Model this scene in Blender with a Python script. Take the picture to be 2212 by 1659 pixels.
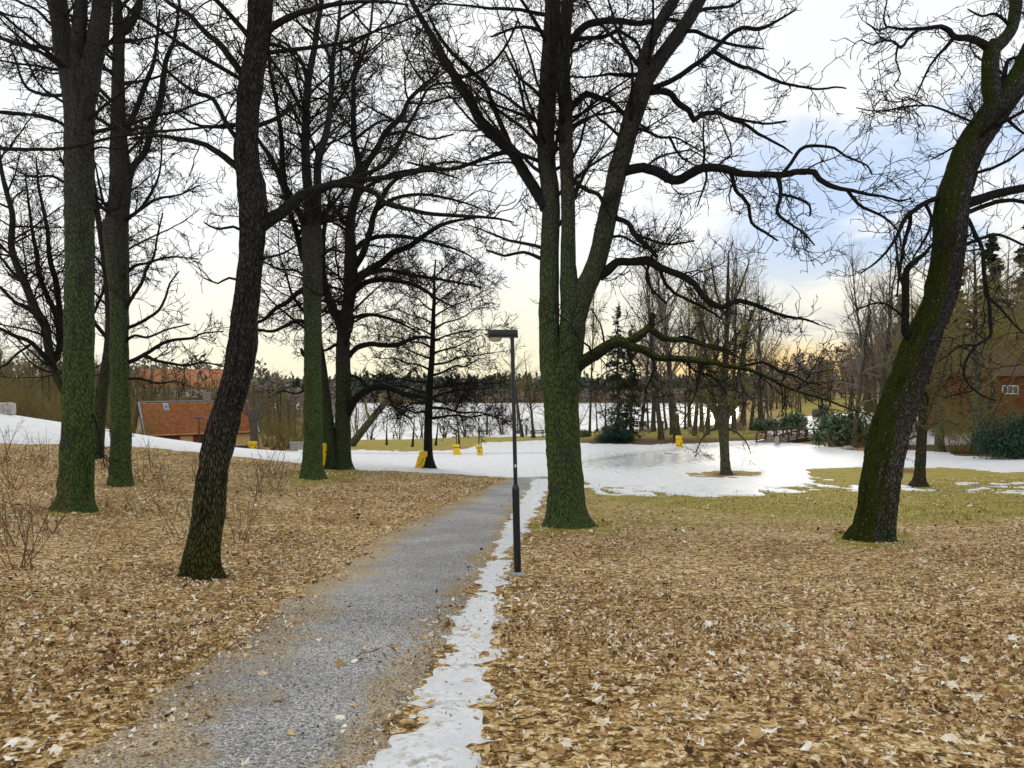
import bpy, math, random
import numpy as np
from mathutils import Vector, Matrix
for _o in list(bpy.data.objects):
    bpy.data.objects.remove(_o)
SC = bpy.context.scene
COL = SC.collection
# ------------------------------------------------------------------ camera, sky, sun, exposure
F = 1663.0            # focal length in pixels of a 2212 px wide picture
CX, CY = 1106.0, 829.5
EYE = 1.6
cam_d = bpy.data.cameras.new('camera')
cam = bpy.data.objects.new('camera', cam_d)
COL.objects.link(cam)
cam.location = (0, 0, EYE)
cam.rotation_euler = (math.radians(90), 0, 0)
cam_d.sensor_width = 36.0
cam_d.lens = F / 2212.0 * 36.0
cam_d.clip_start = 0.05
cam_d.clip_end = 6000
SC.camera = cam
SC.view_settings.view_transform = 'Standard'
SC.view_settings.look = 'None'
SC.view_settings.gamma = 1.0
SC.view_settings.exposure = 0.0
SC.view_settings.use_curve_mapping = False

SUN_EL, SUN_AZ = math.radians(11), math.atan2(620, F)     # azimuth measured from +Y to +X
W = bpy.data.worlds.new('World')
SC.world = W
W.use_nodes = True


class NB:
    """small helper to write node trees"""
    def __init__(self, nt):
        self.nt = nt

    def n(self, typ, **kw):
        nd = self.nt.nodes.new(typ)
        for k, v in kw.items():
            setattr(nd, k, v)
        return nd

    def link(self, a, b):
        self.nt.links.new(a, b)

    def put(self, sock, v):
        if hasattr(v, 'is_linked') or isinstance(v, bpy.types.NodeSocket):
            self.nt.links.new(v, sock)
        elif isinstance(v, (tuple, list)) and len(v) == 3 and sock.type == 'RGBA':
            sock.default_value = (v[0], v[1], v[2], 1)
        else:
            sock.default_value = v

    def math(self, op, a, b=0.0, c=None, clamp=False):
        nd = self.n('ShaderNodeMath', operation=op, use_clamp=clamp)
        self.put(nd.inputs[0], a)
        self.put(nd.inputs[1], b)
        if c is not None:
            self.put(nd.inputs[2], c)
        return nd.outputs[0]

    def vmath(self, op, a, b=(0, 0, 0)):
        nd = self.n('ShaderNodeVectorMath', operation=op)
        self.put(nd.inputs[0], a)
        self.put(nd.inputs[1], b)
        return nd.outputs['Value'] if op == 'DOT_PRODUCT' else nd.outputs[0]

    def ramp(self, v, a, b, smooth=True, lo=0.0, hi=1.0):
        nd = self.n('ShaderNodeMapRange')
        nd.interpolation_type = 'SMOOTHSTEP' if smooth else 'LINEAR'
        nd.clamp = True
        self.put(nd.inputs[0], v)
        self.put(nd.inputs[1], a)
        self.put(nd.inputs[2], b)
        self.put(nd.inputs[3], lo)
        self.put(nd.inputs[4], hi)
        return nd.outputs[0]

    def mix(self, f, a, b, mode='MIX'):
        nd = self.n('ShaderNodeMix', data_type='RGBA', blend_type=mode)
        self.put(nd.inputs[0], f)
        self.put(nd.inputs[6], a)
        self.put(nd.inputs[7], b)
        return nd.outputs[2]

    def noise(self, vec, scale, detail=4.0, rough=0.55, dist=0.0):
        nd = self.n('ShaderNodeTexNoise')
        if vec is not None:
            self.put(nd.inputs['Vector'], vec)
        nd.inputs['Scale'].default_value = scale
        nd.inputs['Detail'].default_value = detail
        nd.inputs['Roughness'].default_value = rough
        nd.inputs['Distortion'].default_value = dist
        return nd.outputs[0]

    def voro(self, vec, scale, feature='F1', out='Distance', rnd=1.0):
        nd = self.n('ShaderNodeTexVoronoi', feature=feature)
        self.put(nd.inputs['Vector'], vec)
        nd.inputs['Scale'].default_value = scale
        nd.inputs['Randomness'].default_value = rnd
        return nd.outputs[out]

    def scale(self, vec, s):
        nd = self.n('ShaderNodeMapping')
        self.put(nd.inputs[0], vec)
        nd.inputs['Scale'].default_value = s
        return nd.outputs[0]

    def cramp(self, v, stops):
        nd = self.n('ShaderNodeValToRGB')
        el = nd.color_ramp.elements
        while len(el) < len(stops):
            el.new(0.5)
        for e, (p, c) in zip(el, stops):
            e.position = p
            e.color = (c[0], c[1], c[2], 1)
        self.put(nd.inputs[0], v)
        return nd.outputs[0]

    def bump(self, h, strength, dist, normal=None):
        nd = self.n('ShaderNodeBump')
        nd.inputs['Strength'].default_value = strength
        nd.inputs['Distance'].default_value = dist
        self.put(nd.inputs['Height'], h)
        if normal is not None:
            self.put(nd.inputs['Normal'], normal)
        return nd.outputs[0]


def build_sky():
    nt = W.node_tree
    nt.nodes.clear()
    b = NB(nt)
    out = b.n('ShaderNodeOutputWorld')
    bg = b.n('ShaderNodeBackground')
    bg.inputs['Strength'].default_value = 0.1
    sky = b.n('ShaderNodeTexSky', sky_type='NISHITA')
    sky.sun_disc = False
    sky.sun_elevation = SUN_EL
    sky.sun_rotation = SUN_AZ
    sky.air_density = 1.0
    sky.dust_density = 1.5
    tc = b.n('ShaderNodeTexCoord')
    d = tc.outputs['Generated']
    sx = b.n('ShaderNodeSeparateXYZ')
    b.link(d, sx.inputs[0])
    x, y, z = sx.outputs
    zz = b.math('ADD', b.math('MAXIMUM', z, 0.0), 0.12)
    cx = b.math('DIVIDE', x, zz)
    cy = b.math('DIVIDE', y, zz)
    cv = b.n('ShaderNodeCombineXYZ')
    b.link(cx, cv.inputs[0])
    b.link(cy, cv.inputs[1])
    n1 = b.noise(b.scale(cv.outputs[0], (1.15, 0.85, 1)), 1.05, 5.0, 0.5, 0.25)
    n2 = b.noise(b.scale(cv.outputs[0], (1.0, 0.7, 1)), 3.1, 5.0, 0.55, 0.4)
    # thin white overcast everywhere, faintly mottled
    white = b.mix(b.ramp(n2, 0.3, 0.7), (9.7, 10.0, 10.3), (10.6, 10.6, 10.4))
    # breaks in the cloud towards the right
    side = b.ramp(x, 0.10, 0.36)
    brk = b.ramp(b.math('ADD', n1, b.math('MULTIPLY', n2, 0.28)), 0.54, 0.70)
    brk = b.math('MULTIPLY', b.math('MULTIPLY', brk, side), b.ramp(z, 0.04, 0.16))
    thin = b.mix(0.12, (5.6, 7.1, 9.6), b.mix(1.0, sky.outputs[0], (6.0, 8.0, 11.0), 'DARKEN'))
    c = b.mix(b.math('MULTIPLY', brk, 0.92), white, thin)
    # warm band at the horizon towards the sun
    sdir = (math.sin(SUN_AZ), math.cos(SUN_AZ), 0.0)
    face = b.vmath('DOT_PRODUCT', d, sdir)
    warm = b.math('MULTIPLY', b.ramp(z, 0.20, -0.02), b.ramp(face, 0.2, 0.95))
    c = b.mix(b.math('MULTIPLY', warm, 0.9), c, (10.4, 9.5, 6.2))
    # orange glow and a grey cloud bar low over the sunset
    s2 = (math.sin(SUN_AZ), math.cos(SUN_AZ), 0.035)
    f2 = b.vmath('DOT_PRODUCT', d, s2)
    glow = b.math('MULTIPLY', b.ramp(f2, 0.972, 0.999), b.ramp(z, 0.065, 0.02))
    c = b.mix(b.math('MULTIPLY', glow, 0.85), c, (11.5, 7.4, 2.4))
    bar = b.math('MULTIPLY', b.math('MULTIPLY', b.ramp(z, 0.045, 0.062), b.ramp(z, 0.10, 0.075)), b.ramp(f2, 0.975, 0.995))
    c = b.mix(b.math('MULTIPLY', bar, b.math('MULTIPLY', b.ramp(n2, 0.35, 0.6), 0.6)), c, (6.6, 6.2, 6.6))
    b.link(c, bg.inputs[0])
    b.link(bg.outputs[0], out.inputs[0])


build_sky()
sun_d = bpy.data.lights.new('sun', 'SUN')
sun_d.energy = 0.9
sun_d.angle = math.radians(14)
sun_d.color = (1.0, 0.90, 0.74)
sun = bpy.data.objects.new('sun', sun_d)
COL.objects.link(sun)
sdv = Vector((math.sin(SUN_AZ) * math.cos(SUN_EL), math.cos(SUN_AZ) * math.cos(SUN_EL), math.sin(SUN_EL)))
sun.rotation_euler = sdv.to_track_quat('Z', 'Y').to_euler()
sun.location = sdv * 60


# ------------------------------------------------------------------ object helpers
def tag(o, label=None, cat=None, group=None, kind=None):
    if label:
        o['label'] = label
    if cat:
        o['category'] = cat
    if group:
        o['group'] = group
    if kind:
        o['kind'] = kind
    return o


def empty(name, loc, label, cat, group=None, rz=0.0, scale=1.0):
    o = bpy.data.objects.new(name, None)
    o.empty_display_size = 0.3
    COL.objects.link(o)
    o.location = loc
    o.rotation_euler = (0, 0, rz)
    o.scale = (scale, scale, scale) if not isinstance(scale, tuple) else scale
    return tag(o, label, cat, group)


def mesh_np(name, V, faces, smooth=True, attrs=None, mats=None):
    """V (n,3); faces: list of integer arrays (m,k)"""
    V = np.asarray(V, dtype=np.float32).reshape(-1, 3)
    me = bpy.data.meshes.new(name)
    me.vertices.add(len(V))
    me.vertices.foreach_set('co', V.ravel())
    faces = [np.asarray(f, dtype=np.int32) for f in faces if len(f)]
    nl = sum(f.size for f in faces)
    npoly = sum(len(f) for f in faces)
    me.loops.add(nl)
    me.polygons.add(npoly)
    me.loops.foreach_set('vertex_index', np.concatenate([f.ravel() for f in faces]))
    tot = np.concatenate([np.full(len(f), f.shape[1], np.int32) for f in faces])
    st = np.zeros(npoly, np.int32)
    st[1:] = np.cumsum(tot)[:-1]
    me.polygons.foreach_set('loop_start', st)
    me.polygons.foreach_set('loop_total', tot)
    me.polygons.foreach_set('use_smooth', np.full(npoly, bool(smooth)))
    if attrs:
        for k, a in attrs.items():
            at = me.attributes.new(k, 'FLOAT', 'POINT')
            at.data.foreach_set('value', np.asarray(a, np.float32).ravel())
    me.update(calc_edges=True)
    return me


def link(name, me, mat, parent=None, kind=None, label=None):
    o = bpy.data.objects.new(name, me)
    COL.objects.link(o)
    if mat is not None and len(me.materials) == 0:
        me.materials.append(mat)
    if parent is not None:
        o.parent = parent
    if kind:
        o['kind'] = kind
    if label:
        o['label'] = label
    return o


class MB:
    """collects simple solids into one mesh"""
    def __init__(self):
        self.V, self.F4, self.F3, self.n = [], [], [], 0

    def add(self, V, F4=None, F3=None, M=None):
        V = np.asarray(V, float).reshape(-1, 3)
        if M is not None:
            A = np.array(M)
            V = V @ A[:3, :3].T + A[:3, 3]
        self.V.append(V)
        if F4 is not None and len(F4):
            self.F4.append(np.asarray(F4, int) + self.n)
        if F3 is not None and len(F3):
            self.F3.append(np.asarray(F3, int) + self.n)
        self.n += len(V)
        return self

    def box(self, c, s, M=None, rz=0.0):
        hx, hy, hz = s[0] / 2, s[1] / 2, s[2] / 2
        V = np.array([(-hx, -hy, -hz), (hx, -hy, -hz), (hx, hy, -hz), (-hx, hy, -hz),
                      (-hx, -hy, hz), (hx, -hy, hz), (hx, hy, hz), (-hx, hy, hz)])
        if rz:
            ca, sa = math.cos(rz), math.sin(rz)
            V = V @ np.array([[ca, sa, 0], [-sa, ca, 0], [0, 0, 1]])
        V = V + np.array(c)
        return self.add(V, [(0, 3, 2, 1), (4, 5, 6, 7), (0, 1, 5, 4), (1, 2, 6, 5), (2, 3, 7, 6), (3, 0, 4, 7)], M=M)

    def rbox(self, c, s, e=0.35, nu=20, nv=12, M=None):
        """cushion: superellipsoid box"""
        u = np.linspace(0, 2 * np.pi, nu, endpoint=False)
        v = np.linspace(-np.pi / 2, np.pi / 2, nv)
        sp = lambda a, p: np.sign(a) * np.abs(a) ** p
        X = sp(np.cos(v)[:, None], e) * sp(np.cos(u)[None], e)
        Y = sp(np.cos(v)[:, None], e) * sp(np.sin(u)[None], e)
        Z = sp(np.sin(v)[:, None], e) * np.ones_like(u)[None]
        V = np.stack([X * s[0] / 2 + c[0], Y * s[1] / 2 + c[1], Z * s[2] / 2 + c[2]], -1).reshape(-1, 3)
        q = []
        for j in range(nv - 1):
            for i in range(nu):
                a = j * nu + i
                b_ = j * nu + (i + 1) % nu
                q.append((a, b_, b_ + nu, a + nu))
        return self.add(V, q, M=M)

    def tube(self, pts, rad, S=10, cap=True, M=None):
        pts = np.asarray(pts, float)
        rad = np.asarray(rad, float) * np.ones(len(pts))
        V, q = tube_arrays(pts[None], rad[None], S)
        self.add(V, q, M=M)
        if cap:
            n = len(pts)
            for k, ring in ((0, range(S)), (n - 1, range(S))):
                base = self.n
                P = V[k * S:(k + 1) * S]
                cen = P.mean(0)
                VV = np.vstack([P, cen])
                t = [(i, (i + 1) % S, S) if k else ((i + 1) % S, i, S) for i in range(S)]
                self.add(VV, None, t, M=M)
        return self

    def mesh(self, name, smooth=False, attrs=None):
        fs = []
        if self.F4:
            fs.append(np.concatenate(self.F4))
        if self.F3:
            fs.append(np.concatenate(self.F3))
        return mesh_np(name, np.concatenate(self.V), fs, smooth, attrs)

    def build(self, name, mat, parent=None, smooth=False, kind=None, label=None):
        return link(name, self.mesh(name, smooth), mat, parent, kind, label)


def tube_arrays(P, R, S):
    """P (N,K,3), R (N,K) -> verts, quads of N open tubes"""
    N, K, _ = P.shape
    T = np.empty_like(P)
    T[:, 1:-1] = P[:, 2:] - P[:, :-2]
    T[:, 0] = P[:, 1] - P[:, 0]
    T[:, -1] = P[:, -1] - P[:, -2]
    T /= np.linalg.norm(T, axis=2, keepdims=True) + 1e-9
    mean = P[:, -1] - P[:, 0]
    mean /= np.linalg.norm(mean, axis=1, keepdims=True) + 1e-9
    ref = np.zeros((N, 3))
    k = np.argmin(np.abs(mean), axis=1)
    ref[np.arange(N), k] = 1.0
    U = ref[:, None, :] - T * np.sum(T * ref[:, None, :], axis=2, keepdims=True)
    U /= np.linalg.norm(U, axis=2, keepdims=True) + 1e-9
    Wv = np.cross(T, U)
    a = np.arange(S) * 2 * np.pi / S
    V = P[:, :, None, :] + R[:, :, None, None] * (np.cos(a)[None, None, :, None] * U[:, :, None, :] + np.sin(a)[None, None, :, None] * Wv[:, :, None, :])
    V = V.reshape(-1, 3)
    n0 = (np.arange(N) * K * S)[:, None, None]
    j = (np.arange(K - 1) * S)[None, :, None]
    i = np.arange(S)[None, None, :]
    i2 = (np.arange(S) + 1) % S
    i2 = i2[None, None, :]
    A = n0 + j + i
    B = n0 + j + i2
    q = np.stack([A, B, B + S, A + S], -1).reshape(-1, 4)
    return V, q


def px(x, y, d):
    return np.array([(x - CX) / F * d, d, EYE - (y - CY) / F * d])


# ------------------------------------------------------------------ terrain
PROF = np.array([(-60, -2.5), (-10, 0.3), (0, 1.6), (4.3, 2.15), (13.2, 3.29), (20.5, 3.77), (46, 5.43), (60, 6.25), (75, 7.0),
                 (95, 7.3), (106, 7.5), (138, 11.9), (455, 12.1), (480, 10.5), (700, 2), (1200, -8), (4000, -20)])
ANCH = [  # pixel x, y, depth of points on the ground
    (1106, 1659, 4.3), (-200, 1659, 4.3), (2400, 1659, 4.3), (1118, 1243, 13.2), (437, 1249, 12.8), (161, 1103, 21), (260, 1050, 29),
    (208, 990, 36), (300, 967, 39), (400, 975, 40), (300, 948, 46), (400, 962, 48), (400, 956, 55), (300, 940, 55), (500, 985, 40), (500, 975, 52), (500, 967, 64), (300, 941, 60), (0, 957, 38), (-250, 925, 38), (675, 1034, 33), (738, 1013, 38), (926, 1013, 40), (1100, 1031, 44), (1225, 1135, 20.5),
    (1880, 1167, 17.5), (2212, 1150, 18.5), (0, 897, 48), (-250, 840, 48), (110, 912, 50), (215, 926, 55), (400, 954, 62), (400, 962, 70), (300, 950, 68), (500, 974, 74), (215, 932, 64), (560, 973, 68),
    (1180, 1025, 46), (1000, 1000, 57), (1036, 985, 75), (800, 976, 72), (891, 966, 90), (835, 961, 92), (850, 956, 98),
    (542, 972, 94), (318, 978, 87), (650, 972, 85), (757, 964, 85), (0, 905, 75), (-200, 890, 75), (300, 880, 140), (0, 850, 140), (600, 900, 150), (200, 850, 250), (500, 850, 250),
    (1273, 941, 92), (1428, 949, 88), (1333, 953, 86), (1466, 967, 80), (1400, 926, 103), (1090, 943, 95), (1165, 945, 92),
    (1568, 1025, 44), (1985, 1052, 35.5), (2113, 981, 62), (2032, 976, 64), (2110, 906, 88), (2250, 900, 88), (2212, 985, 58),
    (1680, 958, 78), (1790, 956, 82), (1640, 950, 84), (1810, 970, 70), (1750, 905, 120), (1880, 885, 150), (1700, 905, 125), (1800, 868, 190),
    (2100, 850, 150), (2300, 840, 150), (1700, 852, 300), (2000, 830, 300)]


def zc(Y):
    return EYE - np.interp(Y, PROF[:, 0], PROF[:, 1])


def warp(X, Y):
    Yp = np.maximum(Y, -4) + 7.0
    return np.stack([np.clip(X / Yp, -1.0, 1.0) * 1.6, np.log(Yp)], -1)


_A = np.array([px(*a) for a in ANCH])
_Z = [a for a in _A]
# the lake bed keeps the plain profile
for _p in ((720, 130), (700, 150), (690, 190), (670, 260), (650, 340), (780, 140), (1000, 140), (1300, 140), (1500, 150), (800, 250), (1100, 250), (1400, 250), (1000, 430), (1500, 430), (600, 430), (300, 480), (1900, 480)):
    _Z.append(np.array([(_p[0] - CX) / F * _p[1], _p[1], zc(_p[1])]))
_Z = np.array(_Z)
_C = warp(_Z[:, 0], _Z[:, 1])
_res = _Z[:, 2] - zc(_Z[:, 1])


def _phi(r):
    return np.where(r > 0, r * r * np.log(r + 1e-12), 0.0) * 0.15 + r * 0.85


_n = len(_C)
_K = _phi(np.linalg.norm(_C[:, None] - _C[None], axis=2))
_P = np.hstack([np.ones((_n, 1)), _C])
_M = np.zeros((_n + 3, _n + 3))
_M[:_n, :_n] = _K - 0.0 * np.eye(_n)
_M[:_n, _n:] = _P
_M[_n:, :_n] = _P.T
_sol = np.linalg.solve(_M, np.concatenate([_res, np.zeros(3)]))


def H(X, Y):
    X = np.atleast_1d(np.asarray(X, float))
    Y = np.atleast_1d(np.asarray(Y, float))
    sh = X.shape
    c = warp(X.ravel(), Y.ravel())
    out = np.empty(len(c))
    for i in range(0, len(c), 20000):
        cc = c[i:i + 20000]
        out[i:i + 20000] = _phi(np.linalg.norm(cc[:, None] - _C[None], axis=2)) @ _sol[:_n] + _sol[_n] + cc @ _sol[_n + 1:]
    Yf = Y.ravel()
    fade = np.clip((Yf - 1.0) / 4.0, 0, 1) * np.clip((900 - Yf) / 400, 0, 1)
    z = zc(Yf) + out * fade
    col = CX + X.ravel() / np.maximum(Yf, 1) * F
    bed = (Yf > 137) & (Yf < 455) & (col > 712) & (col < 1600)
    return np.where(bed, np.minimum(z, EYE - 11.7), z).reshape(sh)


def h1(x, y):
    return float(H([x], [y])[0])


def gp(x, d, dz=0.0):
    """ground point seen in column x at depth d"""
    X = (x - CX) / F * d
    return Vector((X, d, h1(X, d) + dz))


_DD = np.geomspace(2.5, 1500, 1500)


def hit(x, y):
    """where the ray through pixel x, y meets the ground"""
    X = (x - CX) / F * _DD
    Z = EYE - (y - CY) / F * _DD
    below = np.nonzero(Z <= H(X, _DD))[0]
    k = below[0] if len(below) else len(_DD) - 1
    return Vector((X[k], _DD[k], h1(X[k], _DD[k])))


def proj(X, Y, Z):
    Yc = np.maximum(Y, 0.3)
    return CX + X / Yc * F, CY - (Z - EYE) / Yc * F


_rs = np.random.RandomState(5)
_LAT = _rs.rand(256, 256)


def vnoise(x, y):
    """value noise 0..1"""
    xi = np.floor(x).astype(int)
    yi = np.floor(y).astype(int)
    fx = x - xi
    fy = y - yi
    fx = fx * fx * (3 - 2 * fx)
    fy = fy * fy * (3 - 2 * fy)
    g = lambda a, b: _LAT[a % 256, b % 256]
    return (g(xi, yi) * (1 - fx) + g(xi + 1, yi) * fx) * (1 - fy) + (g(xi, yi + 1) * (1 - fx) + g(xi + 1, yi + 1) * fx) * fy


def fbm(x, y, o=4):
    s, a, t = 0, 0.5, 0
    for k in range(o):
        s = s + a * vnoise(x * 2 ** k + 17.3 * k, y * 2 ** k + 9.1 * k)
        t += a
        a *= 0.5
    return s / t


def poly_sd(px_, py_, poly):
    """signed distance in pixels, positive inside"""
    P = np.asarray(poly, float)
    Q = np.roll(P, -1, 0)
    d = np.full(px_.shape, 1e9)
    ins = np.zeros(px_.shape, bool)
    for (ax, ay), (bx, by) in zip(P, Q):
        ex, ey = bx - ax, by - ay
        t = np.clip(((px_ - ax) * ex + (py_ - ay) * ey) / (ex * ex + ey * ey + 1e-9), 0, 1)
        d = np.minimum(d, np.hypot(px_ - ax - t * ex, (py_ - ay - t * ey)))
        c = ((ay > py_) != (by > py_)) & (px_ < (bx - ax) * (py_ - ay) / (by - ay + 1e-12) + ax)
        ins ^= c
    return np.where(ins, d, -d)
# ------------------------------------------------------------------ materials
def new_mat(name, rough=0.8, spec=0.3):
    m = bpy.data.materials.new(name)
    m.use_nodes = True
    nt = m.node_tree
    nt.nodes.clear()
    b = NB(nt)
    o = b.n('ShaderNodeOutputMaterial')
    p = b.n('ShaderNodeBsdfPrincipled')
    p.inputs['Roughness'].default_value = rough
    p.inputs['Specular IOR Level'].default_value = spec
    b.link(p.outputs[0], o.inputs[0])
    b.p = p
    tc = b.n('ShaderNodeTexCoord')
    b.obj = tc.outputs['Object']
    return m, b


def attr(b, name):
    nd = b.n('ShaderNodeAttribute')
    nd.attribute_name = name
    return nd.outputs['Fac']


def mat_plain(name, col, rough=0.7, spec=0.3, var=0.12, scale=6.0, bump=0.0, metal=0.0):
    m, b = new_mat(name, rough, spec)
    n = b.noise(b.obj, scale, 5)
    lo = tuple(c * (1 - var * 1.6) for c in col)
    hi = tuple(min(1, c * (1 + var)) for c in col)
    b.put(b.p.inputs['Base Color'], b.mix(b.ramp(n, 0.3, 0.7), lo, hi))
    b.p.inputs['Metallic'].default_value = metal
    if bump:
        b.put(b.p.inputs['Normal'], b.bump(b.noise(b.obj, scale * 4, 4), bump, 0.02))
    return m


def mat_bark(name, dark=(0.030, 0.028, 0.024), light=(0.115, 0.105, 0.085), green=(0.105, 0.165, 0.042), g_lo=1.0, g_hi=11.5, g_amt=0.9, furrow=26.0,
             moss=None, spots=0.0, bump=0.9):
    m, b = new_mat(name, 0.92, 0.15)
    sx = b.n('ShaderNodeSeparateXYZ')
    b.link(b.obj, sx.inputs[0])
    z = sx.outputs[2]
    v = b.scale(b.obj, (1, 1, 0.22))
    w = b.noise(v, 7.0, 3)
    wv = b.vmath('ADD', v, b.scale(b.n('ShaderNodeTexNoise').outputs['Color'], (0.0, 0.0, 0.0)))
    e = b.voro(v, furrow, 'DISTANCE_TO_EDGE')
    fine = b.noise(b.scale(b.obj, (1, 1, 0.35)), 60.0, 4, 0.6)
    ridge = b.ramp(e, 0.0, 0.22)
    hgt = b.math('ADD', b.math('MULTIPLY', ridge, 0.75), b.math('MULTIPLY', fine, 0.35))
    base = b.mix(b.math('MULTIPLY', ridge, b.ramp(fine, 0.25, 0.75)), dark, light)
    pat = b.noise(b.scale(b.obj, (1, 1, 0.45)), 1.5, 5, 0.6)
    gm = b.math('MULTIPLY', b.ramp(z, g_hi, g_lo), b.ramp(pat, 0.26, 0.50))
    gm = b.math('MULTIPLY', gm, g_amt)
    gcol = b.mix(ridge, tuple(c * 0.26 for c in green), green)
    col = b.mix(gm, base, gcol)
    # high up the bark is bare, its backlit near-black painted into the colour
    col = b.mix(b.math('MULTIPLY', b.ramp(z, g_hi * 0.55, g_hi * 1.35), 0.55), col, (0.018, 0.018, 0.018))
    if moss is not None:
        geo = b.n('ShaderNodeNewGeometry')
        dn = b.vmath('DOT_PRODUCT', geo.outputs['Normal'], moss[0])
        mn = b.noise(b.obj, 4.0, 5, 0.6)
        mf = b.ramp(b.math('ADD', dn, b.math('MULTIPLY', mn, 0.9)), moss[2], moss[2] + 0.25)
        mc = b.mix(b.ramp(b.noise(b.obj, 38.0, 4), 0.3, 0.7), tuple(c * 0.35 for c in moss[1]), moss[1])
        col = b.mix(mf, col, mc)
        hgt = b.math('ADD', hgt, b.math('MULTIPLY', mf, b.math('MULTIPLY', b.noise(b.obj, 45.0, 3), 0.8)))
    if spots:
        sp = b.voro(b.scale(b.obj, (1, 1, 0.5)), 9.0, 'F1')
        col = b.mix(b.ramp(sp, 0.16, 0.10, lo=0, hi=spots), col, (0.34, 0.36, 0.32))
    b.put(b.p.inputs['Base Color'], col)
    b.put(b.p.inputs['Normal'], b.bump(hgt, bump, 0.06))
    return m


M = {}
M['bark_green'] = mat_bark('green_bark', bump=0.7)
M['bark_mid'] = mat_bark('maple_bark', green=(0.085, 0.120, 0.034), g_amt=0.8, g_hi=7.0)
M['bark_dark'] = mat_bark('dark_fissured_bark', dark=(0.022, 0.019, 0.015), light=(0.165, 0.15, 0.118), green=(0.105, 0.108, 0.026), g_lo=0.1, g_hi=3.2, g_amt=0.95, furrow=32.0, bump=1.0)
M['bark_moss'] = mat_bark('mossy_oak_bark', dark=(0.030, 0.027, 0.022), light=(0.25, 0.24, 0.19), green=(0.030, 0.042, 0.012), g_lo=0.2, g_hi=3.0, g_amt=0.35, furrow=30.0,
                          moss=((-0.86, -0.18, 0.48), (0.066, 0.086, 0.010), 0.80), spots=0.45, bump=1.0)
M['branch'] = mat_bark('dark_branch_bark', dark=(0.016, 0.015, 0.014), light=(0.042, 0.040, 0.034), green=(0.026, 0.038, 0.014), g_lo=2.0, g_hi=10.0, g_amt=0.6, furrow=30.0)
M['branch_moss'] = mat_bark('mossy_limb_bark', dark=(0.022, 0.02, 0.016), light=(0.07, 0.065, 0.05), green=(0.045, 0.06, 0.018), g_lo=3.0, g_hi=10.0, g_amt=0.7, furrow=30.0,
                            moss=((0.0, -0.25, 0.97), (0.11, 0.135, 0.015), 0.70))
M['twig'] = mat_plain('dark_twig', (0.022, 0.019, 0.016), 0.9, 0.15)
M['twig_brown'] = mat_plain('brown_twig', (0.17, 0.112, 0.048), 0.9, 0.15)
M['twig_olive'] = mat_plain('olive_twig', (0.20, 0.165, 0.058), 0.9, 0.15)
M['twig_grey'] = mat_plain('grey_twig', (0.185, 0.155, 0.130), 0.9, 0.15)
M['twig_red'] = mat_plain('reddish_twig', (0.19, 0.085, 0.032), 0.9, 0.15)
M['bark_far'] = mat_bark('grey_brown_bark', dark=(0.065, 0.058, 0.040), light=(0.20, 0.185, 0.135), green=(0.115, 0.120, 0.042), g_lo=0.5, g_hi=6.0, g_amt=0.6, furrow=12.0)
M['bark_dead'] = mat_bark('bleached_dead_wood', dark=(0.17, 0.14, 0.11), light=(0.44, 0.40, 0.33), green=(0.2, 0.18, 0.1), g_lo=0.1, g_hi=1.0, g_amt=0.2, furrow=9.0)
M['sapling'] = mat_plain('reddish_brown_shoot', (0.16, 0.085, 0.045), 0.8, 0.25)
M['black'] = mat_plain('black_painted_steel', (0.010, 0.013, 0.020), 0.35, 0.5, 0.25, 9)
M['lamp_lens'] = mat_plain('frosted_lamp_bowl', (0.55, 0.50, 0.36), 0.25, 0.5, 0.15, 20)
M['concrete'] = mat_plain('weathered_concrete', (0.38, 0.37, 0.34), 0.9, 0.2, 0.2, 12, 0.4)
M['yellow'] = mat_plain('yellow_vinyl', (0.86, 0.54, 0.012), 0.42, 0.45, 0.10, 5, 0.15)
M['strap'] = mat_plain('dark_strap', (0.03, 0.022, 0.012), 0.7, 0.3)
M['yell'] = M['yellow']
M['plaster'] = mat_plain('ochre_plaster', (0.66, 0.50, 0.21), 0.9, 0.2, 0.10, 3, 0.2)
M['gable'] = mat_plain('cream_plaster', (0.80, 0.74, 0.60), 0.9, 0.2, 0.08, 3, 0.2)
M['plinth'] = mat_plain('dark_stone_plinth', (0.075, 0.080, 0.072), 0.9, 0.2, 0.3, 5, 0.3)
M['zinc'] = mat_plain('zinc_sheet', (0.28, 0.31, 0.34), 0.45, 0.5, 0.12, 3, 0, 0.4)
M['wood_black'] = mat_plain('tarred_board', (0.030, 0.032, 0.032), 0.8, 0.3)
M['shutter'] = mat_plain('red_shutter_paint', (0.24, 0.018, 0.012), 0.6, 0.3)
M['frame_red'] = mat_plain('dark_red_frame', (0.14, 0.02, 0.015), 0.6, 0.3)
M['white'] = mat_plain('white_paint', (0.78, 0.78, 0.74), 0.6, 0.3, 0.06)
M['brick'] = mat_plain('brick_chimney', (0.30, 0.26, 0.20), 0.9, 0.2, 0.25, 9, 0.3)
M['falu'] = mat_plain('red_brown_boards', (0.16, 0.055, 0.026), 0.9, 0.15, 0.2, 4)
M['wood'] = mat_plain('weathered_brown_wood', (0.115, 0.070, 0.045), 0.85, 0.2, 0.3, 8, 0.3)
M['wood_grey'] = mat_plain('grey_weathered_wood', (0.15, 0.15, 0.14), 0.85, 0.2, 0.3, 8, 0.3)
M['granite'] = mat_plain('pale_granite', (0.40, 0.37, 0.32), 0.9, 0.2, 0.25, 6, 0.5)
M['boulder'] = mat_plain('dark_boulder', (0.13, 0.115, 0.095), 0.9, 0.2, 0.3, 3, 0.6)
M['needle'] = mat_plain('dark_spruce_needles', (0.040, 0.066, 0.024), 0.8, 0.2, 0.4, 1.5)
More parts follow.
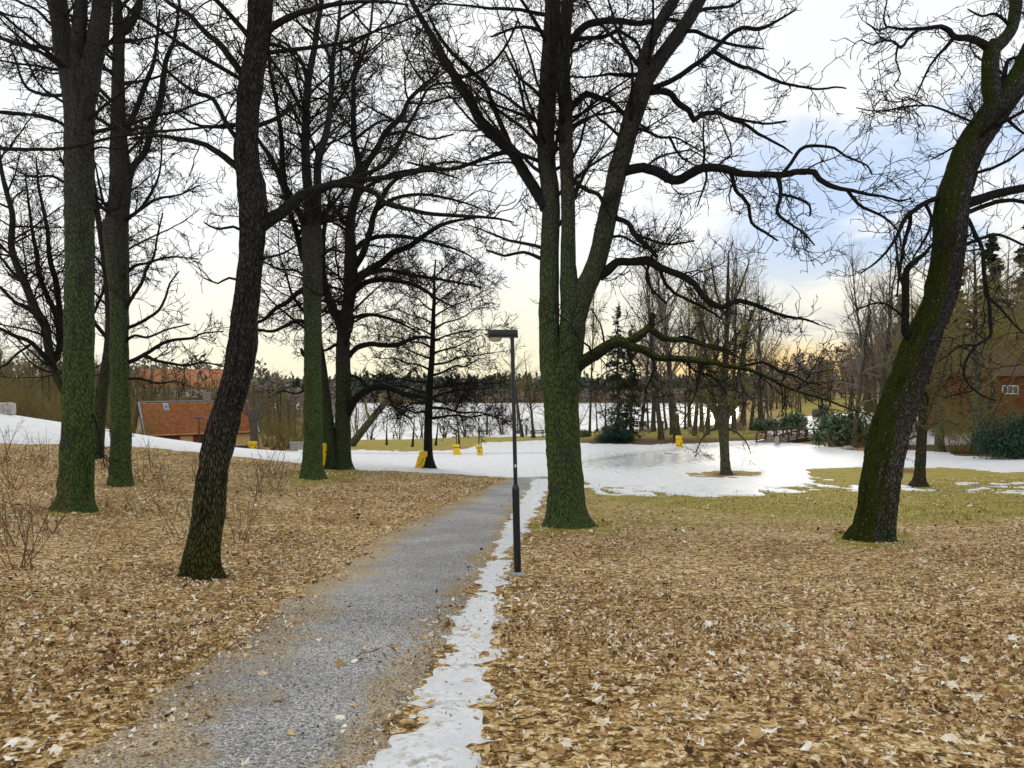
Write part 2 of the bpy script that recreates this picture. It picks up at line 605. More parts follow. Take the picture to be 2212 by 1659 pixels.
M['needle_brown'] = mat_plain('olive_conifer_needles', (0.062, 0.062, 0.022), 0.8, 0.2, 0.4, 1.5)
M['yew'] = mat_plain('dark_yew_leaves', (0.014, 0.050, 0.024), 0.6, 0.35, 0.4, 2.0)
M['rhodo'] = mat_plain('evergreen_shrub_leaves', (0.11, 0.17, 0.07), 0.5, 0.4, 0.4, 2.0)
M['cloth'] = mat_plain('dark_brown_coat', (0.060, 0.035, 0.022), 0.9, 0.2)
M['skin'] = mat_plain('skin', (0.42, 0.25, 0.17), 0.6, 0.3)
M['hair'] = mat_plain('dark_hair', (0.02, 0.014, 0.01), 0.7, 0.3)


def mat_glass():
    m, b = new_mat('window_glass', 0.06, 0.6)
    b.put(b.p.inputs['Base Color'], (0.03, 0.035, 0.04))
    return m


M['glass'] = mat_glass()


def mat_tiles():
    m, b = new_mat('red_clay_tiles', 0.75, 0.25)
    n = b.noise(b.obj, 2.2, 4)
    n2 = b.noise(b.obj, 14.0, 3)
    c = b.cramp(b.math('ADD', b.math('MULTIPLY', n, 0.5), b.math('MULTIPLY', n2, 0.5)),
                [(0.3, (0.26, 0.085, 0.034)), (0.5, (0.55, 0.215, 0.085)), (0.7, (0.70, 0.36, 0.18))])
    b.put(b.p.inputs['Base Color'], c)
    return m


M['tiles'] = mat_tiles()


def mat_leaf():
    m, b = new_mat('dead_leaf', 0.75, 0.25)
    t = attr(b, 'tone')
    c = b.cramp(t, [(0.0, (0.045, 0.022, 0.008)), (0.22, (0.17, 0.085, 0.026)), (0.44, (0.42, 0.245, 0.088)), (0.62, (0.70, 0.475, 0.225)), (0.80, (0.90, 0.74, 0.48)), (1.0, (0.97, 0.92, 0.80))])
    n = b.noise(b.obj, 26.0, 3)
    c = b.mix(b.ramp(n, 0.35, 0.75, hi=0.35), c, (0.16, 0.085, 0.035))
    b.put(b.p.inputs['Base Color'], c)
    b.put(b.p.inputs['Normal'], b.bump(b.noise(b.obj, 60.0, 3), 0.35, 0.01))
    return m


M['leaf'] = mat_leaf()


def mat_ground():
    m, b = new_mat('leaf_covered_soil', 0.92, 0.15)
    o = b.obj
    # small litter seen from afar: cells of different browns
    cell = b.n('ShaderNodeTexVoronoi')
    b.put(cell.inputs['Vector'], o)
    cell.inputs['Scale'].default_value = 15.0
    cs = b.n('ShaderNodeSeparateColor')
    b.link(cell.outputs['Color'], cs.inputs[0])
    cell2 = b.n('ShaderNodeTexVoronoi')
    b.put(cell2.inputs['Vector'], o)
    cell2.inputs['Scale'].default_value = 41.0
    cs2 = b.n('ShaderNodeSeparateColor')
    b.link(cell2.outputs['Color'], cs2.inputs[0])
    mixv = b.math('ADD', b.math('MULTIPLY', cs.outputs[0], 0.55), b.math('MULTIPLY', cs2.outputs[1], 0.45))
    big = b.noise(o, 0.45, 5, 0.6)
    mixv = b.math('ADD', mixv, b.math('MULTIPLY', b.math('SUBTRACT', big, 0.5), 0.55))
    lit = b.cramp(mixv, [(0.16, (0.060, 0.032, 0.009)), (0.36, (0.21, 0.115, 0.034)), (0.56, (0.46, 0.285, 0.095)), (0.76, (0.74, 0.53, 0.25)), (0.94, (0.95, 0.84, 0.58))])
    # straw-coloured short winter grass
    g1 = b.noise(o, 55.0, 4, 0.7)
    g2 = b.noise(o, 1.1, 4, 0.6)
    grass = b.cramp(b.math('ADD', b.math('MULTIPLY', g1, 0.6), b.math('MULTIPLY', g2, 0.4)),
                    [(0.3, (0.16, 0.125, 0.020)), (0.5, (0.36, 0.300, 0.055)), (0.62, (0.48, 0.400, 0.095)), (0.75, (0.60, 0.50, 0.20))])
    gf = attr(b, 'grass')
    gm = b.ramp(b.math('ADD', gf, b.math('MULTIPLY', b.math('SUBTRACT', b.noise(o, 2.3, 5, 0.65), 0.5), 0.9)), 0.35, 0.70)
    leafy = b.math('GREATER_THAN', cs.outputs[2], 0.83)
    gm = b.math('MULTIPLY', gm, b.math('SUBTRACT', 1.0, b.math('MULTIPLY', leafy, 0.8)))
    col = b.mix(gm, lit, grass)
    # bare brown earth and old bracken on the banks
    ef = attr(b, 'earth')
    earth = b.cramp(b.noise(o, 6.0, 5, 0.7), [(0.3, (0.045, 0.026, 0.012)), (0.5, (0.13, 0.075, 0.030)), (0.7, (0.25, 0.15, 0.065))])
    col = b.mix(ef, col, earth)
    b.put(b.p.inputs['Base Color'], col)
    hh = b.math('ADD', b.math('MULTIPLY', cell.outputs['Distance'], 0.8), b.math('MULTIPLY', cell2.outputs['Distance'], 0.5))
    b.put(b.p.inputs['Normal'], b.bump(hh, 0.8, 0.03))
    return m


M['ground'] = mat_ground()


def mat_path():
    m, b = new_mat('grey_gravel', 0.9, 0.2)
    o = b.obj
    st = b.n('ShaderNodeTexVoronoi')
    b.put(st.inputs['Vector'], o)
    st.inputs['Scale'].default_value = 85.0
    cs = b.n('ShaderNodeSeparateColor')
    b.link(st.outputs['Color'], cs.inputs[0])
    grey = b.cramp(cs.outputs[0], [(0.0, (0.075, 0.070, 0.065)), (0.25, (0.25, 0.24, 0.225)), (0.7, (0.47, 0.455, 0.43)), (1.0, (0.85, 0.81, 0.74))])
    brown = b.cramp(cs.outputs[1], [(0.0, (0.13, 0.085, 0.038)), (0.5, (0.42, 0.30, 0.155)), (1.0, (0.78, 0.62, 0.40))])
    pn = b.noise(o, 0.9, 5, 0.65)
    e = attr(b, 'edge')
    bm = b.ramp(b.math('ADD', e, b.math('MULTIPLY', b.math('SUBTRACT', pn, 0.5), 1.2)), 0.30, 0.75)
    col = b.mix(b.math('MULTIPLY', bm, 0.9), grey, brown)
    wear = b.ramp(b.noise(o, 0.5, 4, 0.6), 0.35, 0.7, lo=0.82, hi=1.16)
    mul = b.n('ShaderNodeVectorMath', operation='SCALE')
    b.put(mul.inputs[0], col)
    b.put(mul.inputs['Scale'], wear)
    b.put(b.p.inputs['Base Color'], mul.outputs[0])
    h = b.math('ADD', b.math('MULTIPLY', st.outputs['Distance'], -1.0), b.math('MULTIPLY', b.noise(o, 180.0, 2), 0.3))
    b.put(b.p.inputs['Normal'], b.bump(h, 0.8, 0.012))
    return m


M['path'] = mat_path()


def mat_snow(name, dirt=0.35, ice=False, litter=0.5):
    m, b = new_mat(name, 0.55, 0.3)
    o = b.obj
    n = b.noise(b.scale(o, (1, 0.6, 1)), 2.6, 6, 0.65)
    n2 = b.noise(o, 14.0, 5, 0.7)
    clean = b.mix(b.ramp(n, 0.3, 0.7), (0.66, 0.66, 0.65), (0.90, 0.90, 0.89))
    dm = b.math('MULTIPLY', b.ramp(b.math('ADD', b.math('MULTIPLY', n, 0.5), b.math('MULTIPLY', n2, 0.5)), 0.50, 0.66), dirt)
    col = b.mix(dm, clean, (0.40, 0.36, 0.29))
    sp = b.n('ShaderNodeTexVoronoi')
    b.put(sp.inputs['Vector'], b.scale(o, (1, 1, 0.2)))
    sp.inputs['Scale'].default_value = 9.0 if not ice else 5.0
    cs = b.n('ShaderNodeSeparateColor')
    b.link(sp.outputs['Color'], cs.inputs[0])
    spot = b.math('MULTIPLY', b.ramp(sp.outputs['Distance'], 0.26, 0.16), b.math('GREATER_THAN', cs.outputs[0], 0.72))
    spot = b.math('MULTIPLY', spot, b.ramp(n2, 0.42, 0.55))
    thin = attr(b, 'thin')
    spot = b.math('MULTIPLY', spot, b.math('ADD', litter * 0.7, thin))
    col = b.mix(b.math('MINIMUM', spot, 0.9), col, (0.20, 0.13, 0.06))
    if ice:
        i = attr(b, 'ice')
        im = b.ramp(b.math('ADD', i, b.math('MULTIPLY', b.math('SUBTRACT', n, 0.5), 2.0)), 0.25, 0.85)
        icol = b.mix(b.ramp(b.noise(b.scale(o, (0.5, 1.3, 1)), 1.3, 7, 0.75), 0.38, 0.62), (0.60, 0.60, 0.58), (0.92, 0.92, 0.90))
        col = b.mix(b.math('MULTIPLY', im, 0.75), col, icol)
        b.put(b.p.inputs['Roughness'], b.ramp(im, 0.0, 1.0, False, 0.55, 0.16))
        b.put(b.p.inputs['Specular IOR Level'], b.ramp(im, 0.0, 1.0, False, 0.25, 0.5))
        t = attr(b, 'track')
        col = b.mix(b.math('MULTIPLY', t, 0.55), col, (0.36, 0.36, 0.34))
        b.put(b.p.inputs['Normal'], b.bump(b.math('MULTIPLY', b.math('SUBTRACT', 1.0, im), b.math('ADD', n2, n)), 0.35, 0.05))
    else:
        b.put(b.p.inputs['Normal'], b.bump(b.math('ADD', n2, b.math('MULTIPLY', n, 1.5)), 0.6, 0.04))
    b.put(b.p.inputs['Base Color'], col)
    return m


M['snow'] = mat_snow('old_snow', 1.0, False, 1.0)
M['snow_field'] = mat_snow('snow_and_ice', 0.45, True, 0.6)
M['lake'] = mat_plain('snowy_lake_ice', (0.84, 0.83, 0.80), 0.35, 0.5, 0.05, 0.05)
M['grassblade'] = mat_plain('straw_grass_blade', (0.27, 0.235, 0.07), 0.8, 0.2, 0.3, 1.5)
M['far_wood'] = mat_plain('far_conifer_wood', (0.125, 0.145, 0.105), 0.95, 0.1, 0.45, 0.12)  # lightened and greyed: distance haze put into the base colour
M['far_bare'] = mat_plain('far_bare_wood', (0.25, 0.215, 0.165), 0.95, 0.1, 0.35, 0.12)


# ------------------------------------------------------------------ ground
def grid_sheet(Ys, S, wfun):
    """rows of depth Ys, lateral parameter S"""
    Yg = np.repeat(Ys[:, None], len(S), 1)
    Xg = S[None, :] * wfun(Ys)[:, None]
    return Xg, Yg


def quads(nr, nc):
    a = (np.arange(nr - 1)[:, None] * nc + np.arange(nc - 1)[None]).reshape(-1)
    return np.stack([a, a + 1, a + nc + 1, a + nc], -1)


PATH_ROWS = [  # y, left edge, right edge of the gravel
    (1022, 1132, 1182), (1032, 1108, 1181), (1050, 1062, 1163), (1075, 1003, 1140), (1105, 940, 1117), (1140, 868, 1098), (1180, 800, 1078), (1225, 735, 1052),
    (1280, 655, 1026), (1340, 575, 990), (1420, 470, 945), (1500, 372, 902), (1580, 270, 856), (1659, 170, 812), (1750, 60, 760)]
SNOW_ROWS = [  # y, left, right edge of the strip of old snow beside it
    (1036, 1150, 1190), (1050, 1140, 1186), (1080, 1122, 1172), (1100, 1108, 1160), (1140, 1088, 1140), (1165, 1080, 1116), (1190, 1070, 1106), (1215, 1054, 1092), (1250, 1032, 1086), (1300, 1008, 1080), (1350, 982, 1074),
    (1420, 944, 1062), (1500, 898, 1070), (1580, 855, 1050), (1659, 812, 1010), (1750, 765, 975)]
G_GRASS = [[(1255, 1046), (1500, 1050), (1740, 1012), (2000, 1006), (2300, 1010), (2300, 1105), (2100, 1125), (1860, 1128), (1500, 1100), (1290, 1075)],
           [(640, 968), (760, 955), (1000, 935), (1170, 935), (1260, 935), (1640, 920), (1640, 952), (1400, 946), (1260, 950), (1010, 965), (900, 975), (760, 972)],
           [(1640, 852), (1920, 852), (1900, 888), (1690, 898)],
           [(1130, 1128), (1300, 1122), (1330, 1150), (1130, 1150)], [(1800, 1150), (1960, 1150), (1985, 1180), (1800, 1182)],
           [(630, 1022), (780, 1012), (790, 1030), (700, 1045), (620, 1045)], [(110, 1092), (230, 1092), (240, 1110), (105, 1112)]]
G_EARTH = [[(1255, 948), (1640, 945), (1640, 958), (1255, 966)], [(1880, 955), (2300, 940), (2300, 996), (1880, 978)], [(1900, 1014), (1950, 1012), (2000, 1016), (1980, 1022), (1920, 1022)],
           [(1540, 1022), (1600, 1022), (1590, 1028), (1550, 1028)], [(-300, 700), (640, 700), (640, 940), (400, 930), (-300, 880)], [(1640, 700), (2400, 700), (2400, 850), (1640, 850)]]
SNOW_POLY = [(-400, 800), (0, 830), (110, 880), (215, 905), (400, 930), (600, 955), (640, 967), (760, 972), (850, 974), (960, 974), (1012, 970), (1035, 956), (1180, 950), (1250, 957), (1400, 961), (1600, 953), (1640, 945), (1690, 950),
             (1800, 966), (1870, 971), (1950, 975), (2080, 985), (2300, 992), (2300, 1018), (2150, 1022), (2000, 1012), (1880, 1016), (1740, 1020), (1760, 1046), (1640, 1060), (1450, 1060), (1330, 1054), (1260, 1042), (1180, 1030),
             (1100, 1032), (1000, 1026), (900, 1019), (760, 1012), (650, 1000), (420, 975), (300, 965), (150, 962), (0, 957), (-400, 945)]
SNOW_PATCH = [[(1240, 1046), (1420, 1056), (1640, 1060), (1740, 1056), (1750, 1066), (1500, 1072), (1300, 1066)], [(1740, 1042), (1860, 1050), (1860, 1062), (1700, 1062)], [(1940, 1046), (2080, 1042), (2300, 1046), (2300, 1072), (2120, 1066), (1950, 1060)],
              [(1600, 1030), (1740, 1026), (1800, 1038), (1700, 1046), (1600, 1044)]]
SNOW_HOLE = [[(1478, 1021), (1560, 1017), (1645, 1021), (1640, 1030), (1560, 1033), (1490, 1030)], [(1738, 1014), (1900, 1008), (2100, 1012), (2180, 1024), (2050, 1042), (1850, 1042), (1760, 1030)]]
SNOW_FAR = [[(1930, 905), (2060, 898), (2300, 900), (2300, 955), (2080, 958), (1935, 956)], [(1640, 895), (1760, 888), (1900, 892), (1900, 950), (1800, 940), (1660, 938)], [(1760, 870), (1880, 862), (1890, 880), (1780, 882)],
            [(1020, 938), (1060, 930), (1180, 934), (1180, 940), (1060, 944)]]
ICE_POLY = [(780, 985), (1000, 990), (1190, 975), (1300, 966), (1640, 958), (1720, 965), (1700, 1010), (1560, 1016), (1380, 1030), (1240, 1035), (1120, 1028), (900, 1010)]


def multi_sd(PX, PY, polys):
    d = np.full(PX.shape, -1e9)
    for p in polys:
        d = np.maximum(d, poly_sd(PX, PY, p))
    return d


def build_ground():
    Ys = np.concatenate([np.linspace(-40, 0.8, 34), np.geomspace(1.0, 1600, 340)])
    S = np.linspace(-1.25, 1.25, 230)
    wf = lambda Y: np.maximum(Y, 0) * 0.72 + 6.0 + np.maximum(-Y, 0) * 0.8
    X, Y = grid_sheet(Ys, S, wf)
    Z = H(X, Y)
    near = np.clip((60 - Y) / 60, 0, 1) * np.clip((Y + 30) / 30, 0, 1)
    Z = Z + (fbm(X * 0.55 + 40, Y * 0.55 + 90, 3) - 0.5) * 0.10 * near
    # slight mounds where the big trees stand
    PX, PY = proj(X, Y, Z)
    front = Y > 2
    g = np.clip(multi_sd(PX, PY, G_GRASS) / 10 + 0.5, 0, 1) * front
    e = np.clip(multi_sd(PX, PY, G_EARTH) / 8 + 0.5, 0, 1) * front
    e = np.where((Y > 300), 1, e)
    gold = np.clip((Y - 8) / 14, 0, 1) * np.clip((PX - 1120) / 120, 0, 1) * front * (Y < 60)
    g = np.maximum(g, 0.50 * gold)
    g = np.maximum(g, 0.30 * front * np.clip((Y - 14) / 16, 0, 1) * (PX < 1120) * (Y < 45))
    V = np.stack([X, Y, Z], -1).reshape(-1, 3)
    me = mesh_np('ground', V, [quads(len(Ys), len(S))], True, {'grass': g, 'earth': e})
    o = link('ground', me, M['ground'])
    tag(o, 'leaf covered park slope with straw coloured grass running down to the lake', None, None, 'structure')


build_ground()


def Hn(X, Y):
    """ground height with its small relief"""
    X = np.asarray(X, float)
    Y = np.asarray(Y, float)
    near = np.clip((60 - Y) / 60, 0, 1) * np.clip((Y + 30) / 30, 0, 1)
    return H(X, Y) + (fbm(X * 0.55 + 40, Y * 0.55 + 90, 3) - 0.5) * 0.10 * near


def strip_world(rows):
    out = []
    for (y, l, r) in rows:
        a, c = hit(l, y), hit(r, y)
        out.append((a.x, a.y, c.x, c.y))
    # continue under and behind the camera
    a, b_ = np.array(out[-2]), np.array(out[-1])
    dv = (b_ - a) / max(1e-6, abs(b_[1] - a[1]))
    for k in (1.5, 3, 6, 12):
        out.append(tuple(b_ + dv * k))
    R = np.array(out)
    t = np.concatenate([[0], np.cumsum(np.hypot(np.diff(R[:, 0] + R[:, 2]) / 2, np.diff(R[:, 1])))])
    tt = np.concatenate([np.arange(0, t[-1], 0.13), [t[-1]]])
    from_ = np.stack([np.interp(tt, t, R[:, k]) for k in range(4)], -1)
    k = np.array([1, 2, 3, 2, 1.]) / 9
    for _ in range(6):
        f2 = from_.copy()
        for c in range(4):
            f2[2:-2, c] = np.convolve(from_[:, c], k, 'valid')
        from_ = f2
    return from_


PW = strip_world(PATH_ROWS)
SW = strip_world(SNOW_ROWS)


def build_strip(name, Wd, mat, label, nc, over, thick, rag, dip, rough=0.5):
    s = np.linspace(-over, 1 + over, nc)
    X = Wd[:, 0:1] * (1 - s) + Wd[:, 2:3] * s
    Y = Wd[:, 1:2] * (1 - s) + Wd[:, 3:4] * s
    width = np.hypot(Wd[:, 2] - Wd[:, 0], Wd[:, 3] - Wd[:, 1])[:, None]
    inside = np.minimum(s, 1 - s)[None] * width                # metres inside the edge
    n = (fbm(X * 1.6 + 3, Y * 1.6 + 8, 4) - 0.5) * rag
    n2 = (fbm(X * 7 + 3, Y * 7 + 8, 3) - 0.5)
    d = inside + n
    t = np.clip(d / dip, -1, 1)
    Z = Hn(X, Y) + np.where(t > 0, thick * (1 - (1 - t) ** 2), t * 0.06) + n2 * thick * rough
    V = np.stack([X, Y, Z], -1).reshape(-1, 3)
    e = np.clip(1.0 - d / np.where(s[None] < 0.5, 1.25, 0.65), 0, 1)
    th = np.clip(1 - d / 0.3, 0, 1) * 1.2
    q = quads(len(Wd), nc)
    me = mesh_np(name, V, [q], True, {'edge': e, 'thin': th, 'ice': e * 0})
    o = link(name, me, mat)
    tag(o, label, None, None, 'structure')
    return o


build_strip('path', PW, M['path'], 'grey gravel footpath leading down the slope', 60, 0.12, 0.016, 0.7, 0.25)
build_strip('snow_strip', SW, M['snow'], 'ragged strip of old snow along the right edge of the gravel path', 56, 0.35, 0.026, 0.75, 0.34, 2.6)


def build_snow_field():
    Ys = np.geomspace(27, 150, 300)
    S = np.linspace(-1, 1, 500)
    X, Y = grid_sheet(Ys, S, lambda Y: Y * 0.74)
    Z0 = Hn(X, Y)
    PX, PY = proj(X, Y, Z0)
    near = poly_sd(PX, PY, SNOW_POLY)
    near = np.where(Y > np.where(PX < 640, 82, 82 + (PX > 640) * 10), -50, near)
    near = np.where((PX < 640) & (Y > 66), -50, near)
    patch = np.minimum(multi_sd(PX, PY, SNOW_PATCH), 3.0) - 1.5
    far = np.minimum(multi_sd(PX, PY, SNOW_FAR), 4.0)
    far = np.where(Y < 60, -50, far)
    hole = multi_sd(PX, PY, SNOW_HOLE)
    d = np.maximum(np.maximum(near, np.where(Y < 60, patch, -50)), far)
    d = np.minimum(d, -hole)
    big = (fbm(X * 0.30 + 11, Y * 0.22 + 5, 5) - 0.5)
    fine = (fbm(X * 1.5 + 11, Y * 0.9 + 5, 4) - 0.5)
    right = np.clip((PX - 1150) / 150, 0, 1)
    lowr = np.clip((PY - 1015) / 35, 0, 1) * right
    dd = d + big * (5 + 12 * lowr + 10 * (Y > 60) * (PX > 1600)) + fine * (5 + 22 * lowr)
    t = np.clip(dd / 5.0, -1, 1)
    thick = np.where(t > 0, 0.06 * (1 - (1 - t) ** 2) + 0.002, t * 0.10)
    Z = Z0 + thick
    ok = (t > -0.4)
    q = quads(len(Ys), len(S))
    keep = ok.reshape(-1)[q].any(1)
    q = q[keep]
    used = np.unique(q)
    remap = np.zeros(len(Ys) * len(S), int)
    remap[used] = np.arange(len(used))
    V = np.stack([X, Y, Z], -1).reshape(-1, 3)[used]
    ice = np.clip(poly_sd(PX, PY, ICE_POLY) / 34 + 0.25, 0, 1) * (0.30 + 0.55 * np.clip((PX - 1120) / 160, 0, 1))
    # wheel-worn grey path crossing the ice
    tr = np.zeros_like(PX)
    for (line, w) in (([(620, 978), (800, 981), (1000, 981), (1200, 980)], 1.6), ([(1190, 1018), (1260, 1000), (1400, 978), (1560, 964), (1720, 957)], 4.0)):
        L = np.array(line)
        yy = np.interp(PX, L[:, 0], L[:, 1])
        tr = np.maximum(tr, np.clip(1.3 - np.abs(PY - yy) / w, 0, 1) * (PX > L[0, 0]) * (PX < L[-1, 0]))
    tr = tr * np.clip(0.3 + fbm(X * 0.5, Y * 0.5, 3) * 1.3, 0, 1)
    th = np.clip(0.8 - dd / 14, 0, 1) * (0.4 + 0.8 * right)
    me = mesh_np('snow_field', V, [remap[q]], True, {'ice': ice.reshape(-1)[used], 'track': tr.reshape(-1)[used], 'thin': th.reshape(-1)[used]})
    o = link('snow_field', me, M['snow_field'])
    tag(o, 'trampled snow and glazed ice covering the foot of the sledging hill', None, None, 'structure')


build_snow_field()


def build_lake():
    Z = EYE - 11.4
    xs = np.linspace(-900, 900, 40)
    ys = np.linspace(112, 480, 30)
    X, Y = np.meshgrid(xs, ys)
    V = np.stack([X, Y, np.full_like(X, Z)], -1).reshape(-1, 3)
    o = link('lake', mesh_np('lake', V, [quads(30, 40)], True), M['lake'])
    tag(o, 'snow covered frozen lake reflecting the pale sunset', None, None, 'structure')


build_lake()
# ------------------------------------------------------------------ tree machinery
def catmull(P, step):
    P = np.asarray(P, float)
    n = len(P)
    if n == 2:
        m = max(2, int(np.linalg.norm((P[1] - P[0])[:3]) / step) + 1)
        t = np.linspace(0, 1, m)[:, None]
        return P[0] * (1 - t) + P[1] * t
    out = []
    E = np.vstack([2 * P[0] - P[1], P, 2 * P[-1] - P[-2]])
    for i in range(n - 1):
        a, b, c, d = E[i:i + 4]
        m = max(1, int(round(np.linalg.norm((c - b)[:3]) / step)))
        t = (np.arange(m) / m)[:, None]
        out.append(0.5 * ((2 * b) + (-a + c) * t + (2 * a - 5 * b + 4 * c - d) * t ** 2 + (-a + 3 * b - 3 * c + d) * t ** 3))
    out.append(P[-1:])
    return np.concatenate(out)


def resample(P, K):
    """P (n,4) path with radius -> (K,4) evenly spaced"""
    d = np.concatenate([[0], np.cumsum(np.linalg.norm(np.diff(P[:, :3], axis=0), axis=1))])
    t = np.linspace(0, d[-1], K)
    return np.stack([np.interp(t, d, P[:, k]) for k in range(P.shape[1])], -1)


def spawn(P, R, L, rng, dens, t0, t1, lr, lmin, lmax, ang, K, wig, up, rr, rmin, flat=0.0, taper=0.85, kink=0.0):
    """children along every path. P (N,K0,3) R (N,K0) L (N)"""
    N, K0, _ = P.shape
    cnt = rng.poisson(dens * L * (t1 - t0))
    idx = np.repeat(np.arange(N), cnt)
    n = len(idx)
    if n == 0:
        return np.zeros((0, K, 3)), np.zeros((0, K)), np.zeros(0)
    t = t0 + (t1 - t0) * rng.rand(n)
    f = t * (K0 - 1)
    i0 = np.clip(f.astype(int), 0, K0 - 2)
    fr = (f - i0)[:, None]
    p = P[idx, i0] * (1 - fr) + P[idx, i0 + 1] * fr
    r = R[idx, i0] * (1 - fr[:, 0]) + R[idx, i0 + 1] * fr[:, 0]
    T = P[idx, i0 + 1] - P[idx, i0]
    T /= np.linalg.norm(T, axis=1, keepdims=True) + 1e-9
    rv = rng.randn(n, 3)
    rv[:, 2] *= (1 - flat)
    rv -= T * np.sum(rv * T, 1, keepdims=True)
    rv /= np.linalg.norm(rv, axis=1, keepdims=True) + 1e-9
    a = np.radians(ang[0] + (ang[1] - ang[0]) * rng.rand(n))[:, None]
    d = np.cos(a) * T + np.sin(a) * rv
    ln = np.clip(lr * L[idx] * (1 - 0.65 * t) * rng.uniform(0.55, 1.35, n), lmin * rng.uniform(0.6, 1.3, n), lmax)
    step = (ln / (K - 1))[:, None]
    Q = np.empty((n, K, 3))
    Q[:, 0] = p
    for k in range(1, K):
        d = d + rng.randn(n, 3) * wig
        if kink:
            d = d + rng.randn(n, 3) * kink * (rng.rand(n, 1) < 0.35)
        d[:, 2] += up
        d /= np.linalg.norm(d, axis=1, keepdims=True) + 1e-9
        Q[:, k] = Q[:, k - 1] + d * step
    r0 = np.maximum(np.minimum(r * 0.72, rr * ln), rmin)
    s = np.linspace(0, 1, K)[None]
    RR = np.maximum(r0[:, None] * (1 - taper * s), rmin * 0.7)
    return Q, RR, ln


def join(sets):
    V, Q, n = [], [], 0
    for P, R, S in sets:
        if len(P) == 0:
            continue
        v, q = tube_arrays(P, R, S)
        V.append(v)
        Q.append(q + n)
        n += len(v)
    if not V:
        return None
    return np.concatenate(V), np.concatenate(Q)


def trunk_mesh(path, rng, S=36, flare=0.2, rough=0.035, top_flat=False, lobes=5):
    """path (n,4) in tree coordinates; bark relief as geometry"""
    n = len(path)
    P, R = path[:, :3], path[:, 3]
    h = np.concatenate([[0], np.cumsum(np.linalg.norm(np.diff(P, axis=0), axis=1))])
    V, q = tube_arrays(P[None], np.ones((1, n)), S)
    V = V.reshape(n, S, 3)
    th = np.arange(S) / S * 2 * np.pi
    ph = rng.rand(4) * 6.28
    lob = np.cos(lobes * th + ph[0]) * 0.6 + np.cos((lobes - 2) * th + ph[1]) * 0.4
    fl = 1 + flare * np.exp(-h / 0.32)[:, None] * (0.25 + lob[None])
    low = 0.03 * np.cos(2 * th + ph[2])[None] + 0.02 * np.sin(3 * th[None] + h[:, None] * 0.7 + ph[3])
    g1 = rng.randn(max(2, int(h[-1] / 0.5) + 2), S)
    gi = np.clip(h / 0.5, 0, len(g1) - 1.001)
    gf = (gi % 1)[:, None]
    gi = gi.astype(int)
    ridge = (g1[gi] * (1 - gf) + g1[gi + 1] * gf) * rough
    ridge += rng.randn(n, S) * rough * 0.35
    for _ in range(int(h[-1] * 1.3) if R.max() > 0.16 else 0):       # knots and old branch scars
        kh, kt, kw = rng.uniform(0.5, h[-1]), rng.rand() * 6.28, rng.uniform(0.10, 0.26)
        dth = (th - kt + np.pi) % (2 * np.pi) - np.pi
        q2 = ((h[:, None] - kh) / kw) ** 2 + (dth[None] * R[:, None] / kw) ** 2
        low = low + rng.uniform(0.05, 0.14) * np.exp(-q2 * 2.2) - 0.07 * np.exp(-q2 * 14)
    rad = R[:, None] * (fl + low) + np.minimum(R[:, None], 0.5) * ridge
    V = P[:, None, :] + (V - P[:, None, :]) * rad[:, :, None]
    return V.reshape(-1, 3), q


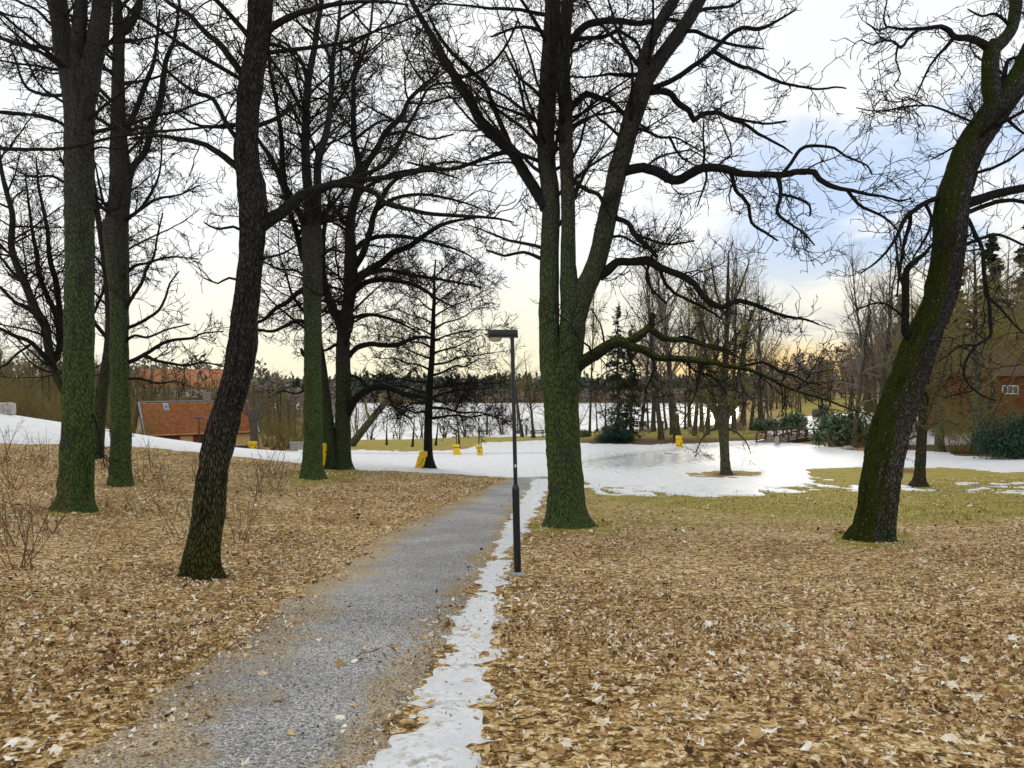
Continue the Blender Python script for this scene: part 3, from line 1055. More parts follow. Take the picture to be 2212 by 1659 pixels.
class Tree:
    """a big bare tree drawn limb by limb from measured outlines at its own distance, fine growth added"""
    def __init__(self, name, label, base, depth, mats, seed, group=None, dens=1.0, style='maple', cat='tree', fine=1.0):
        self.rng = np.random.RandomState(seed)
        g = gp(base, depth)
        self.depth = depth
        self.o = empty(name, g, label, cat, group)
        self.off = np.array(g)
        self.mb, self.ml, self.mt = mats
        self.dens, self.style, self.fine = dens, style, fine
        self.known = []                      # (px, py, depth) of what is built, to attach limbs

    def world(self, pts, k, d0=None, bow=0.0):
        pts = np.asarray(pts, float)
        if d0 is None:
            K = np.concatenate(self.known)
            j = np.argmin((K[:, 0] - pts[0, 0]) ** 2 + (K[:, 1] - pts[0, 1]) ** 2)
            d0 = K[j, 2]
        s = np.concatenate([[0], np.cumsum(np.hypot(np.diff(pts[:, 0]), np.diff(pts[:, 1])))]) / F * self.depth
        dd = d0 + k * s + bow * np.sin(s * 0.9)
        X = (pts[:, 0] - CX) / F * dd
        Z = EYE - (pts[:, 1] - CY) / F * dd
        R = pts[:, 2] / 2 / F * dd
        return np.stack([X, dd, Z, R], -1)

    def remember(self, Wp):
        x, y = proj(Wp[:, 0], Wp[:, 1], Wp[:, 2])
        self.known.append(np.stack([x, y, Wp[:, 1]], -1))

    def local(self, Wp):
        q = Wp.copy()
        q[:, :3] -= self.off
        return q

    def trunk(self, pts, k=0.0, S=40, flare=0.22, rough=0.035, ground=True):
        Wp = self.world(pts, k, self.depth)
        if ground:
            g = Wp[0].copy()
            g[2] = self.off[2] - 0.35
            g[3] *= 1.12
            Wp[0, 2] = self.off[2] + 0.02
            Wp = np.vstack([g, Wp])
        C = catmull(Wp, 0.13)
        self.remember(C)
        V, q = trunk_mesh(self.local(C), self.rng, S, flare, rough)
        link('trunk', mesh_np('trunk', V, [q], True), self.mb, self.o)

    def stem(self, pts, k=0.1, mat=None, S=24, sub=1.0, name='stem', d0=None):
        """a leading stem: bark relief, long side branches high up"""
        C = catmull(self.world(pts, k, d0), 0.16)
        self.remember(C)
        Cl = self.local(C)
        V, q = trunk_mesh(Cl, self.rng, S, 0.0, 0.03)
        so = link(name, mesh_np(name, V, [q], True), mat or self.mb, self.o)
        if sub <= 0:
            return
        R = resample(Cl, 40)
        L = np.array([np.sum(np.linalg.norm(np.diff(R[:, :3], axis=0), axis=1))])
        P0, R0 = R[None, :, :3], R[None, :, 3]
        A = spawn(P0, R0, L, self.rng, 2.0 * sub, 0.20, 0.98, 0.42, 1.2, 4.4, (38, 72), 10, 0.13, 0.02, 0.013, 0.012, 0.2)
        self.fine_growth([A], so, A)

    def fine_growth(self, lv, parent, first=None):
        rng, D = self.rng, self.dens
        q = float(np.clip(self.depth / 20.0, 0.8, 1.5))
        sets = []
        if first is not None:
            sets.append((first[0], first[1], 5))
        crook = 0.20 if self.style == 'oak' else 0.13
        kink = 0.35 if self.style == 'oak' else 0.18
        P = lv[0]
        B = spawn(P[0], P[1], P[2], rng, 3.3 * D, 0.06, 0.99, 0.40, 0.60, 2.0, (30, 75), 6, crook, 0.015, 0.011, 0.0115 * q, 0.15, kink=kink)
        C = spawn(B[0], B[1], B[2], rng, 5.4 * D, 0.08, 0.98, 0.46, 0.32, 0.90, (28, 65), 4, crook, 0.03, 0.011, 0.0088 * q, 0.0, kink=kink)
        sets += [(B[0], B[1], 3), (C[0], C[1], 3)]
        Dd = spawn(C[0], C[1], C[2], rng, 4.2 * D * self.fine, 0.20, 1.0, 0.50, 0.16, 0.36, (25, 55), 2, 0.16, 0.05, 0.012, 0.0072 * q, 0.0)
        sets.append((Dd[0], Dd[1], 3))
        J = join(sets)
        if J is not None:
            link('twigs', mesh_np('twigs', J[0], [J[1]], True), self.mt, parent, 'stuff')

    def extra(self, n, y0, y1, lmin, lmax, r0, up=0.05, ang=(45, 80), tw=1.0, src=-1):
        """further limbs round the trunk between two heights, in every direction"""
        rng = self.rng
        for _ in range(n):
            K = self.known[src] if src < len(self.known) else self.known[-1]
            y = rng.uniform(y0, y1)
            j = int(np.argmin(np.abs(K[:, 1] - y)))
            p = np.array([(K[j, 0] - CX) / F * K[j, 2], K[j, 2], EYE - (K[j, 1] - CY) / F * K[j, 2]]) - self.off
            a = rng.rand() * 6.28
            e = math.radians(90 - rng.uniform(*ang))
            d = np.array([math.cos(a) * math.cos(e), math.sin(a) * math.cos(e), math.sin(e)])
            L = rng.uniform(lmin, lmax)
            m = max(8, int(L / 0.28))
            Q = np.zeros((m, 4))
            Q[0, :3] = p
            bend = rng.randn(3) * 0.03
            for i in range(1, m):
                d = d + rng.randn(3) * 0.09 + bend
                d[2] += up * (0.4 if i < m / 3 else 1.0) + rng.uniform(-0.03, 0.03)
                d /= np.linalg.norm(d)
                Q[i, :3] = Q[i - 1, :3] + d * L / (m - 1)
            Q[:, 3] = r0 * rng.uniform(0.75, 1.2) * (1 - 0.86 * np.linspace(0, 1, m) ** 0.9) + 0.006
            self._limb_local(Q, None, 7, tw, 'limb')

    def limb(self, pts, k=None, mat=None, S=9, tw=1.0, name='limb', bow=None):
        rng = self.rng
        if k is None:
            k = rng.uniform(-0.40, 0.40)
        if bow is None:
            bow = rng.uniform(-0.12, 0.12)
        Wp = self.world(pts, k, None, bow)
        C = catmull(Wp, 0.14)
        self.remember(C)
        Cl = self.local(C)
        n = len(Cl)
        if n > 3:
            Cl[1:, :3] += (rng.randn(n - 1, 3) * 0.10) * np.minimum(Cl[1:, 3:4], 0.05)
        self._limb_local(Cl, mat, S, tw, name)

    def _limb_local(self, Cl, mat, S, tw, name):
        rng = self.rng
        n = len(Cl)
        S = S if Cl[0, 3] > 0.05 else 7
        V, q = trunk_mesh(Cl, rng, S + 4 if Cl[0, 3] > 0.10 else S, 0.0, 0.04)
        lo = link(name, mesh_np(name, V, [q], True), mat or self.ml, self.o)
        if tw <= 0:
            return
        K = int(np.clip(n * 0.7, 10, 40))
        R = resample(Cl, K)
        L = np.array([np.sum(np.linalg.norm(np.diff(R[:, :3], axis=0), axis=1))])
        crook = 0.20 if self.style == 'oak' else 0.12
        kink = 0.40 if self.style == 'oak' else 0.18
        A = spawn(R[None, :, :3], R[None, :, 3], L, rng, 2.9 * tw * self.dens, 0.06, 1.0, 0.32, 0.8, 2.8, (30, 75), 10, crook, 0.01, 0.013, 0.013, 0.1, kink=kink)
        # the limb's own tip carries on into twigs
        self.fine_growth([(np.concatenate([A[0], R[None][:, np.linspace(0, K - 1, 10).astype(int), :3]]),
                           np.concatenate([A[1], R[None][:, np.linspace(0, K - 1, 10).astype(int), 3]]),
                           np.concatenate([A[2], L * 0.55]))], lo, A)


# ------------------------------------------------------------------ whole-tree generator for the trees further off
def grow_tree(seed, h=16.0, r=0.28, clear=0.3, style='spread', detail=1.0, dens=1.0, multi=1):
    """returns trunk (V,q) and crown (V,q), base at the origin"""
    rng = np.random.RandomState(seed)
    tr, P0s, R0s = [], [], []
    for m in range(multi):
        K = 22
        lean = rng.randn(2) * (0.05 if multi == 1 else 0.22)
        z = np.linspace(0, h * (1 if m == 0 else rng.uniform(0.7, 0.95)), K)
        wob = np.cumsum(rng.randn(K, 2) * 0.012 * h / K * 4, 0)
        st = rng.randn(2) * 0.18 * (multi > 1)
        P = np.stack([st[0] + lean[0] * z + wob[:, 0], st[1] + lean[1] * z + wob[:, 1], z], -1)
        P[0, 2] = -0.3
        R = r * (1 if multi == 1 else rng.uniform(0.55, 0.9)) * (1 - 0.93 * (z / z[-1]) ** 0.85) * (1 + 0.35 * np.exp(-z / 0.5)) + 0.01
        P0s.append(P)
        R0s.append(R)
        tr.append((P[None], R[None], 9))
    T = join(tr)
    P0, R0 = np.array(P0s), np.array(R0s)
    L0 = np.array([np.sum(np.linalg.norm(np.diff(p, axis=0), axis=1)) for p in P0])
    if style == 'spread':
        a1 = dict(ang=(40, 72), up=0.035, lr=0.50)
    elif style == 'broom':
        a1 = dict(ang=(18, 42), up=0.05, lr=0.48)
    elif style == 'tier':
        a1 = dict(ang=(62, 95), up=-0.006, lr=0.50)
    else:
        a1 = dict(ang=(35, 80), up=0.0, lr=0.45)
    A = spawn(P0, R0, L0, rng, 1.9 * dens * 16 / h / multi ** 0.5, clear, 0.97, a1['lr'], 0.08 * h, 0.42 * h, a1['ang'], 8, 0.14, a1['up'], 0.012, 0.012)
    B = spawn(A[0], A[1], A[2], rng, 2.0 * dens, 0.12, 1.0, 0.42, 0.045 * h, 0.16 * h, (28, 62), 5, 0.17, 0.02, 0.010, 0.008)
    C = spawn(B[0], B[1], B[2], rng, 2.4 * detail, 0.15, 1.0, 0.45, 0.022 * h, 0.06 * h, (25, 60), 4, 0.18, 0.02, 0.010, 0.007)
    J = join([(A[0], A[1], 5), (B[0], B[1], 3), (C[0], C[1], 3)])
    return T, J


def grow_shrub(seed, h=2.5, spread=1.2, stems=12, detail=1.0):
    rng = np.random.RandomState(seed)
    K = 7
    n = stems
    P = np.zeros((n, K, 3))
    a = rng.rand(n) * 6.28
    d = np.stack([np.cos(a) * spread * rng.uniform(0.1, 0.8, n), np.sin(a) * spread * rng.uniform(0.1, 0.8, n), np.ones(n)], -1)
    d /= np.linalg.norm(d, axis=1, keepdims=True)
    P[:, 0] = np.stack([rng.randn(n) * 0.10 * spread, rng.randn(n) * 0.10 * spread, np.full(n, -0.05)], -1)
    L = h * rng.uniform(0.55, 1.1, n)
    for k in range(1, K):
        d = d + rng.randn(n, 3) * 0.10
        d[:, 2] += 0.02
        d /= np.linalg.norm(d, axis=1, keepdims=True)
        P[:, k] = P[:, k - 1] + d * (L / (K - 1))[:, None]
    R = (0.0045 * L)[:, None] * (1 - 0.7 * np.linspace(0, 1, K))[None] + 0.002
    B = spawn(P, R, L, rng, 3.2 * detail / max(h, 1) * 1.5, 0.2, 1.0, 0.40, 0.12 * h, 0.40 * h, (25, 55), 5, 0.16, 0.04, 0.006, 0.003)
    C = spawn(B[0], B[1], B[2], rng, 3.6 * detail / max(h, 1) * 1.5, 0.2, 1.0, 0.42, 0.06 * h, 0.18 * h, (25, 55), 3, 0.16, 0.04, 0.006, 0.0028)
    return join([(P, R, 5)]), join([(B[0], B[1], 3), (C[0], C[1], 3)])


def leaf_cards(C, N, size, rng, k=4):
    """small pointed leaf faces at centres C facing roughly N"""
    n = len(C)
    N = N / (np.linalg.norm(N, axis=1, keepdims=True) + 1e-9)
    rv = rng.randn(n, 3)
    U = np.cross(N, rv)
    U /= np.linalg.norm(U, axis=1, keepdims=True) + 1e-9
    Wv = np.cross(N, U)
    s = (size * rng.uniform(0.6, 1.3, n))[:, None]
    V = np.stack([C - U * s, C + Wv * s * 0.45 + N * s * 0.12, C + U * s, C - Wv * s * 0.45 + N * s * 0.12], 1).reshape(-1, 3)
    q = np.arange(n * 4).reshape(-1, 4)
    return V, q


def grow_conifer(seed, h=14.0, r=2.4, clear=0.06, leaves=9000, size=0.22, ragged=0.5):
    rng = np.random.RandomState(seed)
    K = 16
    z = np.linspace(0, h, K)
    P = np.stack([np.cumsum(rng.randn(K) * 0.03), np.cumsum(rng.randn(K) * 0.03), z], -1)
    P[0, 2] = -0.3
    R = 0.016 * h * (1 - 0.95 * z / h) + 0.012
    T = join([(P[None], R[None], 9)])
    nb = int(h * 9)
    t = np.sort(rng.rand(nb)) * (1 - clear) + clear
    a = rng.rand(nb) * 6.28
    ln = r * (1.02 - t) ** 0.8 * rng.uniform(1 - ragged, 1.1, nb) + 0.15
    Kb = 6
    Q = np.zeros((nb, Kb, 3))
    Q[:, 0] = np.stack([np.interp(t * h, z, P[:, 0]), np.interp(t * h, z, P[:, 1]), t * h], -1)
    d = np.stack([np.cos(a), np.sin(a), rng.uniform(-0.15, 0.25, nb)], -1)
    for k in range(1, Kb):
        d[:, 2] -= 0.10
        d += rng.randn(nb, 3) * 0.06
        d /= np.linalg.norm(d, axis=1, keepdims=True)
        Q[:, k] = Q[:, k - 1] + d * (ln / (Kb - 1))[:, None]
    RR = (0.012 * ln)[:, None] * (1 - 0.8 * np.linspace(0, 1, Kb))[None] + 0.004
    Bm = join([(Q, RR, 4)])
    w = ln / ln.sum()
    bi = rng.choice(nb, leaves, p=w)
    tt = rng.beta(1.6, 1.0, leaves) * (Kb - 1.001)
    i0 = tt.astype(int)
    f = (tt - i0)[:, None]
    C = Q[bi, i0] * (1 - f) + Q[bi, i0 + 1] * f + rng.randn(leaves, 3) * np.array([0.12, 0.12, 0.09]) * (0.5 + ln[bi][:, None] * 0.35)
    N = rng.randn(leaves, 3) * 0.5 + np.array([0, 0, 1.0])
    Lm = leaf_cards(C, N, size, rng)
    return T, Bm, Lm


def grow_bush(seed, r=(1.6, 1.2, 1.2), leaves=5000, size=0.10, clumps=26, stems=10):
    """evergreen shrub: stems and leaf clumps through its volume"""
    rng = np.random.RandomState(seed)
    r = np.array(r)
    u = rng.randn(clumps, 3)
    u /= np.linalg.norm(u, axis=1, keepdims=True)
    cc = u * r * rng.uniform(0.45, 1.0, (clumps, 1))
    cc[:, 2] = np.abs(cc[:, 2]) * 0.95 + 0.25 * r[2]
    ci = rng.randint(0, clumps, leaves)
    C = cc[ci] + rng.randn(leaves, 3) * r * 0.17
    C[:, 2] = np.maximum(C[:, 2], 0.05)
    N = (C - np.array([0, 0, r[2] * 0.3])) / r + rng.randn(leaves, 3) * 0.8
    Lm = leaf_cards(C, N, size, rng)
    K = 6
    P = np.zeros((clumps, K, 3))
    t = np.linspace(0, 1, K)
    P[:] = cc[:, None, :] * t[None, :, None] ** np.array([1.2, 1.2, 0.9])
    P[:, :, 0] += rng.randn(clumps, 1) * 0.1
    P[:, 0, 2] = -0.1
    R = np.linspace(0.035, 0.008, K)[None] * np.ones((clumps, 1)) * r.mean() / 1.3
    return join([(P, R, 5)]), Lm


def pair_mesh(nm, J, smooth=True):
    return mesh_np(nm, J[0], [J[1]], smooth)


def plant(kind_name, parts, label, cat, group, loc, rz=0.0, scale=1.0):
    """parts: list of (name, mesh, kind)"""
    e = empty(kind_name, loc, label, cat, group, rz, scale)
    for nm, me, kd in parts:
        link(nm, me, None, e, kd)
    return e


def with_mat(me, mat):
    me.materials.append(mat)
    return me
# ------------------------------------------------------------------ the big trees, limb by limb
MOSSY = M['branch_moss']
# --- the three-stemmed tree beside the path
t = Tree('maple_tree', 'big three-stemmed bare tree standing right behind the black lamp post', 1225, 20.5, (M['bark_green'], M['branch'], M['twig']), 11, dens=0.95, style='oak')
t.trunk([(1225, 1135, 108), (1224, 1118, 92), (1223, 1090, 78), (1221, 1040, 73), (1217, 980, 70), (1213, 900, 71), (1211, 850, 74), (1209, 815, 78), (1208, 785, 72)], S=56, flare=0.30, rough=0.04)
t.stem([(1196, 830, 50), (1189, 780, 47), (1186, 700, 44), (1187, 553, 41), (1190, 433, 38), (1180, 333, 38), (1182, 233, 38), (1187, 133, 38), (1193, 33, 34), (1196, -60, 32), (1200, -200, 26), (1206, -380, 15), (1210, -520, 5)], 0.05, S=32, sub=0.7)
t.stem([(1225, 815, 60), (1232, 760, 58), (1237, 700, 58), (1236, 655, 52), (1229, 610, 40), (1227, 553, 33), (1227, 433, 31), (1223, 333, 31), (1222, 233, 30), (1218, 150, 27), (1221, 60, 27), (1226, 0, 26), (1232, -150, 22), (1240, -350, 11), (1244, -450, 5)], -0.02, S=30, sub=0.6)
t.stem([(1240, 700, 46), (1262, 628, 44), (1280, 590, 42), (1293, 553, 41), (1313, 466, 40), (1336, 366, 38), (1363, 267, 40), (1384, 200, 42), (1397, 160, 36)], -0.12, S=30, sub=0.0)
t.stem([(1390, 185, 30), (1393, 130, 28), (1410, 80, 26), (1440, 25, 25), (1456, 0, 24), (1490, -80, 20), (1530, -220, 12), (1550, -330, 4)], -0.25, S=22, sub=0.8)
t.stem([(1394, 175, 34), (1426, 127, 31), (1459, 83, 30), (1489, 40, 28), (1511, 0, 26), (1550, -70, 20), (1600, -190, 12), (1640, -300, 4)], 0.15, S=22, sub=0.8)
for pts, k in [
    ([(1180, 450, 30), (1169, 430, 26), (1139, 383, 25), (1106, 330, 24), (1086, 310, 25), (1036, 257, 22), (1013, 213, 21), (980, 160, 20), (953, 117, 18), (930, 73, 15), (903, 27, 12), (880, -15, 10), (850, -80, 6)], 0.25),
    ([(1104, 322, 14), (1093, 293, 12), (1060, 213, 11), (1046, 180, 10), (1026, 160, 10), (980, 117, 9), (946, 73, 7), (925, 30, 5)], -0.3),
    ([(985, 168, 9), (1015, 163, 7), (1046, 150, 6), (1073, 127, 6), (1100, 87, 5), (1120, 40, 4)], -0.5),
    ([(1100, 325, 11), (1053, 340, 9), (986, 363, 8), (930, 362, 6), (880, 350, 4)], 0.3),
    ([(1172, 560, 9), (1130, 545, 7), (1090, 552, 6), (1050, 540, 4)], 0.5),
    ([(1342, 372, 24), (1356, 368, 22), (1389, 363, 21), (1423, 373, 21), (1463, 390, 20), (1506, 367, 20), (1539, 362, 18), (1573, 367, 17), (1606, 375, 15), (1659, 377, 14), (1692, 377, 14), (1726, 370, 13), (1759, 372, 13), (1769, 387, 12), (1802, 405, 10), (1842, 412, 8), (1876, 420, 7), (1909, 425, 5), (1942, 433, 4), (1970, 428, 3)], -0.35),
    ([(1690, 377, 9), (1709, 353, 8), (1729, 323, 8), (1752, 315, 7), (1802, 320, 6), (1826, 337, 5), (1872, 357, 4), (1884, 378, 3)], -0.2),
    ([(1578, 370, 11), (1584, 388, 10), (1589, 410, 9), (1616, 443, 8), (1623, 480, 7), (1653, 502, 6), (1680, 520, 4)], 0.3),
    ([(1680, 380, 11), (1686, 405, 9), (1686, 430, 8), (1679, 460, 8), (1706, 483, 6), (1736, 503, 5), (1760, 530, 3)], -0.4),
    ([(1688, 420, 7), (1719, 427, 6), (1749, 443, 5), (1749, 467, 4)], 0.4),
    ([(1830, 410, 8), (1856, 443, 7), (1892, 460, 6), (1919, 477, 5), (1942, 503, 4), (1946, 533, 3)], 0.1),
    ([(1519, 362, 6), (1522, 330, 5), (1519, 300, 4), (1520, 262, 4)], 0.2),
    ([(1525, 368, 6), (1526, 385, 5), (1516, 417, 4), (1506, 447, 3)], -0.2),
    ([(1293, 595, 28), (1313, 583, 22), (1333, 566, 18), (1359, 566, 17), (1403, 563, 20), (1416, 573, 17), (1439, 583, 15), (1473, 596, 15), (1503, 616, 14), (1513, 633, 14), (1539, 656, 13), (1563, 663, 11), (1589, 650, 11), (1623, 656, 9), (1659, 670, 8), (1700, 684, 6), (1740, 690, 5), (1770, 702, 3)], -0.3),
    ([(1425, 578, 10), (1429, 592, 8), (1439, 613, 8), (1456, 633, 7), (1483, 646, 6), (1523, 666, 5), (1560, 690, 4)], 0.25),
    ([(1402, 570, 7), (1396, 600, 6), (1413, 630, 5), (1440, 656, 4)], 0.4),
    ([(1318, 455, 16), (1329, 470, 12), (1356, 480, 11), (1366, 497, 12), (1376, 513, 11), (1406, 540, 10), (1419, 556, 8)], -0.3),
    ([(1372, 505, 8), (1410, 520, 6), (1450, 528, 5), (1500, 520, 4)], 0.2),
    ([(1222, 125, 20), (1236, 87, 17), (1263, 57, 16), (1293, 47, 15), (1333, 45, 14), (1373, 50, 12), (1406, 47, 11), (1439, 42, 9), (1473, 45, 7), (1500, 30, 4)], 0.45),
    ([(1240, 85, 12), (1266, 82, 10), (1293, 82, 10), (1319, 73, 9), (1339, 60, 8), (1350, 40, 5)], -0.3),
    ([(1335, 62, 8), (1350, 75, 8), (1373, 90, 7), (1383, 110, 6), (1379, 130, 5)], -0.3),
    ([(1228, 242, 18), (1236, 230, 15), (1249, 217, 14), (1269, 203, 13), (1293, 210, 12), (1319, 220, 11), (1340, 240, 10), (1356, 252, 9), (1400, 280, 5)], 0.5),
    ([(1234, 388, 12), (1243, 393, 10), (1256, 403, 10), (1273, 413, 10), (1293, 420, 9), (1303, 440, 8), (1320, 470, 5)], -0.5),
    ([(1400, 195, 14), (1416, 187, 12), (1439, 180, 12), (1473, 160, 11), (1506, 137, 10), (1539, 110, 10), (1573, 77, 9), (1606, 60, 9), (1639, 63, 8), (1670, 50, 6), (1720, 20, 4)], -0.35),
    ([(1405, 198, 16), (1423, 197, 14), (1446, 200, 14), (1466, 223, 14), (1489, 240, 13), (1499, 260, 13), (1516, 247, 10), (1549, 243, 10), (1579, 257, 9), (1606, 267, 8), (1639, 290, 7), (1659, 300, 6), (1692, 318, 5), (1712, 332, 3)], 0.3),
    ([(1575, 254, 8), (1599, 258, 7), (1626, 263, 6), (1659, 267, 5), (1700, 262, 4)], -0.3),
    ([(1537, 108, 9), (1573, 130, 8), (1599, 143, 8), (1626, 150, 7), (1659, 167, 7), (1706, 183, 6), (1766, 192, 5), (1806, 188, 4), (1828, 191, 3)], 0.3),
    ([(1482, 50, 12), (1496, 30, 9), (1523, 20, 8), (1549, 17, 7), (1579, 13, 6), (1599, 0, 5), (1640, -30, 3)], 0.35),
    ([(1470, 70, 10), (1496, 66, 9), (1523, 77, 8), (1549, 87, 7), (1600, 100, 6), (1650, 105, 4)], -0.4),
    ([(1366, 275, 9), (1379, 277, 8), (1406, 287, 7), (1423, 297, 6), (1456, 297, 5), (1480, 307, 4), (1510, 325, 3)], -0.5),
    ([(1447, 298, 6), (1466, 333, 5), (1483, 347, 4), (1506, 360, 3)], 0.4),
    ([(1300, 520, 8), (1340, 510, 6), (1380, 530, 5), (1420, 545, 3)], 0.5),
    ([(1190, 250, 9), (1160, 200, 7), (1120, 165, 6), (1090, 110, 4)], -0.45),
    ([(1188, 80, 10), (1150, 60, 8), (1110, 62, 6), (1060, 80, 4)], 0.4),
    ([(1185, 330, 8), (1150, 240, 6), (1135, 200, 5), (1120, 140, 3)], -0.6),
]:
    t.limb(pts, k)
for pts, k, m_ in [
    ([(1238, 800, 34), (1253, 786, 31), (1279, 770, 28), (1313, 748, 26), (1339, 738, 26), (1359, 748, 21), (1389, 756, 18), (1413, 770, 16), (1439, 775, 14), (1473, 775, 13), (1506, 780, 12), (1539, 783, 12), (1573, 791, 11), (1606, 796, 10), (1639, 806, 9), (1659, 816, 8), (1692, 833, 7), (1726, 846, 6), (1759, 856, 6), (1792, 866, 5), (1826, 880, 4), (1859, 890, 3), (1889, 900, 2)], -0.30, 1),
    ([(1345, 742, 22), (1353, 740, 21), (1373, 730, 20), (1389, 720, 18), (1399, 710, 17), (1413, 716, 16), (1433, 730, 14), (1453, 733, 12), (1483, 736, 9), (1523, 746, 7), (1556, 756, 6), (1589, 770, 4)], 0.1, 1),
    ([(1402, 712, 14), (1409, 700, 13), (1408, 686, 12), (1412, 676, 9)], -0.2, 1),
    ([(1458, 735, 10), (1480, 728, 9), (1523, 745, 8), (1560, 752, 6), (1600, 775, 4)], 0.3, 0),
    ([(1598, 794, 7), (1639, 783, 6), (1659, 786, 5), (1682, 800, 5), (1719, 813, 4), (1742, 826, 4), (1772, 830, 3)], 0.2, 0),
    ([(1355, 752, 8), (1362, 780, 7), (1372, 800, 5), (1366, 830, 4)], 0.3, 0),
    ([(1410, 772, 7), (1413, 800, 6), (1400, 830, 5), (1392, 850, 3)], -0.3, 0),
    ([(1480, 777, 6), (1500, 800, 5), (1540, 815, 4), (1570, 850, 3)], 0.3, 0),
]:
    t.limb(pts, k, MOSSY if m_ else None)

t.extra(9, -300, 400, 2.0, 4.5, 0.05, src=1)
t.extra(8, -250, 350, 2.0, 4.0, 0.05, src=2)
t.extra(7, -200, 450, 2.0, 4.2, 0.05, src=3)

# --- leaning mossy tree on the right
t = Tree('oak_tree', 'leaning bare tree with bright green moss on its left side, standing at right', 1882, 17.5, (M['bark_moss'], M['branch'], M['twig']), 21, dens=0.9, style='oak')
t.trunk([(1882, 1167, 98), (1886, 1150, 86), (1893, 1106, 79), (1904, 1020, 76), (1926, 920, 74), (1960, 820, 71), (1999, 720, 66), (2027, 653, 62), (2048, 553, 62), (2056, 450, 64), (2068, 395, 60), (2092, 330, 58), (2128, 270, 58), (2165, 220, 54), (2200, 170, 46), (2230, 110, 40), (2270, 0, 32), (2310, -150, 24), (2350, -300, 12), (2360, -360, 5)], 0.05, S=52, flare=0.28, rough=0.06)
t.stem([(2135, 262, 44), (2148, 225, 42), (2142, 200, 38), (2139, 160, 35), (2139, 127, 34), (2143, 105, 34), (2152, 92, 30)], -0.1, S=26, sub=0)
t.stem([(2146, 105, 30), (2166, 88, 27), (2186, 60, 24), (2192, 27, 25), (2195, 0, 24), (2200, -100, 18), (2210, -250, 8), (2214, -320, 4)], 0.15, S=22, sub=1.0)
for pts, k in [
    ([(2141, 112, 22), (2132, 101, 18), (2109, 87, 16), (2086, 82, 14), (2062, 80, 13), (2049, 67, 12), (2032, 58, 10), (1992, 62, 8), (1949, 63, 6), (1919, 58, 5), (1899, 66, 4), (1872, 50, 3)], -0.35),
    ([(1915, 58, 5), (1909, 40, 4), (1916, 0, 3), (1925, -40, 3)], 0.3),
    ([(2060, 82, 9), (2045, 100, 8), (2026, 120, 6), (2009, 143, 5), (1992, 177, 4), (1979, 207, 3)], 0.3),
    ([(1985, 63, 7), (1970, 75, 7), (1959, 87, 6), (1946, 103, 6), (1932, 90, 5), (1906, 88, 4), (1886, 97, 3), (1860, 85, 3)], -0.3),
    ([(1940, 98, 5), (1935, 130, 4), (1945, 160, 3), (1930, 185, 3)], 0.2),
    ([(2130, 276, 6), (2122, 273, 5), (2076, 253, 5), (2026, 233, 5), (2002, 228, 4), (1959, 230, 4), (1899, 240, 3), (1850, 233, 2)], -0.4),
    ([(2000, 229, 4), (1970, 215, 3), (1940, 220, 3), (1900, 215, 2)], -0.4),
    ([(2100, 325, 6), (2070, 315, 5), (2040, 330, 4), (2010, 345, 3)], 0.4),
    ([(2036, 428, 14), (2022, 429, 12), (1992, 443, 11), (1959, 467, 10), (1946, 490, 8), (1932, 520, 7), (1900, 560, 5), (1860, 590, 3)], -0.3),
    ([(1966, 464, 9), (1965, 485, 9), (1957, 510, 8), (1949, 550, 7), (1942, 600, 5), (1938, 640, 3)], 0.3),
    ([(2000, 442, 8), (2012, 470, 7), (2006, 500, 6), (1990, 530, 5), (1970, 560, 3)], -0.2),
    ([(1970, 735, 20), (1956, 716, 17), (1956, 670, 16), (1956, 620, 16), (1959, 582, 14), (1982, 560, 11), (2000, 545, 8), (2025, 515, 5)], -0.3),
    ([(1955, 630, 7), (1942, 590, 6), (1938, 550, 5), (1930, 500, 3)], 0.3),
    ([(1956, 690, 6), (1920, 660, 5), (1890, 655, 4), (1850, 670, 3)], -0.3),
    ([(2072, 450, 28), (2089, 440, 24), (2126, 427, 20), (2159, 417, 19), (2212, 407, 18), (2270, 400, 14), (2340, 380, 8)], -0.2),
    ([(2085, 460, 12), (2100, 455, 10), (2132, 443, 10), (2172, 432, 9), (2212, 437, 8), (2260, 450, 5)], 0.3),
    ([(2080, 465, 11), (2092, 475, 9), (2109, 510, 9), (2122, 540, 9), (2126, 600, 9), (2136, 650, 8), (2139, 690, 8), (2139, 727, 7), (2109, 746, 6), (2086, 780, 6), (2082, 806, 6), (2092, 830, 5), (2119, 853, 4), (2152, 866, 3)], -0.35),
    ([(2132, 640, 6), (2160, 665, 5), (2190, 700, 4), (2212, 720, 3)], 0.3),
    ([(2100, 845, 4), (2070, 850, 3), (2040, 860, 2)], -0.3),
    ([(2110, 748, 5), (2080, 745, 4), (2050, 765, 3), (2030, 780, 2)], 0.3),
    ([(2076, 530, 9), (2089, 528, 8), (2126, 513, 7), (2159, 507, 6), (2212, 530, 5)], 0.2),
    ([(2160, 240, 9), (2180, 262, 8), (2200, 280, 6), (2230, 300, 4)], -0.3),
    ([(2148, 200, 10), (2170, 160, 10), (2178, 130, 8), (2200, 125, 6), (2230, 130, 4)], 0.4),
    ([(2186, 60, 8), (2150, 30, 6), (2120, 35, 5), (2090, 20, 3)], -0.4),
]:
    t.limb(pts, k, tw=0.9)

t.extra(10, -250, 420, 1.8, 4.0, 0.045, src=0)

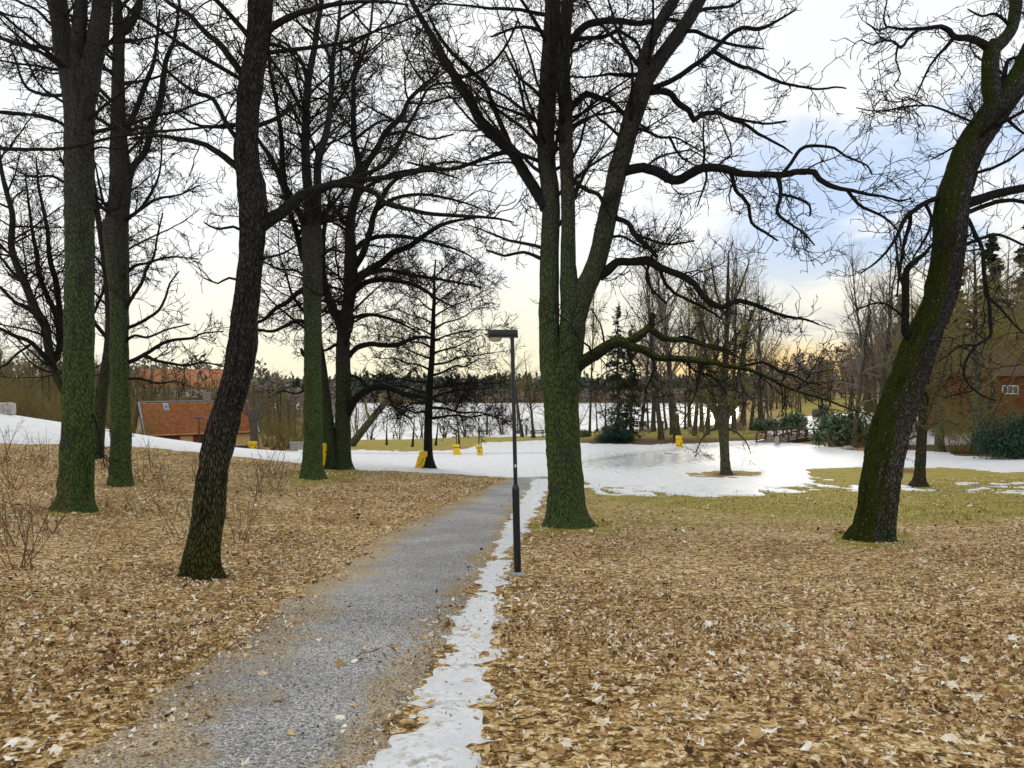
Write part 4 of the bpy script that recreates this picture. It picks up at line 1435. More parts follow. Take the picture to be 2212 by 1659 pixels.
# --- leaning tree nearest the camera, left of the path
t = Tree('oak_tree', 'dark leaning tree with fissured bark nearest the camera, left of the gravel path', 437, 12.8, (M['bark_dark'], M['branch'], M['twig']), 31, dens=0.85, style='oak')
t.trunk([(437, 1249, 100), (437, 1232, 84), (438, 1195, 72), (450, 1106, 66), (462, 1006, 62), (474, 953, 65), (491, 886, 60), (519, 786, 58), (529, 686, 54), (540, 586, 50), (545, 500, 52), (546, 433, 58), (533, 333, 49), (534, 267, 45), (541, 183, 50), (550, 133, 47), (559, 67, 48), (563, 0, 49), (568, -100, 46), (572, -250, 36), (580, -400, 24), (585, -560, 8)], 0.02, S=52, flare=0.32, rough=0.075)
for pts, k in [
    ([(560, 485, 40), (583, 475, 30), (606, 460, 26), (633, 437, 24), (660, 420, 22), (693, 407, 20), (726, 397, 17), (766, 390, 14), (806, 387, 12), (860, 380, 10), (920, 367, 7), (986, 363, 5)], 0.35),
    ([(680, 410, 14), (700, 403, 13), (753, 400, 12), (810, 417, 11), (833, 440, 11), (886, 453, 10), (936, 463, 9), (1003, 467, 8), (1060, 470, 6), (1110, 480, 3)], -0.2),
    ([(726, 397, 12), (745, 388, 11), (786, 377, 10), (836, 350, 10), (870, 293, 9), (903, 233, 7), (930, 187, 6), (983, 177, 4)], 0.5),
    ([(535, 175, 20), (523, 160, 16), (500, 130, 15), (473, 93, 14), (443, 70, 12), (410, 33, 11), (367, 7, 9), (330, -30, 6)], 0.3),
    ([(520, 310, 14), (507, 293, 11), (480, 250, 10), (460, 213, 10), (427, 203, 9), (393, 180, 7), (357, 150, 6), (330, 120, 4)], -0.3),
    ([(522, 368, 20), (507, 357, 16), (473, 330, 14), (433, 310, 11), (390, 300, 9), (333, 293, 7), (280, 300, 5)], 0.2),
    ([(570, 75, 20), (586, 60, 16), (620, 40, 14), (666, 23, 12), (740, 7, 9), (820, 3, 6), (880, 10, 4)], -0.3),
    ([(568, 92, 9), (590, 95, 8), (620, 107, 6), (650, 137, 5), (683, 173, 4)], 0.3),
    ([(556, 560, 8), (580, 555, 6), (610, 548, 5), (640, 530, 4)], -0.4),
    ([(534, 505, 7), (505, 490, 6), (470, 495, 5), (440, 480, 3)], -0.4),
    ([(520, 610, 6), (495, 600, 5), (470, 612, 4), (440, 600, 3)], 0.3),
    ([(566, -60, 18), (600, -100, 14), (660, -150, 10), (720, -190, 5)], 0.3),
    ([(566, -120, 18), (530, -180, 13), (480, -230, 9), (420, -260, 5)], -0.3),
]:
    t.limb(pts, k, tw=0.9)

t.extra(12, -350, 420, 1.8, 4.0, 0.045, src=0)

# --- a tree just outside the frame whose limbs hang into the picture on the left
t = Tree('oak_tree', 'tree beyond the left edge of the picture reaching in with long bare limbs', -360, 14.0, (M['bark_dark'], M['branch'], M['twig']), 36, dens=0.7, style='oak')
t.trunk([(-360, 1330, 110), (-360, 1200, 80), (-355, 900, 70), (-350, 500, 60), (-345, 200, 46), (-340, -200, 26), (-338, -420, 8)], 0.0, S=32)
for pts, k in [
    ([(-350, 420, 26), (-250, 370, 20), (-120, 325, 14), (-40, 315, 11), (0, 320, 9), (67, 323, 8), (143, 320, 7), (217, 303, 7), (267, 293, 6), (333, 285, 6), (400, 280, 5), (477, 273, 5), (520, 283, 3)], -0.1),
    ([(-348, 300, 22), (-200, 270, 15), (-60, 245, 9), (0, 242, 8), (60, 247, 6), (120, 262, 4)], 0.1),
    ([(-345, 160, 20), (-200, 110, 14), (-60, 60, 9), (20, 90, 6), (80, 110, 4)], 0.1),
    ([(-345, 60, 18), (-220, 0, 12), (-90, -20, 8), (10, 30, 5), (70, 40, 3)], 0.0),
    ([(-348, 520, 20), (-220, 490, 13), (-100, 500, 8), (-10, 530, 5), (40, 560, 3)], 0.0),
]:
    t.limb(pts, k, tw=0.7)

# --- thick green trunk at left
t = Tree('maple_tree', 'thick straight tree with green bark splitting into three stems, nearest the left edge', 161, 21.0, (M['bark_green'], M['branch'], M['twig']), 41, dens=0.95)
t.trunk([(161, 1103, 92), (163, 1085, 76), (166, 1050, 68), (169, 950, 65), (170, 850, 62), (171, 700, 58), (172, 553, 57), (172, 400, 57), (172, 260, 58), (172, 200, 66), (172, 160, 70)], S=52, flare=0.26, rough=0.045)
t.stem([(156, 190, 44), (148, 150, 40), (137, 110, 37), (133, 67, 37), (124, 0, 36), (115, -100, 31), (100, -300, 17), (95, -430, 5)], 0.1, S=26)
t.stem([(172, 185, 40), (170, 140, 33), (170, 90, 30), (173, 33, 27), (176, 0, 25), (180, -120, 20), (185, -340, 6)], -0.1, S=24)
t.stem([(186, 200, 48), (195, 150, 43), (208, 100, 41), (215, 60, 40), (222, 0, 37), (235, -120, 29), (255, -320, 13), (262, -430, 4)], -0.05, S=26)
for pts, k in [
    ([(150, 212, 10), (138, 206, 8), (110, 207, 8), (70, 197, 7), (53, 183, 6), (43, 160, 5), (33, 127, 4), (20, 97, 3)], 0.3),
    ([(150, 280, 9), (130, 265, 7), (93, 250, 6), (27, 247, 5), (-10, 242, 4)], -0.3),
    ([(134, 118, 11), (118, 108, 8), (80, 100, 8), (37, 95, 7), (20, 87, 7), (-15, 80, 5)], 0.2),
    ([(124, 62, 9), (110, 53, 7), (77, 20, 6), (43, 5, 5), (10, -20, 3)], -0.3),
    ([(198, 110, 9), (215, 99, 6), (233, 97, 5), (267, 87, 5), (285, 84, 3)], -0.4),
    ([(190, 330, 7), (215, 318, 5), (250, 322, 4), (290, 310, 3)], -0.3),
    ([(150, 400, 7), (110, 380, 6), (70, 382, 5), (20, 360, 3)], 0.4),
    ([(188, 470, 6), (215, 450, 5), (240, 455, 4), (280, 440, 3)], 0.5),
    ([(130, -20, 14), (90, -60, 10), (40, -80, 7), (-20, -90, 4)], 0.2),
    ([(190, 880, 5), (205, 905, 4), (218, 960, 3), (226, 1010, 2)], -0.3),
]:
    t.limb(pts, k, tw=0.9)

t.extra(7, -250, 330, 2.2, 4.6, 0.055, src=0)
t.extra(5, -300, 100, 2.0, 4.0, 0.045, src=1)
t.extra(5, -300, 100, 2.0, 4.0, 0.045, src=3)

# --- slimmer green trunk just behind it
t = Tree('maple_tree', 'slim straight tree with green bark just right of the thick three-stemmed trunk at left', 260, 29.0, (M['bark_green'], M['branch'], M['twig']), 51, dens=0.85)
t.trunk([(260, 1050, 54), (260, 1030, 46), (260, 1000, 42), (261, 886, 39), (258, 753, 36), (258, 650, 36), (253, 560, 46), (250, 500, 47), (256, 440, 41), (261, 380, 42), (258, 333, 37), (256, 267, 30), (255, 200, 26), (256, 133, 23), (257, 67, 23), (254, 30, 19), (250, -50, 14), (248, -200, 6), (247, -260, 3)], S=40, flare=0.26, rough=0.045)
for pts, k in [
    ([(262, 68, 20), (275, 62, 18), (290, 37, 16), (300, 10, 13), (310, -80, 8), (318, -160, 4)], -0.2),
    ([(266, 400, 22), (277, 383, 18), (290, 357, 15), (310, 333, 14), (320, 307, 14), (333, 260, 13), (347, 220, 12), (353, 167, 12), (360, 127, 10), (375, 90, 8), (385, 30, 6), (390, -40, 3)], 0.2),
    ([(264, 290, 14), (275, 272, 12), (295, 235, 12), (307, 200, 11), (320, 167, 10), (333, 133, 8), (340, 80, 6), (345, 20, 4)], -0.35),
    ([(252, 130, 8), (240, 115, 7), (230, 100, 7), (230, 70, 6), (222, 30, 4)], 0.3),
    ([(252, 230, 10), (240, 217, 8), (220, 197, 8), (210, 180, 7), (190, 120, 4)], 0.35),
    ([(267, 712, 9), (277, 708, 8), (310, 693, 7), (343, 670, 6), (357, 643, 5), (367, 613, 4), (387, 586, 3)], 0.2),
    ([(268, 788, 11), (278, 783, 10), (300, 773, 9), (333, 753, 8), (367, 736, 7), (417, 730, 6), (437, 720, 4), (483, 716, 3)], 0.35),
    ([(312, 768, 8), (340, 780, 7), (370, 785, 6), (403, 790, 5), (436, 783, 4), (490, 792, 3)], -0.3),
    ([(266, 672, 10), (275, 660, 8), (287, 640, 8), (307, 610, 7), (317, 580, 6), (333, 553, 5), (340, 510, 4), (352, 460, 3)], -0.2),
    ([(268, 740, 7), (290, 725, 6), (320, 728, 5), (360, 712, 4), (410, 700, 3)], -0.4),
    ([(265, 600, 8), (290, 575, 7), (320, 568, 5), (370, 555, 4), (430, 560, 3)], 0.4),
    ([(268, 480, 9), (300, 455, 7), (340, 430, 6), (390, 420, 4), (430, 400, 3)], -0.4),
    ([(244, 470, 8), (225, 440, 6), (215, 400, 5), (205, 350, 3)], 0.4),
    ([(268, 820, 6), (300, 818, 5), (340, 828, 4), (380, 822, 3)], 0.2),
]:
    t.limb(pts, k, tw=1.1)

t.extra(18, -150, 620, 2.5, 5.5, 0.060, src=0)

# --- several-stemmed tree behind these two, its limbs spreading left
t = Tree('maple_tree', 'tree with many fanned out stems half hidden behind the thick green trunk at left', 205, 36.0, (M['bark_mid'], M['branch'], M['twig']), 61, dens=0.8)
t.trunk([(208, 990, 32), (211, 975, 27), (213, 945, 24), (217, 886, 24), (222, 840, 25), (231, 786, 22), (236, 720, 18), (235, 650, 16), (226, 560, 14), (215, 490, 12), (205, 420, 10), (195, 340, 7), (185, 250, 3)], S=28, rough=0.04)
t.stem([(213, 950, 26), (190, 905, 22), (165, 880, 18), (138, 846, 15), (123, 816, 15), (110, 780, 17), (97, 703, 19), (80, 676, 19), (57, 620, 16), (40, 580, 15), (30, 553, 14), (24, 520, 13), (27, 467, 12), (13, 410, 10), (3, 367, 8), (-5, 300, 5), (-10, 220, 3)], -0.1, S=18, sub=0.9)
for pts, k in [
    ([(112, 790, 14), (128, 750, 13), (123, 686, 12), (100, 636, 11), (83, 586, 10), (80, 553, 9), (70, 500, 7), (62, 440, 5), (55, 380, 3)], 0.3),
    ([(165, 880, 16), (150, 800, 14), (137, 730, 13), (127, 653, 12), (120, 603, 12), (113, 580, 11), (107, 553, 10), (103, 500, 8), (93, 450, 7), (83, 400, 5), (78, 340, 3)], 0.2),
    ([(118, 800, 12), (110, 786, 11), (67, 740, 9), (33, 726, 8), (0, 710, 7), (-30, 690, 5)], -0.3),
    ([(85, 690, 10), (75, 678, 8), (50, 660, 8), (33, 653, 7), (0, 620, 6), (-30, 600, 4)], 0.3),
    ([(233, 770, 10), (237, 740, 8), (200, 690, 8), (206, 670, 6), (225, 620, 6), (230, 560, 5)], 0.3),
    ([(55, 615, 8), (28, 590, 6), (5, 560, 5), (-20, 540, 3)], 0.3),
    ([(70, 742, 6), (40, 762, 5), (10, 790, 4), (-20, 795, 3)], 0.3),
    ([(140, 745, 7), (160, 690, 6), (190, 640, 5), (200, 590, 4)], 0.2),
    ([(215, 880, 7), (190, 850, 6), (160, 810, 5), (140, 790, 3)], 0.4),
]:
    t.limb(pts, k, tw=1.2)

t.extra(12, 250, 700, 2.5, 5.5, 0.055, src=0)
t.extra(9, 250, 700, 2.5, 5.0, 0.050, src=1)

# --- straight green tree left of the middle
t = Tree('maple_tree', 'straight tall green trunk standing in front of the double trunk, left of the middle', 675, 33.0, (M['bark_green'], M['branch'], M['twig']), 71, dens=0.9)
t.trunk([(675, 1034, 60), (675, 1020, 50), (676, 985, 43), (677, 920, 39), (676, 820, 37), (675, 720, 37), (675, 653, 39), (675, 586, 41), (674, 530, 43), (673, 490, 42)], S=40, flare=0.3, rough=0.045)
t.stem([(670, 500, 30), (668, 433, 24), (663, 383, 21), (660, 333, 19), (660, 283, 18), (661, 233, 17), (663, 200, 16), (670, 150, 14), (680, 100, 13), (686, 50, 11), (693, 20, 10), (700, -60, 7), (706, -150, 3)], 0.1, S=18)
t.stem([(682, 510, 24), (687, 450, 16), (686, 400, 17), (687, 350, 17), (696, 317, 17), (706, 283, 15), (713, 233, 13), (716, 183, 12), (718, 133, 11), (723, 100, 9), (730, 67, 8), (733, 33, 7), (740, -40, 4), (744, -100, 2)], -0.15, S=18)
for pts, k in [
    ([(664, 570, 16), (653, 553, 13), (640, 500, 12), (626, 457, 13), (616, 400, 12), (610, 350, 12), (608, 300, 11), (596, 217, 9), (583, 150, 7), (580, 100, 6), (572, 30, 4)], 0.2),
    ([(662, 495, 14), (645, 460, 12), (630, 430, 12), (610, 390, 11), (588, 345, 10), (560, 305, 8), (530, 250, 6), (505, 180, 4)], -0.3),
    ([(655, 240, 10), (645, 225, 9), (623, 183, 8), (596, 143, 6), (583, 123, 5), (560, 80, 3)], -0.3),
    ([(664, 180, 8), (650, 130, 7), (620, 97, 6), (596, 83, 5), (570, 60, 3)], 0.3),
    ([(664, 640, 13), (653, 626, 11), (620, 653, 10), (596, 666, 9), (570, 690, 7), (540, 700, 5), (510, 690, 3)], 0.2),
    ([(664, 700, 11), (655, 696, 10), (640, 693, 9), (613, 706, 8), (586, 716, 7), (553, 713, 6), (520, 730, 3)], -0.3),
    ([(660, 770, 9), (653, 762, 8), (651, 752, 6)], 0.1),
    ([(690, 480, 8), (720, 440, 7), (750, 400, 6), (780, 340, 5), (800, 280, 3)], 0.2),
    ([(688, 560, 7), (715, 540, 6), (745, 545, 5), (790, 530, 4), (840, 535, 3)], -0.3),
    ([(720, 230, 7), (745, 195, 6), (770, 140, 5), (785, 90, 3)], -0.3),
    ([(689, 345, 7), (670, 300, 5), (640, 290, 4), (600, 270, 3)], -0.4),
    ([(665, 840, 5), (640, 850, 4), (610, 845, 3), (580, 860, 2)], 0.2),
    ([(664, 600, 6), (640, 585, 5), (600, 580, 4), (560, 560, 3)], 0.5),
]:
    t.limb(pts, k, tw=1.15)

t.extra(14, 120, 720, 2.5, 6.0, 0.060, src=0)
t.extra(8, -60, 420, 2.5, 5.0, 0.050, src=1)
t.extra(8, -60, 420, 2.5, 5.0, 0.050, src=2)

# --- double trunk right of it, long arching limbs
t = Tree('maple_tree', 'double trunked dark tree with long arching limbs, beside the straight green trunk', 735, 38.0, (M['bark_mid'], M['branch'], M['twig']), 81, dens=0.95)
t.trunk([(737, 1013, 58), (738, 1000, 46), (739, 970, 37), (741, 886, 32), (741, 786, 31), (742, 720, 29), (747, 686, 27), (753, 653, 27), (756, 620, 28), (758, 570, 29), (757, 530, 24), (756, 490, 20), (760, 460, 19), (767, 433, 19), (776, 400, 19), (783, 365, 18)], S=36, flare=0.26, rough=0.045)
t.stem([(716, 1012, 36), (714, 1000, 30), (711, 953, 28), (707, 900, 25), (703, 853, 22), (697, 790, 16), (688, 720, 12), (690, 640, 9), (696, 560, 5)], 0.1, S=20, sub=0.5, d0=37.6)
t.stem([(780, 385, 18), (773, 340, 14), (766, 310, 12), (763, 280, 11), (764, 230, 10), (763, 187, 9), (768, 160, 8), (780, 130, 7), (790, 100, 6), (800, 60, 5), (806, 0, 4), (812, -60, 2)], 0.1, S=14)
t.stem([(783, 375, 16), (794, 352, 14), (815, 320, 13), (835, 283, 12), (866, 253, 11), (883, 217, 9), (906, 193, 8), (940, 160, 5), (960, 120, 3)], -0.15, S=14)
t.stem([(744, 705, 22), (728, 684, 20), (716, 663, 18), (706, 630, 16), (700, 597, 13), (697, 560, 12), (700, 500, 9), (710, 440, 6), (715, 380, 3)], 0.2, S=16)
for pts, k in [
    ([(748, 900, 20), (757, 880, 17), (773, 856, 15), (793, 843, 13), (820, 835, 13), (846, 840, 12), (870, 850, 11), (903, 856, 9), (935, 862, 6), (970, 875, 3)], -0.2),
    ([(748, 775, 14), (757, 765, 12), (773, 750, 12), (800, 743, 11), (830, 746, 11), (860, 745, 10), (886, 733, 9), (916, 728, 7), (950, 735, 4)], 0.2),
    ([(758, 635, 16), (770, 626, 13), (786, 613, 12), (806, 606, 12), (843, 605, 10), (886, 613, 9), (916, 626, 8), (946, 646, 6), (985, 665, 3)], -0.25),
    ([(762, 615, 22), (775, 600, 19), (800, 583, 17), (830, 563, 15), (850, 545, 13), (886, 530, 11), (930, 500, 9), (970, 480, 7), (1030, 470, 4)], 0.15),
    ([(795, 588, 11), (815, 585, 10), (836, 583, 9), (886, 593, 8), (946, 603, 6), (1003, 613, 5), (1040, 622, 3)], -0.35),
    ([(765, 575, 18), (783, 550, 15), (800, 500, 14), (807, 467, 13), (822, 433, 12), (843, 400, 10), (870, 380, 8), (930, 370, 5), (990, 385, 3)], -0.1),
    ([(812, 455, 9), (850, 430, 8), (900, 420, 7), (950, 425, 6), (1010, 440, 4), (1060, 460, 2)], 0.3),
    ([(770, 425, 10), (800, 400, 9), (850, 375, 8), (905, 365, 6), (965, 350, 5), (1030, 355, 3)], 0.3),
    ([(760, 545, 12), (790, 520, 11), (830, 510, 9), (880, 512, 8), (940, 525, 6), (1000, 545, 4), (1040, 570, 2)], 0.0),
    ([(757, 500, 8), (735, 470, 7), (715, 440, 6), (690, 390, 4)], 0.3),
    ([(768, 300, 7), (800, 275, 6), (830, 260, 5), (880, 262, 4), (930, 250, 3)], 0.3),
    ([(757, 745, 8), (745, 740, 8), (725, 745, 7), (708, 755, 6), (690, 760, 4)], -0.4),
    ([(752, 690, 9), (790, 680, 8), (830, 685, 7), (870, 700, 5), (910, 722, 3)], 0.4),
    ([(752, 810, 8), (770, 815, 7), (785, 825, 6), (800, 845, 4), (812, 870, 3)], 0.2),
    ([(835, 838, 6), (846, 870, 5), (860, 890, 4), (890, 905, 3)], -0.2),
    ([(763, 230, 6), (740, 180, 5), (735, 130, 4), (742, 80, 3)], -0.2),
    ([(840, 290, 7), (880, 285, 6), (930, 300, 5), (980, 290, 3)], -0.3),
]:
    t.limb(pts, k, tw=1.2)

t.extra(20, 360, 760, 3.0, 7.0, 0.065, up=0.02, src=0)
t.extra(8, 0, 360, 2.5, 5.0, 0.05, src=2)
t.extra(10, 120, 360, 2.5, 5.0, 0.05, src=3)

# --- young tiered tree with the yellow cushion
t = Tree('young_oak_tree', 'slender tree with level tiers of branches and a yellow cushion at its foot', 926, 40.0, (M['branch'], M['branch'], M['twig']), 91, dens=1.1)
t.trunk([(926, 1013, 34), (926, 1004, 27), (925, 980, 20), (925, 930, 17), (927, 850, 15), (931, 800, 13), (934, 753, 11), (936, 686, 9), (938, 640, 7), (938, 600, 5), (941, 560, 3)], S=24, flare=0.3, rough=0.03)
_r = random.Random(7)
for (y0, side, ln, rise) in [(905, 1, 150, -10), (895, -1, 70, -6), (880, 1, 175, 22), (868, -1, 90, 12), (862, 1, 150, -35), (850, -1, 120, -30), (838, 1, 165, -18), (825, -1, 105, -10), (812, 1, 130, -45), (800, -1, 130, -38), (788, 1, 160, -38), (775, -1, 110, -50),
                             (765, 1, 120, -48), (752, -1, 120, -32), (738, 1, 150, -42), (725, -1, 100, -55), (712, 1, 120, -60), (700, -1, 95, -40), (685, 1, 125, -70), (672, -1, 90, -60), (660, 1, 110, -85), (648, -1, 70, -60), (632, 1, 80, -70), (615, -1, 55, -55), (600, 1, 60, -60)]:
    x0 = float(np.interp(y0, [560, 640, 753, 850, 1013], [941, 938, 934, 927, 926]))
    w0 = 3.2 + 3.2 * (y0 - 560) / 340
    pts = [(x0, y0, w0 + 1)]
    for j in range(1, 6):
        f = j / 5
        pts.append((x0 + side * ln * f, y0 + rise * f + 0.10 * ln * (f * f - f * 0.5) + _r.uniform(-5, 5), w0 * (1 - 0.75 * f)))
    t.limb(pts, _r.uniform(-0.9, 0.9), tw=1.8, S=6)

# --- two small trees on the right
t = Tree('lime_tree', 'small tree with a dark trunk standing in the ice at right of the middle', 1568, 44.0, (M['bark_far'], M['bark_far'], M['twig_olive']), 101, dens=0.95)
t.trunk([(1568, 1025, 30), (1567, 1015, 24), (1566, 990, 21), (1564, 950, 21), (1563, 930, 24), (1562, 905, 26), (1564, 880, 20), (1566, 840, 15), (1568, 780, 12), (1570, 700, 10), (1572, 640, 8), (1573, 580, 5), (1574, 540, 2)], S=26, flare=0.25, rough=0.03)
for pts, k in [
    ([(1558, 920, 16), (1546, 890, 14), (1538, 850, 12), (1530, 800, 10), (1520, 740, 8), (1510, 680, 6), (1500, 630, 3)], 0.2),
    ([(1566, 910, 14), (1580, 880, 12), (1588, 840, 10), (1600, 790, 8), (1610, 730, 6), (1625, 670, 4)], -0.2),
    ([(1552, 905, 9), (1530, 875, 8), (1500, 850, 6), (1480, 830, 4)], 0.4),
    ([(1575, 890, 9), (1600, 870, 7), (1630, 860, 5), (1660, 870, 3)], -0.3),
    ([(1567, 810, 7), (1545, 770, 6), (1520, 700, 5), (1510, 650, 3)], -0.4),
    ([(1569, 760, 7), (1595, 720, 6), (1620, 690, 5), (1640, 640, 3)], 0.4),
    ([(1571, 690, 6), (1550, 640, 5), (1540, 590, 4), (1535, 560, 2)], 0.3),
    ([(1571, 670, 6), (1595, 630, 5), (1610, 590, 4), (1620, 560, 2)], -0.3),
    ([(1556, 925, 6), (1535, 930, 5), (1515, 950, 4), (1505, 975, 2)], 0.3),
    ([(1570, 925, 6), (1592, 935, 5), (1612, 955, 3), (1622, 980, 2)], -0.3),
]:
    t.limb(pts, k, S=7, tw=1.5)
t = Tree('lime_tree', 'small spotted trunk on the brown leaf patch just right of the leaning mossy tree', 1985, 35.5, (mat_bark('spotted_bark', dark=(0.035, 0.032, 0.022), light=(0.12, 0.105, 0.075), green=(0.07, 0.075, 0.025), g_lo=0.2, g_hi=5.0, g_amt=0.6, furrow=22.0, spots=0.8), M['bark_far'], M['twig_olive']), 103, dens=1.0)
t.trunk([(1985, 1052, 44), (1986, 1040, 30), (1987, 1020, 23), (1989, 980, 21), (1991, 940, 20), (1994, 900, 20), (1998, 860, 16), (2003, 800, 13), (2008, 740, 10), (2012, 680, 8), (2016, 610, 5), (2018, 560, 2)], S=26, flare=0.4, rough=0.05)
for pts, k in [
    ([(1990, 950, 10), (1980, 920, 8), (1970, 890, 7), (1960, 850, 5), (1950, 810, 3)], 0.3),
    ([(1996, 905, 12), (2012, 870, 10), (2030, 830, 8), (2045, 780, 6), (2060, 730, 4)], -0.3),
    ([(1994, 890, 9), (1985, 850, 8), (1975, 800, 6), (1970, 750, 4)], -0.3),
    ([(1998, 930, 7), (2020, 915, 6), (2050, 910, 5), (2080, 925, 3)], 0.3),
    ([(2004, 800, 7), (2030, 770, 6), (2070, 750, 4), (2100, 740, 3)], 0.4),
    ([(2003, 830, 7), (1985, 790, 5), (1960, 770, 4), (1930, 760, 3)], 0.4),
    ([(1990, 940, 6), (1970, 945, 5), (1950, 960, 4), (1935, 985, 2)], -0.3),
    ([(2009, 730, 6), (1990, 690, 5), (1970, 660, 3)], 0.3),
    ([(2012, 700, 6), (2040, 670, 5), (2070, 640, 3)], -0.3),
    ([(2000, 850, 7), (2035, 850, 6), (2070, 860, 4), (2110, 850, 3)], -0.3),
]:
    t.limb(pts, k, S=7, tw=1.7)
# ------------------------------------------------------------------ buildings
def window(parent, M4, w, h, bars, frame_mat, name='window', depth=0.08):
    """frame with panes; built in the wall plane x-z, facing -y"""
    m = MB()
    t = 0.07
    for cx, cz, sx, sz in ((0, h / 2 - t / 2, w, t), (0, -h / 2 + t / 2, w, t)):
        m.box((cx, 0, cz), (sx, depth, sz))
    for cx in (-w / 2 + t / 2, w / 2 - t / 2):
        m.box((cx, 0, 0), (t, depth - 0.004, h - 2 * t))
    for i in range(1, bars):
        m.box((-w / 2 + w * i / bars, 0, 0), (t * 0.7, depth - 0.01, h - 2 * t))
    f = m.build(name, frame_mat, parent)
    f.matrix_local = M4
    for i in range(bars):
        g = MB().box((-w / 2 + w * (i + 0.5) / bars, 0.02, 0), (w / bars - t * 0.5, 0.02, h - t))
        g.build('pane', M['glass'], f)
    return f


def tiled_slope(L, run, rise, nx, ny, name, parent, M4):
    """pantile courses: a wavy sheet stepping down the slope; x along eaves, from ridge to eave"""
    per = 6
    n = nx * per + 1
    x = np.linspace(0, L, n)
    wav = 0.05 * np.sin(np.linspace(0, nx * 2 * np.pi, n)) + 0.02 * np.sin(np.linspace(0, nx * 4 * np.pi, n))
    sl = math.hypot(run, rise)
    nv = np.array([0, -rise / sl, run / sl])
    nv[1], nv[2] = -rise / sl, run / sl
    V, Q = [], []
    rng = np.random.RandomState(3)
    rnd = rng.randn(ny + 1, nx) * 0.008
    for r in range(ny):
        for e in (0, 1):
            s = (r + e * 1.06) / ny
            lift = 0.06 + (0.055 if e else -0.02)
            jit = np.repeat(rnd[r], per)[:n - 1]
            jit = np.concatenate([jit, jit[-1:]])
            y = -s * run
            z = -s * rise
            V.append(np.stack([x, np.full(n, y) + nv[1] * (wav + lift + jit), np.full(n, z) + nv[2] * (wav + lift + jit)], -1))
    V = np.concatenate(V)
    for r in range(ny):
        a = (2 * r) * n + np.arange(n - 1)
        Q.append(np.stack([a, a + n, a + n + 1, a + 1], -1))
        if r < ny - 1:
            b_ = (2 * r + 1) * n + np.arange(n - 1)
            Q.append(np.stack([b_, b_ + n, b_ + n + 1, b_ + 1], -1))
    o = link(name, mesh_np(name, V, [np.concatenate(Q)], True), M['tiles'], parent, 'stuff')
    o.matrix_local = M4
    return o


